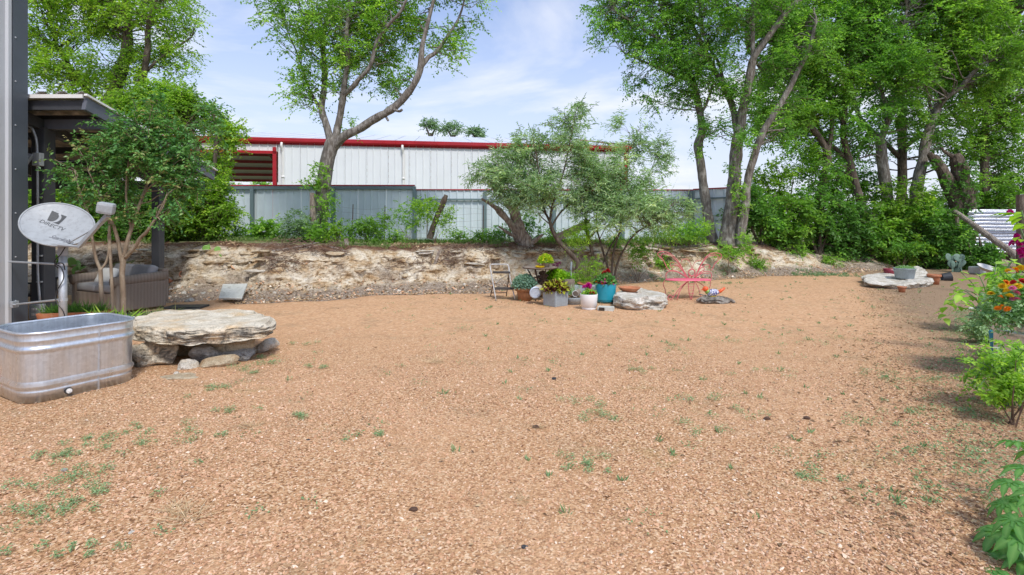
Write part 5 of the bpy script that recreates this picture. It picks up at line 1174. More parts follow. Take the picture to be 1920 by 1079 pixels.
rod('wing_hoop', [(1298, 395), (1350, 345), (1400, 320), (1450, 316), (1490, 335), (1498, 370), (1488, 430)], YB_, .009)
rod('wing_scroll', [(1298, 395), (1360, 350), (1420, 335), (1470, 345)], YB_)
mb = MB(); cen = W(1100 + 1262 / 6.4, 460 + 330 / 6.4, YB_ - .02); tube(mb, [cen + (.066 * math.cos(a), 0, .072 * math.sin(a)) for a in np.linspace(0, 2 * PI, 24, endpoint=False)], .013, 6, closed=True); mb.build('head_ring', M['pink'], bb, smooth=True)
rod('antenna', [(1258, 285), (1250, 230), (1220, 180), (1180, 165), (1145, 175), (1135, 205)], YB_, .006)
rod('antenna', [(1268, 285), (1280, 240), (1300, 205), (1330, 185), (1370, 180)], YB_, .006)
for cxx in (1225, 1300):
    rod('back_post', [(cxx, 395), (cxx + (8 if cxx < 1260 else -8), 350), (1262, 385)], YB_, .008)
sc_ = W(1100 + 1215 / 6.4, 460 + 408 / 6.4, 10.35); ZS = sc_[2]
bm = bmesh.new(); nseat = 40
mb = MB(); aa = np.linspace(0, 2 * PI, nseat, endpoint=False); hw = .445
ring = lambda k, z: np.stack((sc_[0] + hw * k * np.sign(np.cos(aa)) * np.abs(np.cos(aa)) ** .8, sc_[1] + .20 * k * np.sign(np.sin(aa)) * np.abs(np.sin(aa)) ** .8, np.full(nseat, ZS + z)), -1)
rs = [ring(.001, .0), ring(.5, .0), ring(.97, .004), ring(1, -.004), ring(1, -.016), ring(.97, -.02), ring(.001, -.012)]; i = np.arange(6)[:, None] * nseat; j = np.arange(nseat)[None]
mb.add(np.concatenate(rs), np.stack((i + j, i + (j + 1) % nseat, i + nseat + (j + 1) % nseat, i + nseat + j), -1).reshape(-1, 4)); mb.build('seat', M['pink_seat'], bb, smooth=True)
mb = MB(); tube(mb, ring(1.0, -.012), .011, 6, closed=True); mb.build('seat_hoop', M['pink_seat'], bb)
rod('leg', [(950, 410), (925, 440), (920, 480), (940, 530), (945, 580), (935, 610)], YB_, .008)
rod('leg', [(1210, 430), (1130, 500), (1070, 580), (1020, 645), (985, 655), (975, 625), (1000, 600), (1040, 625)], YF_, .008)
rod('leg', [(1215, 435), (1150, 500), (1110, 570), (1085, 655)], (YF_ + .1, YF_ + .1, YF_, YF_), .010)
rod('leg', [(1300, 435), (1335, 500), (1360, 580), (1385, 668)], YF_, .008)
rod('leg', [(1300, 430), (1380, 470), (1440, 530), (1480, 600), (1490, 640)], YB_, .008)
rod('leg', [(1478, 425), (1490, 460), (1470, 520)], YB_, .008)
rod('abdomen', [(1218, 420), (1222, 520), (1235, 590), (1256, 655), (1266, 600), (1285, 520), (1290, 420)], YF_ + .02, .008)
for yy_ in (465, 500, 540, 580): rod('rung', [(1221, yy_), (1288, yy_)], YF_ + .02, .006)

# ceramic bird on driftwood
c = G(1343, 570); c[1] += .1
dw = thing('driftwood', 'weathered grey driftwood chunk on the gravel right of the butterfly bench', 'driftwood', c)
mb = MB(); v, f = ico(4); v = v * (.31, .13, .08); v = v + (0, 0, .05); nz = fbm(v * (4, 22, 22), 4, 5); v = v * (1, 1, 1) + np.stack((nz * .04, nz * .05, nz * .035), -1)
v[:, 2] -= np.clip(v[:, 0], 0, 1) * .08; v[:, 2] = np.maximum(v[:, 2], 0); mb.add(v + c, f); mb.build('log', M['bark_grey'], dw)
for a, b, r in (((-.22, -.02, .10), (-.36, -.06, .05), .03), ((.15, .02, .08), (.38, -.05, .02), .035), ((-.1, .0, .10), (-.28, .04, .16), .02)):
    mb = MB(); tube(mb, catmull([c + a, c + (np.array(a) + b) / 2 + (0, 0, .015), c + b], 4), [r] * 4 + [r * .7] * 4 + [r * .3], 7, rough=.5); mb.build('branch_stub', M['bark_grey'], dw)
cbd = c + (-.03, 0, .13); t = thing('ceramic_bird', 'ceramic garden bird with orange head, white patterned body and raised orange tail on driftwood', 'bird ornament', cbd)
mb = MB(); blob(mb, cbd + (.0, 0, .065), (.115, .07, .072), 3, rot=(0, R(-12), 0)); mb.build('body', M['bird'], t, smooth=True)
mb = MB(); blob(mb, cbd + (-.135, 0, .135), (.056, .05, .052), 3); mb.build('head', M['orange_cer'], t, smooth=True)
mb = MB(); tube(mb, [cbd + (-.18, -.005, .13), cbd + (-.225, -.01, .115)], [.018, .002], 8); mb.build('beak', M['orange_cer'], t)
mb = MB(); blob(mb, cbd + (-.10, 0, .09), (.05, .052, .05), 2, noise=.1); mb.build('collar', M['green_cer'], t, smooth=True)
mb = MB(); tube(mb, [cbd + (.085, 0, .06), cbd + (.15, 0, .095), cbd + (.225, 0, .15), cbd + (.235, 0, .16)], [.03, .032, .022, .010], 8); mb.build('tail', M['orange_cer'], t, smooth=True)
for sy in (-1, 1):
    mb = MB(); blob(mb, cbd + (.02, sy * .06, .07), (.085, .02, .045), 2, rot=(0, R(-10), 0)); mb.build('wing', M['bird'], t, smooth=True)
    mb = MB(); blob(mb, cbd + (-.155, sy * .043, .15), (.007, .007, .007), 1); mb.build('eye', M['black_plastic'], t)
mb = MB(); blob(mb, cbd + (.0, 0, .0), (.08, .05, .014), 2, noise=.2); mb.build('foot_base', M['p_yellow'], t)

# ------------------------------------------------------------------ things on and around the right-hand slab
c = W(1696, 520, 12.6); c = np.array((c[0], 12.6, .175)); t = thing('metal_tub', 'small galvanised tub of pale green seedlings standing on the far right slab', 'tub', c)
mb = MB(); lathe(mb, [(.0, .0), (.185, 0), (.19, .005), (.225, .23), (.238, .235), (.236, .25), (.225, .25), (.21, .20)], c, 36); mb.build('tub', M['galv_tub'], t, smooth=True)
mb = MB(); lathe(mb, [(0, .21), (.215, .2)], c, 20); mb.build('soil', M['soil'], t); dome_leaves(t, 'seedlings', c + (0, 0, .22), .20, .07, 600, .045, .018, 'leaf_pale', .6, seed=21)
for sx in (-1, 1):
    mb = MB(); tube(mb, [c + (sx * .235, -.04, .21), c + (sx * .262, -.03, .19), c + (sx * .262, .03, .19), c + (sx * .235, .04, .21)], .006, 6); mb.build('handle', M['galv_tub'], t)
for px, py, r, h, Y, lab, mt in ((1756, 534, .15, .25, None, 'empty terracotta pot standing just right of the far slab', 'terracotta'), (1694, 549, .088, .13, None, 'small terracotta pot in front of the far slab', 'terracotta')):
    c = G(px, py); c[1] += r * .5; t = thing('terracotta_pot', lab, 'pot', c); mb = MB(); lathe(mb, [(r * a, h * b) for a, b in RIM] + [(r * .6, .03)], c, 30); mb.build('pot', M[mt], t, smooth=True)
c = on(0, 0, 13.9); c = np.array((W(1668, 0, 13.6)[0], 13.6, 0)); t = thing('glazed_pot', 'maroon glazed pot behind the far slab', 'pot', c); mb = MB(); lathe(mb, [(.10, 0), (.13, .25), (.15, .33), (.14, .33), (.11, .1)], c, 24); mb.build('pot', M['maroon'], t, smooth=True)
c = np.array((W(1643, 0, 13.4)[0], 13.4, .0)); mb = MB(); lathe(mb, [(0, 0), (.14, 0), (.18, .15), (.185, .165), (.165, .165), (.12, .03), (0, .03)], c, 30); tag(mb.build('terracotta_dish', M['terracotta'], org=c, smooth=True), 'shallow terracotta bowl just visible behind the left part of the far slab', 'bowl')
c = G(1772, 526); mb = MB(); lathe(mb, [(.10, -.0), (.12, .20), (.13, .20), (.11, .0)], c + (0, .1, .06), 20, rot=(R(80), 0, R(70))); tag(mb.build('tipped_pot', M['black_plastic'], org=c), 'black plastic nursery pot tipped over beside the terracotta pot', 'pot')
# white basin and plastic pot by the bed
c = np.array((W(1850, 0, 15.2)[0], 15.2, .02)); mb = MB(); lathe(mb, [(0, 0), (.17, 0), (.25, .09), (.27, .10), (.25, .105), (.16, .02), (0, .02)], c + (0, 0, .13), 36, rot=(R(22), R(8), 0)); tag(mb.build('basin', M['pillow_white'], org=c, smooth=True), 'white enamel basin leaning on the ground behind the flower bed', 'basin')
c = np.array((W(1832, 0, 15.6)[0], 15.6, .0)); mb = MB(); bbox(mb, c + (0, 0, .12), (.34, .3, .22), .03, R(20)); tag(mb.build('plastic_tub', M['galv_dull'], org=c), 'pale grey plastic box on the ground beside the white basin', 'box')
p = bank_hit(1834, 482); c = p; mb = MB(); lathe(mb, [(r * .20, h * .24) for r, h in RIM], c, 20); tag(mb.build('old_pot', M['rust'], org=c), 'dark rusty brown pot in front of the corrugated metal sheets', 'pot')

# corrugated metal sheets
def corr(name, parent, a, b, z0, z1, nr, amp=.036, lean=.0, mat='galv', jag=0):
    a, b = np.array(a, float), np.array(b, float); nz = nr * 8; zz = np.linspace(z0, z1, nz); off = amp * np.sin(np.arange(nz) / 8 * 2 * PI); d = nrm(b - a); nn = np.array((d[1], -d[0])); nx_ = 14; mb = MB(); V = []
    for k in range(nz):
        for q in range(nx_):
            s = q / (nx_ - 1); p = a + (b - a) * s + nn * (off[k] + lean * (zz[k] - z0)) + nn * .012 * math.sin(s * 5); V.append((p[0], p[1], zz[k] + .05 * (1 - s) * -1 + .012 * math.sin(s * 11)))
    i = np.arange(nz - 1)[:, None] * nx_ + np.arange(nx_ - 1)[None]; mb.add(V, np.stack((i, i + 1, i + 1 + nx_, i + nx_), -1).reshape(-1, 4)); return mb.build(name, M[mat], parent, smooth=True)
cs_ = thing('corrugated_screen', 'shiny corrugated metal sheets fixed sideways as a screen at the far right', 'metal screen', (16.8, 17.8, .5))
corr('upper_sheet', cs_, (W(1815, 0, 17.8)[0], 17.8), (W(1990, 0, 17.2)[0], 17.2), 1.36, 2.08, 6, amp=.04, mat='galv_bright')
corr('lower_sheet', cs_, (W(1808, 0, 17.9)[0], 17.92), (W(1990, 0, 17.3)[0], 17.32), .58, 1.40, 7, amp=.04, mat='galv_bright')
for px, Y in ((1824, 18.05), (1905, 17.75), (1980, 17.5)):
    mb = MB(); p = W(px, 0, Y); bbox(mb, (p[0], Y, 1.2), (.09, .09, 1.7), .01); mb.build('post', M['oldwood'], cs_)
# leaning log
lg = thing('leaning_log', 'weathered log propped diagonally in front of the corrugated metal sheets', 'log', on(1900, 0, 14.5))
mb = MB(); tube(mb, catmull([W(1790, 397, 17.2), W(1812, 412, 16.6), W(1850, 440, 15.6), W(1890, 468, 14.8), W(1925, 493, 14.2), W(1965, 524, 13.6)], 5), np.linspace(.065, .115, 26), 12, rough=.25); mb.build('log', M['deadwood'], lg)
mb = MB(); tube(mb, [W(1793, 400, 17.2), W(1800, 470, 17.4)], .06, 8, rough=.2); mb.build('prop', M['deadwood'], lg)
# wooden post at the right edge
mb = MB(); p = W(1917, 0, 10.5); tube(mb, [(p[0], 10.5, 0), (p[0] - .02, 10.5, 1.6), (p[0] - .05, 10.5, 2.1)], [.085, .08, .07], 10, rough=.12); tag(mb.build('wooden_post', M['bark_dark'], org=(p[0], 10.5, 0)), 'dark rough wooden post standing at the right edge behind the flowers', 'post')

# ------------------------------------------------------------------ wicker loveseat on the left patio
wk = thing('wicker_loveseat', 'brown wicker loveseat with grey cushions facing left under the patio cover', 'loveseat', (-6.95, 9.0, 0))
fwd = nrm(np.array((-.41, -.91))); sid = np.array((-fwd[1], fwd[0]))          # sid: towards the near arm when negated
if sid[1] > 0: sid = -sid                                                    # towards the camera
O = np.array((-6.22, 8.52)) + 0                                              # near arm front corner is O + fwd*.40 + sid*.0
CW = np.array((-6.92, 9.02)); 
def wp(f, s, z): q = CW + fwd * f + sid * s; return np.array((q[0], q[1], z))
rzw = math.atan2(fwd[1], fwd[0])
for s in (-.60, .60):
    mb = MB(); bbox(mb, wp(0, s, .27), (.80, .13, .46), .03, rzw); a_ = mb.build('arm', M['wicker'], wk)
    mb = MB(); tube(mb, [wp(.43, s, .53), wp(.2, s, .545), wp(-.2, s, .56), wp(-.42, s, .58)], .085, 16); mb.build('arm_roll', M['wicker'], wk, smooth=True)
mb = MB(); bbox(mb, wp(.0, 0, .20), (.78, 1.08, .26), .02, rzw); mb.build('seat_base', M['wicker'], wk)
mb = MB(); bbox(mb, wp(-.40, 0, .41), (.13, 1.30, .60), .05, rzw); mb.build('back', M['wicker'], wk)
for s in (-.27, .27):
    mb = MB(); bbox(mb, wp(.06, s, .40), (.66, .53, .14), .05, rzw); mb.build('seat_cushion', M['cushion'], wk, smooth=True)
    mb = MB(); bbox(mb, wp(-.24, s, .58), (.17, .54, .38), .06, rot=(0, R(-16), rzw)); mb.build('back_cushion', M['cushion'], wk, smooth=True)
mb = MB(); bbox(mb, wp(-.02, -.40, .56), (.13, .34, .30), .055, rot=(0, R(-30), rzw + .3)); mb.build('throw_pillow', M['pillow_white'], wk, smooth=True)
for f in (-.35, .35):
    for s in (-.6, .6):
        mb = MB(); bbox(mb, wp(f, s, .03), (.06, .06, .07), .005, rzw); mb.build('foot', M['black_plastic'], wk)
# small black table with white cube pot
c = np.array((W(103, 0, 8.9)[0], 8.9, 0)); t = thing('side_table', 'small black metal side table behind the dish pole', 'side table', c)
mb = MB(); bbox(mb, c + (0, 0, .57), (.42, .42, .025), .006); mb.build('table_top', M['black_plastic'], t)
for sx in (-1, 1):
    for sy in (-1, 1):
        mb = MB(); tube(mb, [c + (sx * .18, sy * .18, 0), c + (sx * .18, sy * .18, .56)], .012, 6); mb.build('leg', M['black_plastic'], t)
c2 = c + (.02, 0, .583); t = thing('white_cube_pot', 'white square pot standing on the small black side table', 'pot', c2); square_pot(t, c2, .20, .24, R(10), 'white_pot')
dome_leaves(t, 'foliage', c2 + (-.02, 0, .22), .14, .12, 260, .06, .035, 'leaf_elm', .6, seed=31)
# dark bench rails behind the first post
c = np.array((W(58, 0, 8.2)[0], 8.2, 0)); t = thing('metal_bench', 'dark metal bench end just right of the building corner', 'bench', c)
for dx in (-.12, .02, .10):
    mb = MB(); bbox(mb, c + (dx, 0, .27), (.035, .035, .54), .004); mb.build('leg', M['brown_steel'], t)
for z in (.34, .54):
    mb = MB(); bbox(mb, c + (-.1, 0, z), (.60, .05, .03), .004); mb.build('rail', M['black_plastic'], t)
mb = MB(); bbox(mb, c + (-.1, .2, .36), (.60, .38, .03), .004); mb.build('seat', M['brown_steel'], t)
# terracotta trough of grass
def trough(name, label, c, L, w, h, rz, mat, flare=.85):
    t = thing(name, label, 'planter', c); bm = bmesh.new(); rows = [(L / 2 * flare, w / 2 * flare, 0), (L / 2, w / 2, h), (L / 2 - .02, w / 2 - .02, h), (L / 2 - .02, w / 2 - .02, h * .8)]
    vs = [[bm.verts.new((sx * a, sy * b, z)) for sx, sy in ((-1, -1), (1, -1), (1, 1), (-1, 1))] for a, b, z in rows]
    for k in range(3):
        for j in range(4): bm.faces.new((vs[k][j], vs[k][(j + 1) % 4], vs[k + 1][(j + 1) % 4], vs[k + 1][j]))
    bm.faces.new(vs[0][::-1]); bmesh.ops.bevel(bm, geom=bm.edges[:], offset=.005, segments=1, affect='EDGES')
    mb = MB(); addbm(mb, bm, c, rz); mb.build('trough', M[mat], t)
    mb = MB(); box(mb, np.array(c) + (0, 0, h * .86), (L - .05, w - .05, .01), rz); mb.build('soil', M['soil'], t); return t
c = np.array((W(140, 0, 7.3)[0], 7.3, 0)); t = trough('terracotta_trough', 'terracotta trough of dark spiky grass behind the stock tank', c, .80, .26, .24, R(14), 'terracotta')
mb = MB(); P = np.array([c + (math.cos(R(14)) * s, math.sin(R(14)) * s, .21) for s in np.linspace(-.33, .33, 14)]); tufts(mb, P, .19, 40, g, .35, .004, lean=.9); mb.build('grass', M['leaf_dark'], t)
c = np.array((W(205, 0, 6.75)[0], 6.75, 0)); t = trough('white_trough', 'white trough planter with strap leaved plant between the tree stems and the tank', c, .60, .28, .24, R(6), 'white_pot')
mb = MB(); P = np.array([c + (s, 0, .2) for s in np.linspace(-.2, .24, 6)]); tufts(mb, P, .24, 12, g, .7, .009, lean=1.0); mb.build('strap_leaves', M['leaf_elm'], t)
c = np.array((W(293, 0, 6.95)[0], 6.95, 0)); t = trough('black_planter', 'low black planter of wispy plants standing behind the limestone slab', c, .46, .30, .22, R(-3), 'black_plastic')
mb = MB(); P = np.array([c + (s, 0, .2) for s in np.linspace(-.18, .18, 7)]); tufts(mb, P, .20, 26, g, .7, .004, lean=1.3); mb.build('wispy_plants', M['leaf_grass'], t)
c = G(350, 578); mb = MB(); bbox(mb, c + (0, .0, .02), (.62, .34, .045), .01, R(4)); tag(mb.build('dark_tray', M['black_plastic'], org=c), 'flat dark tray on the gravel just behind the limestone slab', 'tray')
mb = MB(); c = np.array((W(305, 0, 8.15)[0], 8.15, 0)); bbox(mb, c + (-.3, 0, .02), (1.5, .9, .03), .006, R(30)); tag(mb.build('floor_mat', M['black_plastic'], org=c), 'dark mat under the wicker loveseat', 'mat')
# terracotta pots tipped on the bank toe
for px, py, r, lab, rot in ((343, 523, .085, 'orange terracotta pot lying tipped among stones at the bank foot', (R(60), 0, R(50))), (318, 532, .06, 'small terracotta pot lying behind the loveseat arm among white stones', (R(70), 0, R(-30)))):
    p = bank_hit(px, py); t = thing('terracotta_pot', lab, 'pot', p); mb = MB(); lathe(mb, [(r * a, r * 1.5 * (b - .5)) for a, b in RIM], p + (0, 0, r * .8), 24, rot=rot); mb.build('pot', M['terracotta'], t, smooth=True)
# small white-brown feather-like litter and red petals near the bed
t = thing('broken_ornament', 'small broken dark and white ornament lying on the ground beside the flower bed', 'ornament', G(1838, 580))
mb = MB(); c = G(1838, 580); blob(mb, c + (0, 0, .03), (.12, .05, .03), 2, noise=.4, seed=3); mb.build('body', M['black_plastic'], t)
mb = MB(); blob(mb, c + (-.02, -.03, .06), (.05, .03, .02), 2, noise=.4, seed=4); blob(mb, c + (-.16, 0, .015), (.05, .04, .015), 2, noise=.3, seed=5); mb.build('shell', M['white_pot'], t)
# ------------------------------------------------------------------ trees
def limb3(pts, Y, r, dy=None, n=5):
    """pts in the photo's pixels at depth Y (+ dy per point) -> smooth path and radii"""
    dy = dy if dy is not None else [0] * len(pts)
    P = np.array([W(a, b, Y + d) for (a, b), d in zip(pts, dy)]); Q = catmull(P, n)
    rr = np.interp(np.linspace(0, 1, len(Q)), np.linspace(0, 1, len(r)), r); return Q, rr
def tree(name, label, cat, base, limbs, clumps, Y, ncl, leafmat, barkmat, ln=.085, wd=.04, twigs=5, K=9, L=.42, seed=0, gap=.25, gsc=1.0, tone=.42, droop=.25, group=None, rough=.16, kids=True, gapamt=None, tvar=.19, connect=.5, shell=.5, spread=.9, up=1.0, rk=1.0):
    g = np.random.default_rng(seed + 1000); t = thing(name, label, cat, base, group); sk = []
    for k, (pts, r, dy) in enumerate(limbs):
        Q, rr = limb3(pts, Y, np.array(r) * rk, dy); mb = MB(); tube(mb, Q, rr, 12 if rr[0] > .08 else 8, rough=rough, seed=seed + k)
        mb.build('trunk' if k == 0 else 'limb', M[barkmat], t, smooth=True); sk.append(np.column_stack((Q, rr)))
    sk = np.concatenate(sk)
    P = sample_clumps(clumps, ncl, Y, seed, gap, gsc, shell)
    P = P[P[:, 2] > np.array([gzf(p[0], p[1]) for p in P]) + .1]
    # branches from the skeleton to the leaf clusters
    mbt = MB(); up_ = sk[sk[:, 2] > sk[:, 2].min() + .25 * (sk[:, 2].max() - sk[:, 2].min())] if len(sk) > 8 else sk
    sel = g.uniform(0, 1, len(P)) < connect; Dir = np.zeros_like(P)
    for q, p in enumerate(P):
        d = np.linalg.norm(up_[:, :3] - p, axis=1) + .55 * np.clip(up_[:, 2] - p[2] + .25, 0, 9); j = int(d.argmin()); s = up_[j, :3]; Dir[q] = p - s
        if sel[q]:
            dist = np.linalg.norm(p - s); m1 = s * .62 + p * .38 + g.normal(size=3) * .08 * dist + (0, 0, .05 * dist); m2 = s * .28 + p * .72 + g.normal(size=3) * .07 * dist + (0, 0, .07 * dist)
            r0 = min(up_[j, 3] * .55, .008 + .011 * dist); tube(mbt, catmull([s, m1, m2, p], 3), np.linspace(r0, .004, 10), 5, cap=False)
    if len(P): tag(mbt.build('branches', M[barkmat], t, smooth=True), kind='stuff')
    n = len(P); D = nrm(nrm(Dir)[:, None] * .55 + g.normal(size=(n, twigs, 3)) * .75 + np.array((0, 0, .12))).reshape(-1, 3)
    PP = np.repeat(P, twigs, 0) + g.normal(size=(n * twigs, 3)) * .06; LL = L * g.uniform(.5, 1.2, n * twigs)
    tn = np.repeat(np.clip(tone + g.normal(size=n) * tvar + .10 * fbm(P * .9, 2, seed), .02, .98), twigs)
    mb = MB(); tw = MB(); sprays(mb, PP, D, LL, K, ln, wd, tn, droop, spread=spread, up=up, twig=tw); 
    if tw.n: tag(tw.build('twigs', M['twig'], t), kind='stuff')
    mb.build('crown', M[leafmat], t); return t

# 1 the central tree growing out of the bank
Yc = 13.3
tree('shade_tree', 'tall grey tree with one long limb sweeping right, before the white building', 'tree', on(600, 0, Yc), [
    ([(600, 466), (599, 430), (601, 390), (606, 350), (613, 305), (622, 272), (628, 256)], [.36, .30, .27, .25, .25, .24, .20], None),
    ([(622, 275), (614, 240), (603, 205), (607, 171), (609, 136), (605, 85), (612, 40), (626, 0), (640, -60)], [.15, .13, .12, .11, .10, .085, .07, .06, .03], [0, 0, .1, .2, .3, .4, .5, .6, .7]),
    ([(628, 270), (636, 225), (643, 185), (645, 162), (652, 111), (650, 60), (655, 0), (650, -70)], [.15, .13, .12, .10, .085, .07, .055, .03], [0, 0, -.1, -.2, -.3, -.4, -.4, -.5]),
    ([(644, 180), (660, 165), (673, 149), (694, 124), (707, 77), (730, 45), (754, 17), (775, -40)], [.10, .09, .085, .075, .065, .06, .05, .03], [-.1, -.3, -.4, -.5, -.6, -.7, -.8, -.9]),
    ([(624, 278), (645, 256), (672, 243), (698, 226), (722, 213), (741, 200), (757, 184), (771, 166), (782, 146), (789, 124), (792, 85), (803, 40), (815, -10), (820, -60)], [.17, .16, .15, .145, .14, .13, .125, .12, .115, .11, .085, .07, .055, .03], [0, -.1, -.15, -.2, -.25, -.3, -.3, -.35, -.4, -.4, -.45, -.5, -.5, -.5]),
    ([(788, 128), (803, 108), (818, 98), (838, 70), (862, 30), (875, -20)], [.09, .075, .07, .055, .04, .02], [-.4, -.3, -.2, -.1, 0, .1]),
    ([(603, 206), (592, 190), (583, 175), (570, 140), (555, 95), (535, 50)], [.06, .05, .045, .04, .03, .02], [.1, .3, .4, .6, .7, .8]),
    ([(735, 204), (748, 209), (754, 206)], [.06, .05, .045], [-.3, -.4, -.45]), ([(700, 227), (705, 217), (706, 214)], [.05, .045, .04], [-.2, -.3, -.3]), ([(722, 216), (727, 225), (729, 227)], [.045, .04, .03], [-.2, -.3, -.3])],
    [(560, 35, 70, 55), (505, 5, 35, 28), (575, 115, 42, 40), (565, 165, 34, 24), (560, 200, 18, 10), (640, 60, 72, 72), (700, 105, 48, 45), (722, 50, 60, 60), (725, 165, 30, 20), (820, 45, 72, 50), (885, 15, 42, 38), (845, 100, 36, 26), (640, 135, 46, 46), (600, 205, 16, 14), (654, 232, 14, 16), (745, 140, 25, 25), (610, -70, 130, 60), (780, -60, 150, 60), (690, 20, 60, 40)], Yc, 900, 'leaf_elm', 'bark_grey', ln=.088, wd=.042, twigs=5, K=9, L=.42, seed=1, gap=.30, tone=.55, rk=.70)
tc_ = on(600, 0, Yc)
def vine(name, label, cat, clumps, Y, n, mat, seed, ln=.07, wd=.05, tone=.55, cover=.0):
    g_ = np.random.default_rng(seed); P = sample_clumps(clumps, n, Y, seed, 0); mb = MB(); D = g_.normal(size=(n, 3)) + (0, -.3, .2)
    sprays(mb, P, D, .22 * g_.uniform(.4, 1.2, n), 6, ln, wd, np.clip(tone + g_.normal(size=n) * .12, 0, 1), .3); return mb
mb = vine('', '', '', [(604, 335, 16, 30, -.3, .3), (584, 345, 22, 12, -.3, .3), (612, 385, 22, 28, -.3, .35), (592, 320, 10, 18, -.2, .2), (600, 430, 30, 22, -.3, .5), (625, 370, 10, 16, -.3, .2)], Yc, 260, 'leaf_elm', 41)
tag(mb.build('climbing_vine', M['leaf_elm'], org=tc_), 'leafy green vine climbing the trunk of the central tree', 'vine')

# 2, 3 trees right of the chaste trees
Yb = 15.4
tree('shade_tree', 'largest tree right of the centre with forked lichen-grey trunk and flared base on the bank', 'tree', on(1372, 0, Yb), [
    ([(1366, 462), (1368, 440), (1370, 410), (1373, 384), (1376, 350), (1378, 320), (1382, 273), (1388, 239)], [.46, .40, .33, .31, .29, .26, .24, .22], None),
    ([(1388, 242), (1393, 205), (1401, 171), (1408, 132), (1414, 107), (1435, 77), (1469, 30), (1499, 0), (1530, -40)], [.20, .19, .18, .17, .15, .13, .12, .11, .08], [0, -.1, -.2, -.3, -.4, -.5, -.6, -.7, -.8]),
    ([(1412, 112), (1411, 60), (1412, 20), (1408, -30)], [.10, .09, .07, .05], [-.4, -.3, -.2, -.1]),
    ([(1383, 262), (1378, 230), (1373, 200), (1358, 162), (1337, 128), (1320, 90), (1299, 51), (1273, 0), (1255, -40)], [.14, .13, .13, .12, .11, .10, .09, .07, .05], [0, .1, .2, .3, .4, .5, .6, .7, .8]),
    ([(1358, 160), (1346, 115), (1324, 81), (1316, 34), (1315, -30)], [.07, .065, .06, .05, .03], [.3, .3, .2, .1, .0]),
    ([(1388, 462), (1390, 430), (1397, 384), (1401, 341), (1414, 294), (1431, 247), (1457, 205), (1478, 170), (1499, 128), (1518, 90), (1530, 40)], [.22, .19, .17, .16, .15, .14, .125, .115, .10, .085, .06], [-.3, -.3, -.3, -.3, -.4, -.5, -.6, -.6, -.7, -.7, -.8])],
    [(1340, 140, 50, 48), (1350, 30, 90, 60), (1430, 35, 80, 55), (1450, 115, 55, 45), (1395, 185, 34, 34), (1420, -60, 150, 60), (1480, 175, 40, 35), (1340, 235, 26, 24), (1425, 235, 22, 22), (1465, 250, 30, 30), (1300, 110, 50, 50), (1500, 60, 40, 60), (1520, 80, 38, 40, -.6), (1490, 130, 30, 34, -.6), (1400, 260, 16, 20, -.8), (1445, 190, 24, 24, -1.0)], Yb, 900, 'leaf_dark', 'bark_grey', seed=2, gap=.24, rk=.70, tone=.58, ln=.095, wd=.045, L=.45)
tree('shade_tree', 'slender crooked grey tree left of the big forked one, crown reaching over the shrubs', 'tree', on(1334, 0, 15.9), [
    ([(1338, 458), (1330, 420), (1322, 371), (1316, 324), (1311, 290), (1309, 273), (1316, 247), (1314, 222), (1307, 183), (1297, 149), (1282, 115), (1269, 90), (1250, 50), (1235, 0)], [.17, .15, .14, .13, .12, .13, .12, .11, .10, .09, .085, .075, .06, .03], None),
    ([(1313, 215), (1322, 200), (1330, 180), (1338, 150)], [.05, .045, .04, .03], [0, -.1, -.2, -.3]),
    ([(1297, 149), (1270, 145), (1240, 130), (1205, 115), (1170, 100)], [.05, .045, .04, .03, .02], [0, .2, .3, .4, .5]),
    ([(1269, 90), (1230, 70), (1190, 45), (1150, 20)], [.05, .045, .035, .02], [0, -.2, -.4, -.5])],
    [(1130, 22, 38, 26), (1160, 68, 56, 40), (1205, 125, 52, 42), (1235, 178, 36, 30), (1262, 120, 66, 50), (1205, 30, 78, 58), (1290, 60, 70, 58), (1300, 195, 30, 18), (1255, -60, 160, 60), (1285, 160, 40, 30), (1330, 250, 16, 30)], 15.9, 760, 'leaf_dark', 'bark_grey', seed=3, gap=.20, tone=.60, ln=.095, wd=.045, L=.45)
mb = vine('', '', '', [(1388, 262, 18, 12, -.4, .3), (1374, 320, 14, 18, -.4, .3), (1382, 355, 16, 16, -.4, .3), (1310, 285, 12, 14, .2, .2), (1392, 385, 14, 20, -.5, .3)], Yb, 150, 'leaf_lime', 42)
tag(mb.build('climbing_vine', M['leaf_elm'], org=on(1372, 0, Yb)), 'bright vine sprouts clinging to the big forked trunk', 'vine')

# 4-9 the wood on the right
wd_grp = 'trees of the wood on the right'
tree('wood_tree', 'thin dark several-stemmed tree left of the pale trunks in the wood', 'tree', on(1622, 0, 18.4), [
    ([(1624, 462), (1620, 409), (1607, 354), (1592, 298), (1581, 256), (1584, 205), (1584, 149), (1592, 102), (1585, 50), (1580, -20)], [.15, .13, .12, .11, .10, .09, .08, .07, .05, .03], None),
    ([(1594, 302), (1565, 278), (1553, 268), (1535, 240), (1522, 205), (1505, 170)], [.07, .065, .06, .05, .04, .02], [0, .2, .3, .4, .5, .6]),
    ([(1584, 152), (1575, 130), (1565, 100), (1562, 60)], [.05, .045, .04, .02], [0, .1, .2, .3]), ([(1592, 120), (1605, 90), (1612, 60)], [.05, .04, .02], [0, -.1, -.2])],
    [(1540, 60, 60, 60), (1600, 110, 50, 50), (1520, 150, 50, 50), (1590, 20, 70, 60), (1560, 230, 45, 35), (1615, 260, 30, 30), (1500, 250, 40, 40), (1560, -60, 90, 60), (1540, 320, 45, 30)], 18.4, 700, 'leaf_dark', 'bark_dark', seed=5, gap=.42, tone=.6, ln=.12, wd=.06, L=.5, group=wd_grp)
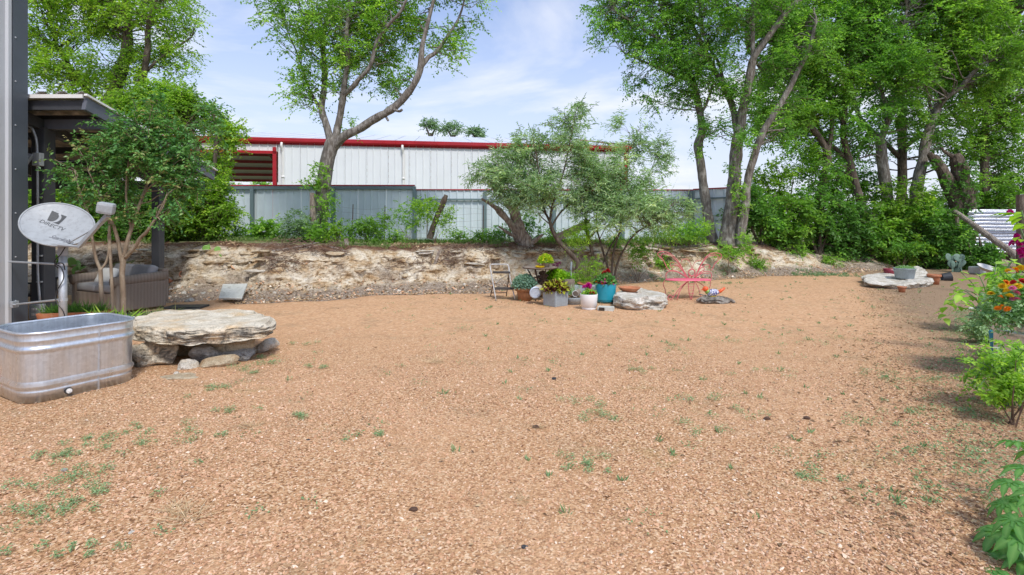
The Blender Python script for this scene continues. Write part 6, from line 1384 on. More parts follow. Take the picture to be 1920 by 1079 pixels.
tree('wood_tree', 'stout pale brown tree forking at mid height in the middle of the wood', 'tree', on(1668, 0, 18.9), [
    ([(1670, 466), (1668, 420), (1665, 384), (1660, 341), (1654, 298), (1652, 275), (1647, 255)], [.28, .25, .23, .22, .21, .20, .19], None),
    ([(1648, 262), (1630, 243), (1615, 225), (1600, 190), (1588, 160), (1570, 120), (1560, 70)], [.12, .11, .10, .085, .07, .05, .03], [0, .2, .3, .4, .5, .6, .7]),
    ([(1650, 262), (1657, 250), (1668, 215), (1680, 170), (1690, 130), (1688, 80), (1700, 20)], [.15, .14, .12, .11, .09, .07, .04], [0, -.1, -.2, -.3, -.4, -.5, -.6]),
    ([(1668, 212), (1655, 180), (1650, 150), (1645, 100), (1640, 60), (1630, 0)], [.08, .075, .07, .06, .05, .03], [-.2, -.1, 0, .1, .2, .3]),
    ([(1655, 300), (1640, 290), (1610, 298), (1590, 305)], [.05, .045, .03, .02], [0, -.2, -.3, -.4])],
    [(1640, 60, 60, 60), (1690, 110, 60, 60), (1630, 150, 45, 45), (1700, 40, 70, 60), (1720, 160, 45, 45), (1660, 200, 40, 30), (1600, 200, 40, 40), (1650, -60, 120, 60), (1600, 300, 35, 30), (1700, 235, 35, 30), (1660, 180, 40, 40, -1), (1620, 240, 34, 26, -1), (1685, 130, 44, 40, -1)], 18.9, 820, 'leaf_dark', 'bark_grey', rk=.85, seed=6, gap=.42, tone=.58, ln=.12, wd=.06, L=.5, group=wd_grp)
tree('wood_tree', 'brown tree curving up to the right beside the hollow snag', 'tree', on(1716, 0, 18.6), [
    ([(1712, 468), (1714, 420), (1718, 362), (1724, 328), (1731, 298), (1737, 260), (1750, 226), (1760, 195)], [.26, .24, .23, .22, .20, .19, .17, .15], None),
    ([(1756, 205), (1775, 183), (1800, 165), (1820, 142), (1845, 120), (1890, 105)], [.11, .10, .09, .08, .06, .03], [0, -.3, -.5, -.7, -.9, -1.1]),
    ([(1760, 198), (1765, 160), (1770, 110), (1775, 60), (1785, 0)], [.10, .09, .07, .06, .03], [0, .1, .2, .3, .4]),
    ([(1752, 222), (1742, 190), (1735, 150), (1730, 100)], [.07, .06, .05, .03], [0, .2, .4, .5])],
    [(1760, 60, 60, 60), (1800, 100, 55, 50), (1740, 130, 40, 50), (1790, 30, 70, 60), (1830, 150, 40, 40), (1800, 200, 40, 35), (1760, -60, 120, 60), (1700, 200, 30, 40), (1775, 265, 28, 20), (1840, 60, 60, 60), (1860, 120, 50, 36, -1), (1900, 100, 40, 40, -1), (1750, 235, 34, 26, -1), (1720, 120, 40, 50, -1)], 18.6, 820, 'leaf_elm', 'bark_grey', rk=.85, seed=7, gap=.40, tone=.42, ln=.12, wd=.06, L=.5, group=wd_grp)
tree('wood_tree', 'thin straight tree behind the corrugated sheets at the right edge of the wood', 'tree', on(1847, 0, 20.5), [
    ([(1846, 470), (1846, 390), (1846, 298), (1848, 234), (1856, 170), (1869, 130), (1890, 100), (1900, 40)], [.16, .15, .14, .13, .12, .10, .08, .04], None),
    ([(1848, 236), (1875, 200), (1900, 180)], [.05, .04, .02], [0, -.3, -.6]), ([(1847, 300), (1825, 270), (1815, 235)], [.04, .035, .02], [0, .3, .5])],
    [(1880, 80, 60, 60), (1900, 180, 50, 60), (1850, 200, 40, 50), (1890, 270, 50, 40), (1900, 340, 50, 35), (1840, 280, 30, 30), (1930, 60, 70, 70), (1860, 0, 80, 60), (1900, -60, 100, 50), (1855, 350, 35, 25)], 20.5, 800, 'leaf_elm', 'bark_dark', seed=8, gap=.22, tone=.46, ln=.13, wd=.065, L=.55, group=wd_grp)
tree('wood_tree', 'leaning dark tree whose long limb crosses behind the big forked tree', 'tree', on(1546, 0, 18.0), [
    ([(1545, 466), (1540, 415), (1537, 373), (1545, 330), (1552, 290), (1530, 250), (1492, 211), (1462, 172), (1424, 126), (1400, 90)], [.16, .14, .13, .12, .11, .10, .09, .08, .06, .04], None),
    ([(1552, 290), (1560, 240), (1558, 180), (1545, 120), (1540, 60)], [.08, .07, .06, .045, .02], [0, .2, .3, .4, .5])],
    [(1470, 220, 50, 40), (1500, 90, 60, 60), (1510, 300, 40, 30), (1455, 290, 34, 26), (1520, 190, 45, 40), (1480, 20, 70, 60), (1440, 180, 40, 40), (1560, 160, 40, 40)], 18.0, 620, 'leaf_elm', 'bark_dark', seed=9, gap=.40, tone=.46, ln=.12, wd=.06, L=.5, group=wd_grp)
tree('wood_tree', 'tall leafy tree at the back of the wood, its crown filling between the pale trunks', 'tree', on(1690, 0, 22.5), [
    ([(1692, 462), (1690, 400), (1692, 300), (1690, 200), (1685, 120), (1690, 20)], [.22, .2, .18, .15, .1, .05], None), ([(1691, 300), (1640, 250), (1580, 210), (1520, 180)], [.1, .08, .06, .03], None), ([(1691, 280), (1760, 230), (1820, 190), (1880, 160)], [.1, .08, .06, .03], None)],
    [(1480, 150, 70, 70), (1580, 120, 80, 80), (1680, 130, 80, 90), (1780, 130, 80, 90), (1880, 170, 60, 90), (1540, 270, 50, 40), (1620, 290, 40, 30), (1790, 270, 50, 40), (1450, 240, 40, 40), (1870, 290, 40, 40), (1690, 260, 50, 30)], 22.5, 560, 'leaf_dark', 'bark_dark', seed=10, gap=.36, gsc=.8, tone=.42, ln=.15, wd=.075, L=.6, group=wd_grp)
sg = thing('dead_snag', 'broad dark hollow dead trunk with broken top at the right of the wood', 'dead tree', on(1806, 0, 18.2))
mb = MB(); Q, rr = limb3([(1815, 470), (1812, 420), (1808, 380), (1803, 340), (1796, 305), (1790, 290)], 18.2, [.40, .36, .33, .28, .24, .16]); tube(mb, Q, rr, 14, rough=.3, seed=5); mb.build('trunk', M['bark_dark'], sg)
mb = MB(); Q, rr = limb3([(1800, 400), (1785, 360), (1768, 325), (1752, 300), (1742, 288)], 18.2, [.22, .22, .20, .16, .1]); tube(mb, Q, rr, 12, rough=.3, seed=6); mb.build('limb', M['bark_dark'], sg)
mb = MB(); Q, rr = limb3([(1790, 298), (1782, 292), (1770, 284), (1764, 276)], 18.2, [.09, .07, .05, .02]); tube(mb, Q, rr, 8, rough=.3); mb.build('limb', M['bark_dark'], sg)
mb = vine('', '', '', [(1815, 350, 22, 50, -.4, .4), (1800, 420, 25, 30, -.3, .4), (1770, 350, 14, 20, -.3, .3), (1745, 310, 14, 14, -.2, .3)], 18.2, 240, '', 43, .10, .07, .35)
tag(mb.build('climbing_vine', M['leaf_dark'], org=on(1806, 0, 18.2)), 'dark vine covering the hollow dead trunk in the wood', 'vine')
mb = MB(); p = on(1452, 0, 17.2); bbox(mb, p + (0, 0, .8), (.12, .12, 1.9), .01); tag(mb.build('fence_post', M['bark_dark'], org=p), 'dark lone fence post among the undergrowth right of the big forked tree', 'post')

# bright trees on the left
tree('tall_tree', 'tall bright lime green tree beyond the patio cover at the top left', 'tree', on(225, 0, 16), [
    ([(205, 470), (208, 400), (205, 300), (200, 210), (215, 170), (235, 110), (240, 50), (235, 0), (240, -60)], [.28, .26, .24, .22, .19, .15, .12, .09, .05], None),
    ([(204, 235), (230, 195), (262, 160), (276, 100), (280, 40), (300, -20)], [.12, .11, .10, .09, .07, .03], [0, -.2, -.3, -.4, -.5, -.6]),
    ([(204, 230), (170, 180), (135, 130), (105, 80), (90, 20)], [.10, .09, .07, .05, .03], [0, .3, .5, .7, .9]),
    ([(268, 140), (300, 110), (330, 90), (360, 70)], [.05, .04, .03, .02], [-.3, -.2, -.1, 0])],
    [(90, 55, 50, 60), (155, 30, 75, 55), (240, 50, 85, 65), (315, 40, 62, 45), (352, 20, 34, 30), (335, 105, 42, 24), (115, 130, 60, 40), (200, 130, 58, 46), (290, 135, 45, 34), (215, -60, 190, 60), (75, 150, 40, 22), (170, 175, 40, 20), (250, 180, 40, 20), (360, 62, 26, 20)], 16, 1050, 'leaf_lime', 'bark_dark', seed=11, gap=.24, tone=.50, ln=.10, wd=.048, L=.46)
tree('young_tree', 'lower bright green tree between the patio cover roof and the blue-grey fence', 'tree', on(395, 0, 13.2), [
    ([(398, 470), (396, 420), (392, 370), (385, 330), (372, 290), (360, 250)], [.12, .11, .10, .09, .07, .05], None),
    ([(392, 372), (400, 330), (404, 290), (405, 250), (400, 210)], [.07, .06, .05, .04, .02], [0, -.1, -.2, -.2, -.3]), ([(385, 330), (350, 280), (320, 240), (290, 205)], [.05, .045, .035, .02], [0, .2, .4, .5])],
    [(255, 200, 60, 22), (320, 215, 60, 34), (375, 235, 42, 36), (408, 275, 32, 34), (400, 320, 24, 20), (285, 178, 34, 16), (430, 245, 22, 14), (340, 190, 26, 26)], 13.2, 520, 'leaf_lime', 'bark_dark', seed=12, gap=.15, tone=.46, ln=.085, wd=.042, L=.4)
tree('shrub', 'bushy bright green shrub at the left end of the blue-grey fence', 'shrub', on(375, 0, 12.6), [
    ([(372, 468), (370, 440), (365, 400), (360, 370)], [.06, .05, .04, .02], None), ([(372, 460), (390, 430), (400, 395)], [.04, .03, .02], [0, -.1, -.2]), ([(372, 462), (345, 430), (335, 400)], [.04, .03, .02], [0, .1, .2])],
    [(380, 375, 40, 30), (405, 400, 34, 22), (350, 400, 45, 40), (385, 430, 34, 22), (425, 405, 18, 10), (330, 430, 32, 26), (400, 352, 22, 18)], 12.6, 480, 'leaf_lime', 'bark_dark', seed=13, gap=.0, tone=.36, ln=.085, wd=.042, L=.34)
tree('shrub', 'dense dark green shrub behind the loveseat at the bank top', 'shrub', on(300, 0, 13.2), [
    ([(300, 470), (302, 440), (300, 410)], [.06, .05, .03], None)], [(320, 425, 45, 40), (265, 430, 45, 34), (290, 390, 40, 30)], 13.2, 420, 'leaf_dark', 'bark_dark', seed=14, gap=.0, tone=.34, L=.34)
for k, (px, py, rx, ry, Y, lab, mt, tn_) in enumerate([(85, 400, 52, 60, 13.6, 'yellow-green shrub seen under the patio cover behind the dish', 'leaf_lime', .34), (165, 405, 55, 55, 13.9, 'bright shrub under the patio cover between dish arm and tree stems', 'leaf_lime', .42), (235, 390, 50, 50, 14.4, 'green shrub behind the myrtle stems under the patio cover', 'leaf_elm', .5), (130, 350, 70, 40, 15.5, 'taller green shrub just under the patio cover roof edge', 'leaf_lime', .5), (30, 380, 60, 70, 14.5, 'shrub mostly hidden by the building corner', 'leaf_elm', .5)]):
    tree('shrub', lab, 'shrub', on(px, 0, Y), [([(px, 470), (px + 4, 430), (px, py)], [.06, .05, .03], None), ([(px, 462), (px - 20, 430), (px - 25, py)], [.04, .03, .02], None)], [(px, py, rx, ry), (px, py + 30, rx * .9, ry * .6)], Y, 330, mt, 'bark_dark', seed=60 + k, gap=.05, tone=tn_, L=.36)

# crape myrtle in front, three clumps of stems
Ym = 7.7
tree('crape_myrtle', 'small dark leaved crape myrtle with bare branching stems behind the stock tank', 'tree', on(215, 0, Ym), [
    ([(230, 606), (231, 570), (231, 553), (229, 514), (231, 490), (232, 478)], [.050, .046, .044, .043, .046, .04], None),
    ([(229, 495), (222, 456), (214, 427), (207, 411), (198, 385), (180, 350), (165, 320)], [.032, .03, .028, .025, .02, .015, .008], [0, 0, -.05, -.1, -.1, -.15, -.2]),
    ([(232, 485), (238, 456), (246, 430), (255, 403), (268, 367), (282, 330), (300, 290), (320, 260)], [.034, .032, .03, .027, .024, .02, .014, .008], [0, 0, .05, .1, .15, .2, .25, .3]),
    ([(235, 484), (253, 464), (263, 447), (275, 435), (292, 410)], [.032, .03, .028, .026, .018], [0, -.05, -.1, -.15, -.2]),
    ([(210, 606), (210, 570), (210, 540), (207, 480), (205, 427), (206, 380), (210, 330), (215, 290)], [.027, .026, .025, .024, .023, .02, .015, .008], [-.1, -.1, -.1, -.05, 0, 0, .1, .1]),
    ([(193, 606), (193, 580), (190, 553), (189, 520), (188, 503)], [.036, .034, .032, .032, .03], [-.15, -.15, -.15, -.1, -.1]),
    ([(189, 508), (181, 488), (176, 466), (172, 440), (165, 400), (150, 360), (140, 320)], [.026, .025, .023, .021, .018, .013, .007], [-.1, -.1, -.1, -.15, -.2, -.3, -.35]),
    ([(189, 506), (199, 492), (204, 470), (203, 440)], [.02, .02, .018, .015], [-.1, -.05, -.05, 0]),
    ([(246, 430), (240, 400), (236, 360), (240, 310), (250, 260)], [.02, .018, .016, .012, .006], [.05, 0, -.1, -.1, -.1])],
    [(140, 315, 42, 26), (190, 300, 50, 34), (240, 290, 55, 40), (300, 300, 46, 34), (205, 360, 60, 36), (270, 370, 55, 32), (330, 345, 42, 30), (130, 355, 30, 22), (250, 240, 50, 30), (320, 245, 45, 30), (225, 400, 34, 18), (355, 300, 24, 22), (400, 245, 30, 14), (385, 215, 26, 22), (310, 400, 30, 16), (450, 235, 24, 6), (295, 200, 18, 20), (160, 385, 26, 14), (300, 405, 26, 12, -.2)], Ym, 430, 'leaf_myrtle', 'bark_myrtle', ln=.060, wd=.034, twigs=4, K=9, L=.25, seed=15, gap=.26, gsc=2.0, tone=.58, rough=.06, connect=.22, rk=.85)

# chaste trees (grey-green, narrow leaves, pale flower spikes)
def chaste(name, label, base, limbs, clumps, Y, ncl, seed, tone):
    t = tree(name, label, 'tree', base, limbs, clumps, Y, ncl, 'leaf_vitex', 'bark_dark', ln=.11, wd=.024, twigs=4, K=11, L=.34, seed=seed, gap=.27, gsc=1.7, rk=.85, tone=tone, droop=.1, rough=.1, spread=1.1, connect=.5)
    g_ = np.random.default_rng(seed); P = sample_clumps(clumps, ncl // 2, Y, seed + 5, 0, shell=1.0); P = P[g_.uniform(0, 1, len(P)) < .9]; mb = MB()
    for p in P:
        d = nrm(np.array((g_.normal() * .2, g_.normal() * .2, 1.0))); L_ = g_.uniform(.16, .32); n = 16; s = np.linspace(.1, 1, n); q = p + d * L_ * s[:, None]
        leaves(mb, q, g_.normal(size=(n, 3)) + (0, 0, .5), g_.normal(size=(n, 3)), .028 * (1.25 - s), .016, np.clip(.85 + g_.normal(size=n) * .12, 0, 1))
    tag(mb.build('flower_spikes', M['leaf_vitex'], t)); return t
chaste('chaste_tree', 'left of two airy grey-green chaste trees with curved trunk rising behind the pots', on(1084, 0, 12.1), [
    ([(1086, 545), (1084, 515), (1082, 492), (1072, 478), (1060, 466), (1046, 450), (1035, 430), (1030, 410)], [.085, .08, .075, .07, .065, .06, .055, .045], None),
    ([(1032, 418), (1022, 400), (1005, 385), (985, 365), (960, 335), (930, 310)], [.035, .03, .027, .022, .016, .008], [0, .1, .2, .2, .3, .3]),
    ([(1031, 415), (1036, 385), (1048, 350), (1060, 310), (1070, 260), (1080, 210)], [.035, .03, .025, .02, .013, .006], [0, -.1, -.2, -.2, -.2, -.2]),
    ([(1034, 425), (1050, 400), (1075, 375), (1100, 345), (1120, 300)], [.03, .026, .022, .016, .008], [0, .2, .3, .4, .4]),
    ([(1024, 402), (1015, 370), (1012, 330), (1005, 290), (1000, 260)], [.025, .02, .016, .012, .006], [.1, 0, -.1, -.2, -.2])],
    [(925, 325, 40, 28), (965, 352, 46, 30), (990, 305, 34, 32), (955, 290, 30, 16), (1060, 300, 52, 45), (1078, 245, 30, 34), (1040, 350, 40, 34), (1010, 270, 18, 18), (1085, 210, 9, 18), (1000, 380, 36, 22), (1040, 235, 12, 14), (980, 265, 12, 14), (1010, 400, 26, 18, -.4), (1070, 395, 28, 20, -.4), (1020, 350, 30, 24, -.5)], 12.1, 400, 21, .56)
chaste('chaste_tree', 'right of two airy grey-green chaste trees, several stems, wider crown', on(1125, 0, 12.4), [
    ([(1124, 545), (1121, 515), (1115, 490), (1107, 460), (1100, 430), (1098, 400), (1090, 370)], [.07, .065, .06, .05, .045, .04, .03], None),
    ([(1142, 545), (1141, 510), (1133, 480), (1126, 455), (1118, 420), (1122, 370), (1130, 320), (1135, 270)], [.035, .033, .03, .028, .025, .02, .014, .007], [.1, .1, .1, .1, .2, .2, .2, .2]),
    ([(1146, 545), (1147, 510), (1151, 470), (1163, 430), (1168, 390), (1175, 340), (1178, 290), (1180, 250)], [.035, .033, .03, .026, .022, .018, .012, .006], [.1, .1, .1, 0, -.1, -.1, -.1, -.1]),
    ([(1150, 545), (1156, 500), (1172, 465), (1190, 440), (1220, 418), (1250, 395), (1268, 375)], [.033, .03, .028, .025, .02, .014, .007], [.1, .1, 0, -.1, -.2, -.3, -.3]),
    ([(1168, 400), (1190, 360), (1215, 330), (1232, 290)], [.02, .016, .012, .006], [-.1, 0, .1, .1]),
    ([(1128, 500), (1145, 462), (1170, 425), (1185, 395)], [.025, .022, .018, .01], [.1, .2, .3, .3])],
    [(1120, 340, 46, 38), (1176, 305, 36, 42), (1135, 265, 24, 24), (1180, 362, 55, 34), (1128, 395, 55, 30), (1230, 345, 36, 40), (1238, 290, 16, 30), (1255, 400, 40, 24), (1205, 405, 46, 28), (1160, 235, 12, 20), (1200, 262, 12, 24), (1280, 380, 24, 24), (1265, 340, 12, 30), (1090, 375, 30, 20), (1150, 425, 40, 14, -.5), (1215, 432, 34, 12, -.4), (1180, 390, 46, 22, -.5)], 12.4, 510, 22, .60)
# seedling bush among the pots
c = np.array((W(1096, 0, 10.55)[0], 10.55, 0)); t = thing('green_bush', 'bright green feathery seedling bush between the planters and the teal pot', 'bush', c)
stems(t, c, .25, .85, 12, seed=41); mb = MB(); P = sample_clumps([(1098, 515, 26, 26), (1095, 540, 28, 18), (1112, 498, 12, 20), (1085, 530, 16, 18)], 260, 10.5, 44); g_ = np.random.default_rng(4)
sprays(mb, P, g_.normal(size=(260, 3)) + (0, 0, .4), .2 * g_.uniform(.5, 1.2, 260), 12, .045, .014, np.clip(.45 + g_.normal(size=260) * .12, 0, 1), .3); mb.build('foliage', M['leaf_lime'], t)
c = on(1092, 0, 12.0); t = thing('young_shrub', 'vivid green sapling sprouting from the bank edge between the chaste tree trunks', 'sapling', c); stems(t, c, .2, .8, 6, seed=42); P = sample_clumps([(1085, 440, 28, 20), (1105, 425, 18, 14), (1075, 455, 16, 10)], 200, 12.2, 45)
mb = MB(); sprays(mb, P, g_.normal(size=(200, 3)) + (0, 0, .1), .28 * g_.uniform(.5, 1.2, 200), 12, .06, .018, np.clip(.5 + g_.normal(size=200) * .12, 0, 1), .5); mb.build('foliage', M['leaf_lime'], t)

# undergrowth along the wood, each shrub on its own
for k, (px, py, rx, ry, Y, mt, tn_, lab) in enumerate([
    (1425, 395, 36, 50, 17.0, 'leaf_dark', .42, 'dark shrub right behind the big forked tree'), (1462, 345, 45, 40, 18.2, 'leaf_lime', .34, 'bright lime green shrub left in the undergrowth of the wood'), (1480, 415, 45, 42, 17.2, 'leaf_elm', .35, 'mid green shrub below the lime green one at the wood edge'),
    (1535, 400, 45, 55, 17.6, 'leaf_dark', .38, 'dark green shrub in front of the leaning tree'), (1590, 420, 40, 42, 17.8, 'leaf_dark', .28, 'very dark shrub with dry stems near the thin dark tree'), (1640, 415, 40, 45, 18.0, 'leaf_elm', .34, 'shrub at the foot of the stout pale brown tree'),
    (1700, 385, 45, 50, 18.0, 'leaf_lime', .26, 'large bright shrub in front of the pale trunks'), (1735, 420, 42, 40, 17.8, 'leaf_dark', .42, 'dark green shrub behind the far slab and tub'), (1780, 435, 38, 30, 17.6, 'leaf_dark', .32, 'low dark shrub left of the prickly pear'),
    (1838, 455, 20, 10, 17.0, 'leaf_dark', .42, 'low leafy shrub growing before the corrugated sheets'), (1345, 425, 30, 30, 16.8, 'leaf_dark', .5, 'grey-green shrub between the slender and the forked tree'), (1890, 350, 55, 30, 19.8, 'leaf_elm', .3, 'leafy shrub overhanging the corrugated sheets'),
    (1560, 340, 40, 34, 20.0, 'leaf_elm', .42, 'taller shrub deep in the wood left of the pale trunks'), (1620, 350, 36, 34, 20.5, 'leaf_dark', .5, 'back shrub between the thin tree and stout trunk'), (1770, 390, 30, 40, 20.5, 'leaf_elm', .34, 'back shrub left of the dead snag'), (1850, 380, 40, 24, 22.0, 'leaf_dark', .45, 'dark shrub directly behind the corrugated sheets')]):
    b_ = on(px, 0, Y); bpy_ = HY + (CAMH - b_[2]) * FPX / Y
    tree('shrub', lab, 'shrub', b_, [([(px, bpy_ + 3), (px + 3, (py + bpy_) / 2), (px - 2, py - 10)], [.07, .05, .02], None), ([(px, bpy_ + 3), (px - 16, (py + bpy_) / 2), (px - 22, py)], [.05, .04, .02], None), ([(px, bpy_ + 3), (px + 15, (py + bpy_) / 2), (px + 24, py)], [.05, .04, .02], None)],
         [(px, py, rx, ry), (px, (py + bpy_) / 2 + 4, rx * 1.05, max(8, (bpy_ - py) * .5))], Y, 145, mt, 'bark_dark', seed=80 + k, gap=.30, tone=tn_ + .04, ln=.125, wd=.07, L=.38, twigs=5, K=7, group='undergrowth of the wood')

# plants along the bank top in front of the fence
def shrub(name, lab, cat, px, Y, clumps, n, mt, tn_, seed, ln=.07, wd=.035, L=.28, sp=.9, gap=0.0, nst=7, hst=.5):
    b_ = on(px, 0, Y); t = thing(name, lab, cat, b_); stems(t, b_, .3, hst, nst, seed=seed); g_ = np.random.default_rng(seed); P = sample_clumps(clumps, n, Y, seed, gap, 2.0)
    zz = gz(P[:, 0], P[:, 1]); P[:, 2] = np.maximum(P[:, 2], zz + .04); mb = MB(); n = len(P)
    sprays(mb, P, g_.normal(size=(n, 3)) + (0, 0, .35), L * g_.uniform(.5, 1.2, n), 9, ln, wd, np.clip(tn_ + g_.normal(size=n) * .14, 0, 1), .25, spread=sp); mb.build('foliage', M[mt], t); return t
shrub('bush', 'grey-green bushy plant with dead twigs at the left foot of the central tree', 'bush', 560, 12.8, [(560, 415, 22, 24), (580, 430, 28, 18), (545, 435, 22, 14), (570, 440, 36, 12)], 300, 'leaf_vitex', .22, 101)
shrub('weed', 'broad leaved weed clump left of the bushy plant at the fence', 'weed', 495, 13.0, [(500, 425, 24, 12), (480, 438, 24, 10), (520, 440, 22, 10)], 170, 'leaf_elm', .5, 102, .085, .06)
shrub('bush', 'low shrub spilling over the bank edge right of the central tree', 'bush', 690, 12.6, [(675, 430, 22, 16), (700, 425, 26, 16), (705, 450, 16, 16), (720, 410, 10, 14), (655, 440, 14, 10)], 300, 'leaf_elm', .36, 103)
shrub('bush', 'small bright sprout beside the trunk of the central tree', 'bush', 632, 12.8, [(632, 430, 12, 14), (620, 440, 12, 8)], 90, 'leaf_lime', .5, 104)
shrub('vine_plant', 'thin trailing climber in front of the fence between bush and leaning stump', 'climber', 765, 14.0, [(750, 400, 20, 12), (775, 385, 14, 12), (760, 420, 26, 12), (790, 395, 16, 18), (735, 380, 8, 8)], 150, 'leaf_elm', .6, 105, gap=.2)
shrub('vine_plant', 'bright climber hanging over the leaning stump', 'climber', 815, 13.6, [(800, 385, 22, 14), (812, 395, 14, 20), (795, 405, 10, 16), (835, 420, 12, 24), (845, 400, 8, 12)], 190, 'leaf_lime', .48, 106)
shrub('bush', 'green weeds tangled round the foot of the broken dead trunk', 'bush', 975, 14.0, [(965, 430, 26, 20), (935, 440, 18, 14), (1000, 435, 24, 16), (985, 410, 18, 16)], 260, 'leaf_dark', .6, 107)
shrub('bush', 'weedy bush hanging down the bank behind the planters and chaste trees', 'bush', 1195, 13.4, [(1190, 455, 16, 14), (1195, 475, 14, 14), (1210, 465, 12, 10), (1235, 440, 24, 14)], 190, 'leaf_elm', .5, 108)
shrub('bush', 'bright green weeds drooping over exposed roots under the big forked tree', 'bush', 1365, 14.6, [(1352, 468, 14, 12), (1376, 474, 20, 10), (1395, 468, 14, 10), (1395, 450, 14, 10)], 170, 'leaf_elm', .6, 109)
shrub('bush', 'low dark green plant on the slope at the wood edge behind the far slab', 'bush', 1690, 16.9, [(1690, 462, 26, 8), (1715, 466, 20, 7)], 120, 'leaf_dark', .5, 110)
shrub('bush', 'tall weeds in front of the right end of the fence', 'bush', 1290, 14.9, [(1270, 432, 30, 14), (1310, 428, 24, 16), (1290, 442, 40, 8)], 300, 'leaf_elm', .62, 111, sp=.6)
for k, (px, Y) in enumerate([(450, 13.2), (590, 12.5), (740, 13.3), (860, 13.8), (900, 13.6), (925, 13.9), (1040, 14.2), (1150, 14.2), (1240, 14.6), (1420, 15.6), (1500, 16.6), (1560, 16.9)]):
    b_ = on(px, 0, Y); shrub('weed', 'knee-high green weed at the fence foot, ' + ['near the left fence end', 'at the base of the central tree', 'right of the bush spilling over the bank', 'right of the leaning narrow dead trunk', 'midway to the split dead trunk', 'touching the split dead trunk', 'between the chaste tree trunks', 'behind the right chaste tree', 'right of the chaste trees', 'just right of the forked tree roots', 'under the leaning dark tree', 'behind the pale slope stones'][k], 'weed', px, Y, [(px, HY + (CAMH - b_[2] - .15) * FPX / Y, 16, 9)], 60, 'leaf_elm', .5, 120 + k, nst=4, hst=.3)['group'] = 'weeds along the bank top'

# dead trunks and posts
def deadtrunk(name, label, cat, base, paths, Y, mat='deadwood'):
    t = thing(name, label, cat, base)
    for k, (pts, r, dy) in enumerate(paths):
        Q, rr = limb3(pts, Y, r, dy); mb = MB(); tube(mb, Q, rr, 10, rough=.35, seed=k + int(Y * 7)); mb.build('trunk' if k == 0 else 'limb', M[mat], t)
    return t
deadtrunk('dead_tree', 'split dead trunk fanning out of the bank left of the chaste trees', 'dead tree', on(985, 0, 13.4), [([(988, 468), (978, 445), (970, 420), (962, 395), (956, 372)], [.20, .19, .16, .15, .13], None), ([(985, 460), (965, 430), (940, 400), (920, 383), (903, 373)], [.12, .10, .085, .06, .03], [0, -.1, -.2, -.3, -.4]),
    ([(982, 452), (958, 440), (935, 425)], [.05, .04, .02], [0, -.2, -.4]), ([(985, 462), (1005, 450), (1018, 440)], [.09, .06, .03], [0, -.1, -.2]), ([(962, 395), (948, 385), (944, 372)], [.06, .04, .02], None)], 13.4)
deadtrunk('dead_tree', 'narrow dead trunk leaning right with a frayed top, in front of the fence', 'dead tree', on(808, 0, 13.6), [([(806, 448), (812, 425), (822, 400), (832, 378), (837, 366)], [.085, .08, .075, .07, .05], None)], 13.6, 'bark_dark')
deadtrunk('wood_post', 'short grey weathered post right against the trunk of the central tree', 'post', on(586, 0, 13.0), [([(589, 450), (587, 410), (585, 362)], [.075, .07, .06], None)], 12.9)
deadtrunk('wood_stub', 'short grey stub of wood standing in the bank below the central tree', 'post', on(650, 0, 12.0), [([(653, 478), (650, 460), (648, 448)], [.06, .055, .05], None)], 11.9)
deadtrunk('wood_stub', 'pale splintered stick poking from the bank face below the leaning trunk', 'post', on(818, 0, 12.0), [([(814, 500), (819, 485), (824, 470)], [.035, .045, .03], None)], 11.9)
mb = MB(); a_, b_ = W(1045, 446, 13.4), W(1106, 418, 13.2); beam(mb, a_, b_, .06, .20); tag(mb.build('leaning_plank', M['oldwood_grey'], org=a_), 'wide weathered grey plank propped behind the chaste tree trunks', 'plank')
for k, (pts, Y, r, lab) in enumerate([([(1215, 462), (1260, 466), (1300, 463), (1335, 456), (1365, 455)], 14.5, .05, 'long bare root lying along the bank edge left of the big forked tree'), ([(1395, 456), (1420, 458), (1450, 462), (1478, 467)], 15.0, .045, 'bare root running right from the big forked tree'),
        ([(1350, 458), (1320, 462), (1290, 470)], 14.3, .03, 'thin root beside the long bare root'), ([(560, 470), (600, 462), (640, 470), (660, 478)], 11.9, .025, 'thin root hanging over the bank edge under the central tree'), ([(510, 473), (545, 468), (580, 460), (600, 456)], 12.0, .032, 'grey root reaching left from the central tree'),
        ([(1420, 500), (1410, 485), (1415, 470)], 15.0, .022, 'short root stub on the slope beneath the forked tree'), ([(1190, 490), (1175, 475), (1165, 466)], 13.0, .035, 'dark root curling out of the bank behind the teal pot')]):
    P = np.array([bank_hit(a, b) for a, b in pts]); P[:, 2] += r * .5; mb = MB(); tube(mb, catmull(P, 5), np.linspace(r, r * .5, (len(pts) - 1) * 5 + 1), 8, rough=.3, seed=k); tag(mb.build('exposed_root', M['deadwood'], org=P[0]), lab, 'root')
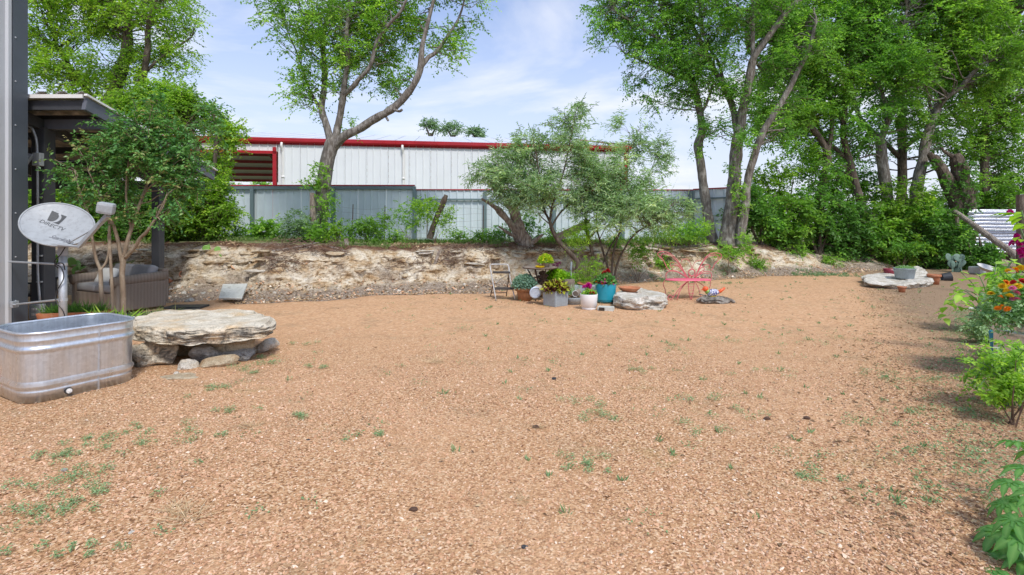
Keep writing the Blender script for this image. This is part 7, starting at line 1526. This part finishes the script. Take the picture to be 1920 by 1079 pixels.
# brush: dead twigs in heaps on the bank
def brush(name, lab, px, py, rx, ry, n, seed, org_=None):
    g_ = np.random.default_rng(seed); mb = MB()
    for _ in range(n):
        p = bank_hit(px + g_.uniform(-1, 1) * rx, py + g_.uniform(-1, 1) * ry); d = g_.normal(size=3) * (1, .5, .35); d = d / np.linalg.norm(d) * g_.uniform(.15, .5)
        tube(mb, [p - d * .5 + (0, -.05, .03), p + g_.normal(size=3) * .03 + (0, -.07, .06), p + d * .5 + (0, -.04, .03)], [.007, .006, .003], 3, cap=False)
    return tag(mb.build(name, M['twig'], org=bank_hit(px, py)), lab, 'brushwood', kind='stuff')
brush('brushwood', 'dead twigs', 585, 465, 75, 12, 150, 1); brush('brushwood', 'dead twigs', 880, 480, 55, 20, 170, 2); brush('brushwood', 'dead twigs', 770, 500, 60, 14, 60, 3); brush('brushwood', 'dead twigs', 1640, 480, 90, 12, 130, 4); brush('brushwood', 'dead twigs', 1000, 468, 60, 10, 80, 5); brush('brushwood', 'dead twigs', 530, 500, 30, 14, 50, 6); brush('brushwood', 'dead twigs', 1270, 480, 60, 16, 60, 7); brush('brushwood', 'dead twigs', 560, 440, 30, 14, 80, 8)

# far trees over the roof and through the open bay
for k, (px, py, rx, ry, lab) in enumerate([(808, 238, 16, 16, 'leftmost of the small distant trees showing above the white roof'), (850, 242, 20, 14, 'widest of the small distant trees above the white roof'), (893, 249, 14, 7, 'lowest of the distant trees above the white roof')]):
    Y = 46; tree('far_tree', lab, 'tree', np.array((*W(px, 0, Y)[:2], .9)), [([(px, 440), (px + 1, 300), (px, 250)], [.3, .25, .12], None), ([(px, 262), (px - rx * .6, py)], [.12, .06], None), ([(px, 258), (px + rx * .6, py)], [.12, .06], None)], [(px - rx * .5, py, rx * .42, ry * .62), (px + rx * .5, py + 1, rx * .42, ry * .6), (px, py - 5, rx * .4, ry * .5)], Y, 48, 'leaf_vitex', 'bark_dark', seed=150 + k, gap=.3, gsc=.6, tone=.25, ln=.22, wd=.12, L=.7, twigs=3, K=6, group='distant trees over the roof')
for k, px in enumerate((300, 360, 410, 455, 495)):
    Y = 60; tree('far_tree', ['first distant tree behind the patio cover roof', 'distant tree just beyond the patio cover corner', 'distant tree behind the young green tree', 'left pale tree seen through the open bay', 'right pale tree seen through the open bay beside the red jamb'][k], 'tree', np.array((*W(px, 0, Y)[:2], .9)), [([(px, 440), (px, 380), (px + 3, 350)], [.3, .25, .12], None)], [(px, 355, 28, 18), (px + 8, 385, 34, 30)], Y, 120, 'leaf_elm', 'bark_dark', seed=160 + k, gap=.1, gsc=.5, tone=.7, ln=.30, wd=.17, L=1.0, twigs=4, K=7, group='distant trees beyond the open bay')

# prickly pears
def pad_mesh():
    mb = MB(); v, f = ico(3); q = v * np.array((.075, .012, .10)); q[:, 0] *= 1 + .25 * (q[:, 2] / .10) * .6; q[:, 2] += .095; mb.add(q, f)
    o = mb.build('pad', M['cactus'], local=True, smooth=True); me = o.data; bpy.data.objects.remove(o); return me
PAD = pad_mesh(); PADM = {}
def pear(label, base, n, scale, mat, seed, lean=0.0):
    g_ = np.random.default_rng(seed); t = thing('prickly_pear', label, 'cactus', base)
    if mat not in PADM: m2 = PAD.copy(); m2.materials[0] = M[mat]; PADM[mat] = m2
    nodes = [(np.array((0, 0, -.02)), 0.0, 0)]; made = 0
    while made < n and nodes:
        p, a, lv = nodes.pop(0); 
        for _ in range(g_.integers(1, 3) if lv else 5):
            if made >= n: break
            an = a * .7 + g_.uniform(-.8, .8) + lean * (lv == 0); s = scale * g_.uniform(.75, 1.15); o = bpy.data.objects.new('pad', PADM[mat]); COL.objects.link(o); o.parent = t
            rz = g_.uniform(-.9, .9); off = ((made / 4 - .5) * .26 * scale if lv == 0 else 0); o.location = tuple(p + (off, g_.uniform(-.03, .03), 0)); e = Euler((g_.uniform(-.3, .3), an, rz)); o.rotation_euler = e; o.scale = (s, s, s)
            tip = np.array(o.location) + np.array(e.to_matrix() @ Vector((0, 0, .18 * s))); nodes.append((tip, an, lv + 1)); made += 1
    return t
pear('small bright prickly pear growing on the bank slope right of the loveseat', bank_hit(397, 487), 9, .95, 'cactus_lime', 1)
pear('tall grey-green prickly pear at the path end left of the corrugated sheets', on(1795, 0, 16.2) - (0, 0, .02), 20, 1.25, 'cactus_blue', 2)
pear('prickly pear behind the loveseat seen beside the dish pole', bank_hit(143, 518), 8, 1.15, 'cactus_lime', 4)

# ------------------------------------------------------------------ right-hand flower bed
# tall galvanised planter
c = np.array((5.06, 4.88, 0)); rp = .35; t = thing('round_planter', 'tall ribbed galvanised round planter full of zinnias at the right edge', 'planter', c)
prf = [(1.0, 0), (1.0, .03), (1.0, .06), (1.035, .085), (1.0, .11), (.985, .14), (.985, .40), (1.0, .42), (1.03, .44), (1.0, .46), (.99, .48), (1.025, .505), (.99, .53), (.99, .575), (1.03, .585), (1.03, .60), (.99, .60), (.96, .50)]
mb = MB(); lathe(mb, [(rp * a, z) for a, z in prf], c, 44); mb.build('wall', M['galv'], t, smooth=True); mb = MB(); lathe(mb, [(0, .54), (rp * .96, .53)], c, 24); mb.build('soil', M['soil'], t)
Yz = 4.75
P = sample_clumps([(1880, 590, 45, 24), (1905, 560, 40, 28), (1925, 590, 40, 30), (1858, 585, 22, 16)], 260, Yz, 51); g_ = np.random.default_rng(51); n = len(P)
mb = MB(); sprays(mb, P, g_.normal(size=(n, 3)) + (0, 0, .4), .11 * g_.uniform(.6, 1.2, n), 8, .040, .030, np.clip(.5 + g_.normal(size=n) * .15, 0, 1), .2); mb.build('pale_foliage', M['leaf_pale'], t)
stems(t, c + (-.05, -.05, .5), .3, .45, 26, seed=52, mat='cactus')
P = sample_clumps([(1890, 545, 30, 26), (1915, 540, 30, 30), (1870, 560, 20, 14)], 130, 4.9, 53); n = len(P); mb = MB(); sprays(mb, P, g_.normal(size=(n, 3)) + (0, 0, .4), .12 * g_.uniform(.6, 1.2, n), 7, .05, .022, np.clip(.5 + g_.normal(size=n) * .15, 0, 1), .2); mb.build('green_foliage', M['leaf_elm'], t)
for px, py, r, m1, m2 in [(1880, 537, .05, 'p_yellow', 'p_orange'), (1892, 533, .045, 'p_yellow', 'p_orange'), (1888, 546, .045, 'p_yellow', 'p_orange'), (1900, 530, .04, 'p_red', 'p_orange'), (1858, 551, .045, 'p_yellow', 'p_yellow'), (1893, 555, .045, 'p_yellow', 'p_yellow'), (1909, 537, .05, 'p_yellow', 'p_yellow'), (1876, 557, .03, 'p_orange', 'p_yellow'), (1871, 579, .042, 'p_orange', 'p_yellow'), (1880, 575, .035, 'p_orange', 'p_yellow'), (1889, 580, .044, 'p_orange', 'p_yellow'), (1899, 541, .04, 'p_pink', 'p_yellow'), (1906, 550, .045, 'p_pink', 'p_red'),
                          (1900, 561, .04, 'p_pink', 'p_red'), (1908, 562, .035, 'p_pink', 'p_red'), (1915, 503, .05, 'p_yellow', 'p_orange'), (1903, 506, .045, 'p_orange', 'p_yellow'), (1890, 508, .035, 'p_yellow', 'p_yellow'), (1918, 528, .05, 'p_red', 'p_orange'), (1886, 530, .04, 'p_orange', 'p_red'), (1893, 512, .02, 'p_white', 'p_white'), (1916, 515, .022, 'p_white', 'p_white')]:
    o = blossom(t, W(px, py, 4.62 + rng.uniform(-.08, .08)), 'zinnia', r * .8, m1, m2, (rng.uniform(.3, .9), rng.uniform(-.3, .3), rng.uniform(0, 6)))
mb = MB(); c3 = np.array((W(1880, 0, 5.35)[0], 5.35, 0)); lathe(mb, [(0, 0), (.08, 0), (.09, .02), (.11, .34), (.10, .35), (.09, .3)], c3, 20); tag(mb.build('blue_pot', M['teal_dark'], org=c3, smooth=True), 'dark teal pot just behind the galvanised planter', 'pot')
# broad-leaved plant behind
c = np.array((W(1858, 0, 6.9)[0], 6.9, 0)); t = thing('sunflower_plant', 'leafy broad leaved plant without flowers behind the zinnia planter', 'plant', c)
mb = MB(); lathe(mb, [(.0, 0), (.18, 0), (.23, .20), (.25, .22), (.22, .22), (.20, .18), (0, .17)], c, 24); mb.build('pot', M['oldwood'], t, smooth=True)
def leaf_mesh(name, L_, wdt, lobes=None, mat='leaf_elm', tone=.5):
    """a real leaf blade: outline with a midrib fold and droop, subdivided along its length"""
    mb = MB(); n = 8; s = np.linspace(0, 1, n + 1); w = wdt * .5 * np.sin(PI * np.clip(s, 0, 1) ** .75) * (1 - .25 * s); z = -.25 * L_ * s ** 2
    C = np.stack((s * L_, 0 * s, z), -1); Lf = np.stack((s * L_, w, z + w * .22), -1); Rt = np.stack((s * L_, -w, z + w * .22), -1); V = np.concatenate((C, Lf, Rt)); m = n + 1; i = np.arange(n)
    mb.add(V, [np.stack((i, i + 1, i + 1 + m, i + m), -1), np.stack((i, i + 2 * m, i + 2 * m + 1, i + 1), -1)], 0, np.concatenate((np.full(m, tone + .12), np.full(2 * m, tone)))); o = mb.build(name, M[mat], local=True, smooth=True); me = o.data; bpy.data.objects.remove(o); return me
LM = [leaf_mesh('leaf', .17, .11, tone=tq, mat='leaf_elm') for tq in (.55, .68, .8)]
g_ = np.random.default_rng(61); sp_ = MB()
for k in range(36):
    a = g_.uniform(0, 2 * PI); tip = np.array((c[0] + g_.normal() * .25, c[1] + g_.normal() * .2, g_.uniform(.42, 1.02))); tube(sp_, catmull([c + (0, 0, .17), (c + tip) / 2 + (0, 0, .2), tip], 3), .006, 5, cap=False)
    for q in range(6):
        o = bpy.data.objects.new('leaf', LM[g_.integers(0, 3)]); COL.objects.link(o); o.parent = t; s = g_.uniform(.6, 1.1); az = q * 1.05 + a
        o.location = tuple(tip - c + (0, 0, -.05 * q)); o.rotation_euler = (g_.uniform(-.3, .3), g_.uniform(-.35, .5) + .07 * q, az); o.scale = (s, s, s)
sp_.build('stems', M['cactus'], t)
# bougainvillea reaching in from the right
c = np.array((5.05, 5.35, 0)); c[0] = 5.55; t = thing('bougainvillea', 'tall potted bougainvillea with magenta blossom entering from the right edge', 'plant', c)
mb = MB(); lathe(mb, [(0, 0), (.18, 0), (.26, .42), (.28, .44), (.24, .44), (.22, .38), (0, .37)], c, 24); mb.build('pot', M['terracotta'], t, smooth=True)
mb = MB()
for e in ((W(1912, 440, 5.3)), (W(1900, 400, 5.3)), (W(1925, 470, 5.3)), (W(1950, 420, 5.4)), W(1915, 395, 5.2)): tube(mb, catmull([c + (0, 0, .4), (c + (0, 0, .4)) * .5 + e * .5 + (0, 0, .2), e], 4), .007, 5, cap=False)
mb.build('stems', M['cactus'], t)
for px, py in [(1905, 443), (1909, 452), (1899, 458), (1913, 462), (1918, 466), (1912, 472), (1920, 474), (1925, 455), (1908, 447), (1916, 478), (1893, 397), (1922, 462)]:
    for _ in range(2): blossom(t, W(px + rng.normal() * 2, py + rng.normal() * 2, 5.3), 'pom', .027, 'p_magenta')
LY_ = leaf_mesh('leaf', .13, .07, mat='leaf_lime2', tone=.5)
for px, py in [(1900, 400), (1908, 405), (1915, 398), (1888, 401), (1912, 410), (1920, 404), (1912, 445), (1918, 450), (1925, 430), (1905, 402), (1918, 420)]:
    o = bpy.data.objects.new('leaf', LY_); COL.objects.link(o); o.parent = t; o.location = tuple(W(px, py, 5.25) - c); o.rotation_euler = (rng.uniform(-.4, .4), rng.uniform(-.3, .5), PI + rng.uniform(-.9, .9)); s = rng.uniform(.8, 1.3); o.scale = (s, s, s)
# rose-like shrub sprawling onto the gravel
c = np.array((W(1905, 0, 4.1)[0], 4.15, 0)); t = thing('rose_bush', 'light green small leaved bush sprawling onto the gravel below the zinnia planter', 'bush', c); mb = MB(); g_ = np.random.default_rng(71)
ends = []
for k in range(34):
    e = W(1800 + 150 * g_.uniform(0, 1) ** .7, 655 + 85 * g_.uniform(0, 1), 4.1 + g_.normal() * .2); e[2] = max(e[2], .06); m_ = (c + e) / 2 + (0, 0, .12 + .15 * g_.uniform()); Q = catmull([c + (g_.normal() * .05, g_.normal() * .05, 0), m_, e], 4); tube(mb, Q, np.linspace(.006, .003, len(Q)), 4, cap=False); ends += [(Q[j], Q[min(j + 1, 8)] - Q[j - 1]) for j in (4, 5, 6, 7, 8)]
mb.build('stems', M['cactus'], t); mb = MB(); P = np.array([e[0] for e in ends]); n = len(P); D = nrm(np.array([e[1] for e in ends])) + g_.normal(size=(n, 3)) * .6
sprays(mb, np.repeat(P, 2, 0), np.repeat(D, 2, 0) + g_.normal(size=(2 * n, 3)) * .4, .12 * g_.uniform(.6, 1.2, 2 * n), 7, .034, .022, np.clip(.7 + g_.normal(size=2 * n) * .15, 0, 1), .2); mb.build('foliage', M['leaf_elm'], t)
for k in range(9): 
    o = bpy.data.objects.new('leaf', leaf_mesh('leaf', .10, .022, mat='p_white', tone=.5) if k == 0 else wl_); COL.objects.link(o); wl_ = o.data; o.parent = t; o.location = tuple(W(1868 + rng.normal() * 6, 672 + rng.normal() * 10, 4.0) - c); o.rotation_euler = (rng.uniform(-1, 1), rng.uniform(-1.2, .4), rng.uniform(0, 6))
# lush low plants under it
shrub('groundcover_plant', 'yellow-green low plant on the ground under the sprawling bush', 'plant', 1895, 3.75, [(1885, 735, 30, 14), (1910, 725, 30, 18), (1860, 742, 16, 8)], 130, 'leaf_lime', .5, 131, .032, .022, .10)
shrub('groundcover_plant', 'small weedy plant with pink flowers beside the galvanised planter', 'plant', 1850, 6.3, [(1845, 632, 26, 10), (1830, 610, 22, 10), (1865, 640, 16, 8)], 130, 'leaf_vitex', .4, 132, .05, .02, .14, hst=.2)
# palmate plant in the bottom right corner
def palm_leaf():
    mb = MB(); nl = 8; T, V0 = 0, (0, 0, 0)
    for k in range(nl):
        a = (k - (nl - 1) / 2) * R(34); L_ = .135 * (1 - .13 * abs(k - 3.5) / 1.0 * .75); n = 7; s = np.linspace(0.0, 1, n + 1)
        w = .5 * .034 * np.sin(PI * s ** .8) + .004 * (1 - s); teeth = 1 + .28 * (np.arange(n + 1) % 2); wL = w * teeth; z = -.42 * L_ * s ** 2 + .01 * np.sin(s * PI)
        d, p = np.array((math.cos(a), math.sin(a))), np.array((-math.sin(a), math.cos(a)))
        C = np.column_stack((s[:, None] * L_ * d, z)); Lf = np.column_stack((s[:, None] * L_ * d + wL[:, None] * p, z + w * .25)); Rt = np.column_stack((s[:, None] * L_ * d - wL[:, None] * p, z + w * .25)); V = np.concatenate((C, Lf, Rt)); m = n + 1; i = np.arange(n)
        mb.add(V, [np.stack((i, i + 1, i + 1 + m, i + m), -1), np.stack((i, i + 2 * m, i + 2 * m + 1, i + 1), -1)], 0, np.concatenate((np.full(m, .72), np.full(2 * m, .45))))
    tube(mb, [(0, 0, 0), (-.05, 0, -.02), (-.13, 0, -.07)], [.004, .004, .005], 5, tone=.8)
    o = mb.build('leaf', M['leaf_palm'], local=True, smooth=True); me = o.data; bpy.data.objects.remove(o); return me
M['leaf_palm'] = leaf_mat('leaf_palmate', [(0.0, (.03, .10, .02)), (.45, (.085, .25, .05)), (.75, (.20, .40, .11)), (1.0, (.36, .52, .2))], trans=.3, rough=.38)
PLM = palm_leaf(); c = np.array((2.66, 2.45, 0)); t = thing('palmate_plant', 'fresh green plant with deeply lobed leaves in the bottom right corner', 'plant', c)
mb = MB(); tips = [W(1895, 905, 2.42), W(1878, 1000, 2.30), W(1915, 940, 2.5), W(1905, 830, 2.65), W(1925, 880, 2.5), W(1935, 990, 2.35), W(1890, 1060, 2.2), W(1945, 850, 2.6), W(1905, 975, 2.2), W(1925, 1050, 2.15), W(1850, 1040, 2.3), W(1915, 1010, 2.15), W(1950, 930, 2.3), W(1885, 945, 2.5), W(1865, 1070, 2.15), W(1900, 1040, 2.35)]
for k, e in enumerate(tips):
    dd = e - c; az = math.atan2(dd[1], dd[0]) + rng.uniform(-.4, .4) if k % 2 else PI + rng.uniform(-.5, .7); o = bpy.data.objects.new('leaf', PLM); COL.objects.link(o); o.parent = t; o.location = tuple(e - c); s = rng.uniform(.8, 1.1); o.scale = (s, s, s); o.rotation_euler = (rng.uniform(-.3, .3), rng.uniform(-.1, .45), az)
    q = e - np.array((math.cos(az), math.sin(az), .35)) * .12 * s; tube(mb, catmull([c + (rng.normal() * .03, rng.normal() * .03, .0), (c + q) / 2 + (.02, 0, .05), q], 4), .006, 6, cap=False)
mb.build('stems', M['cactus_lime'], t)
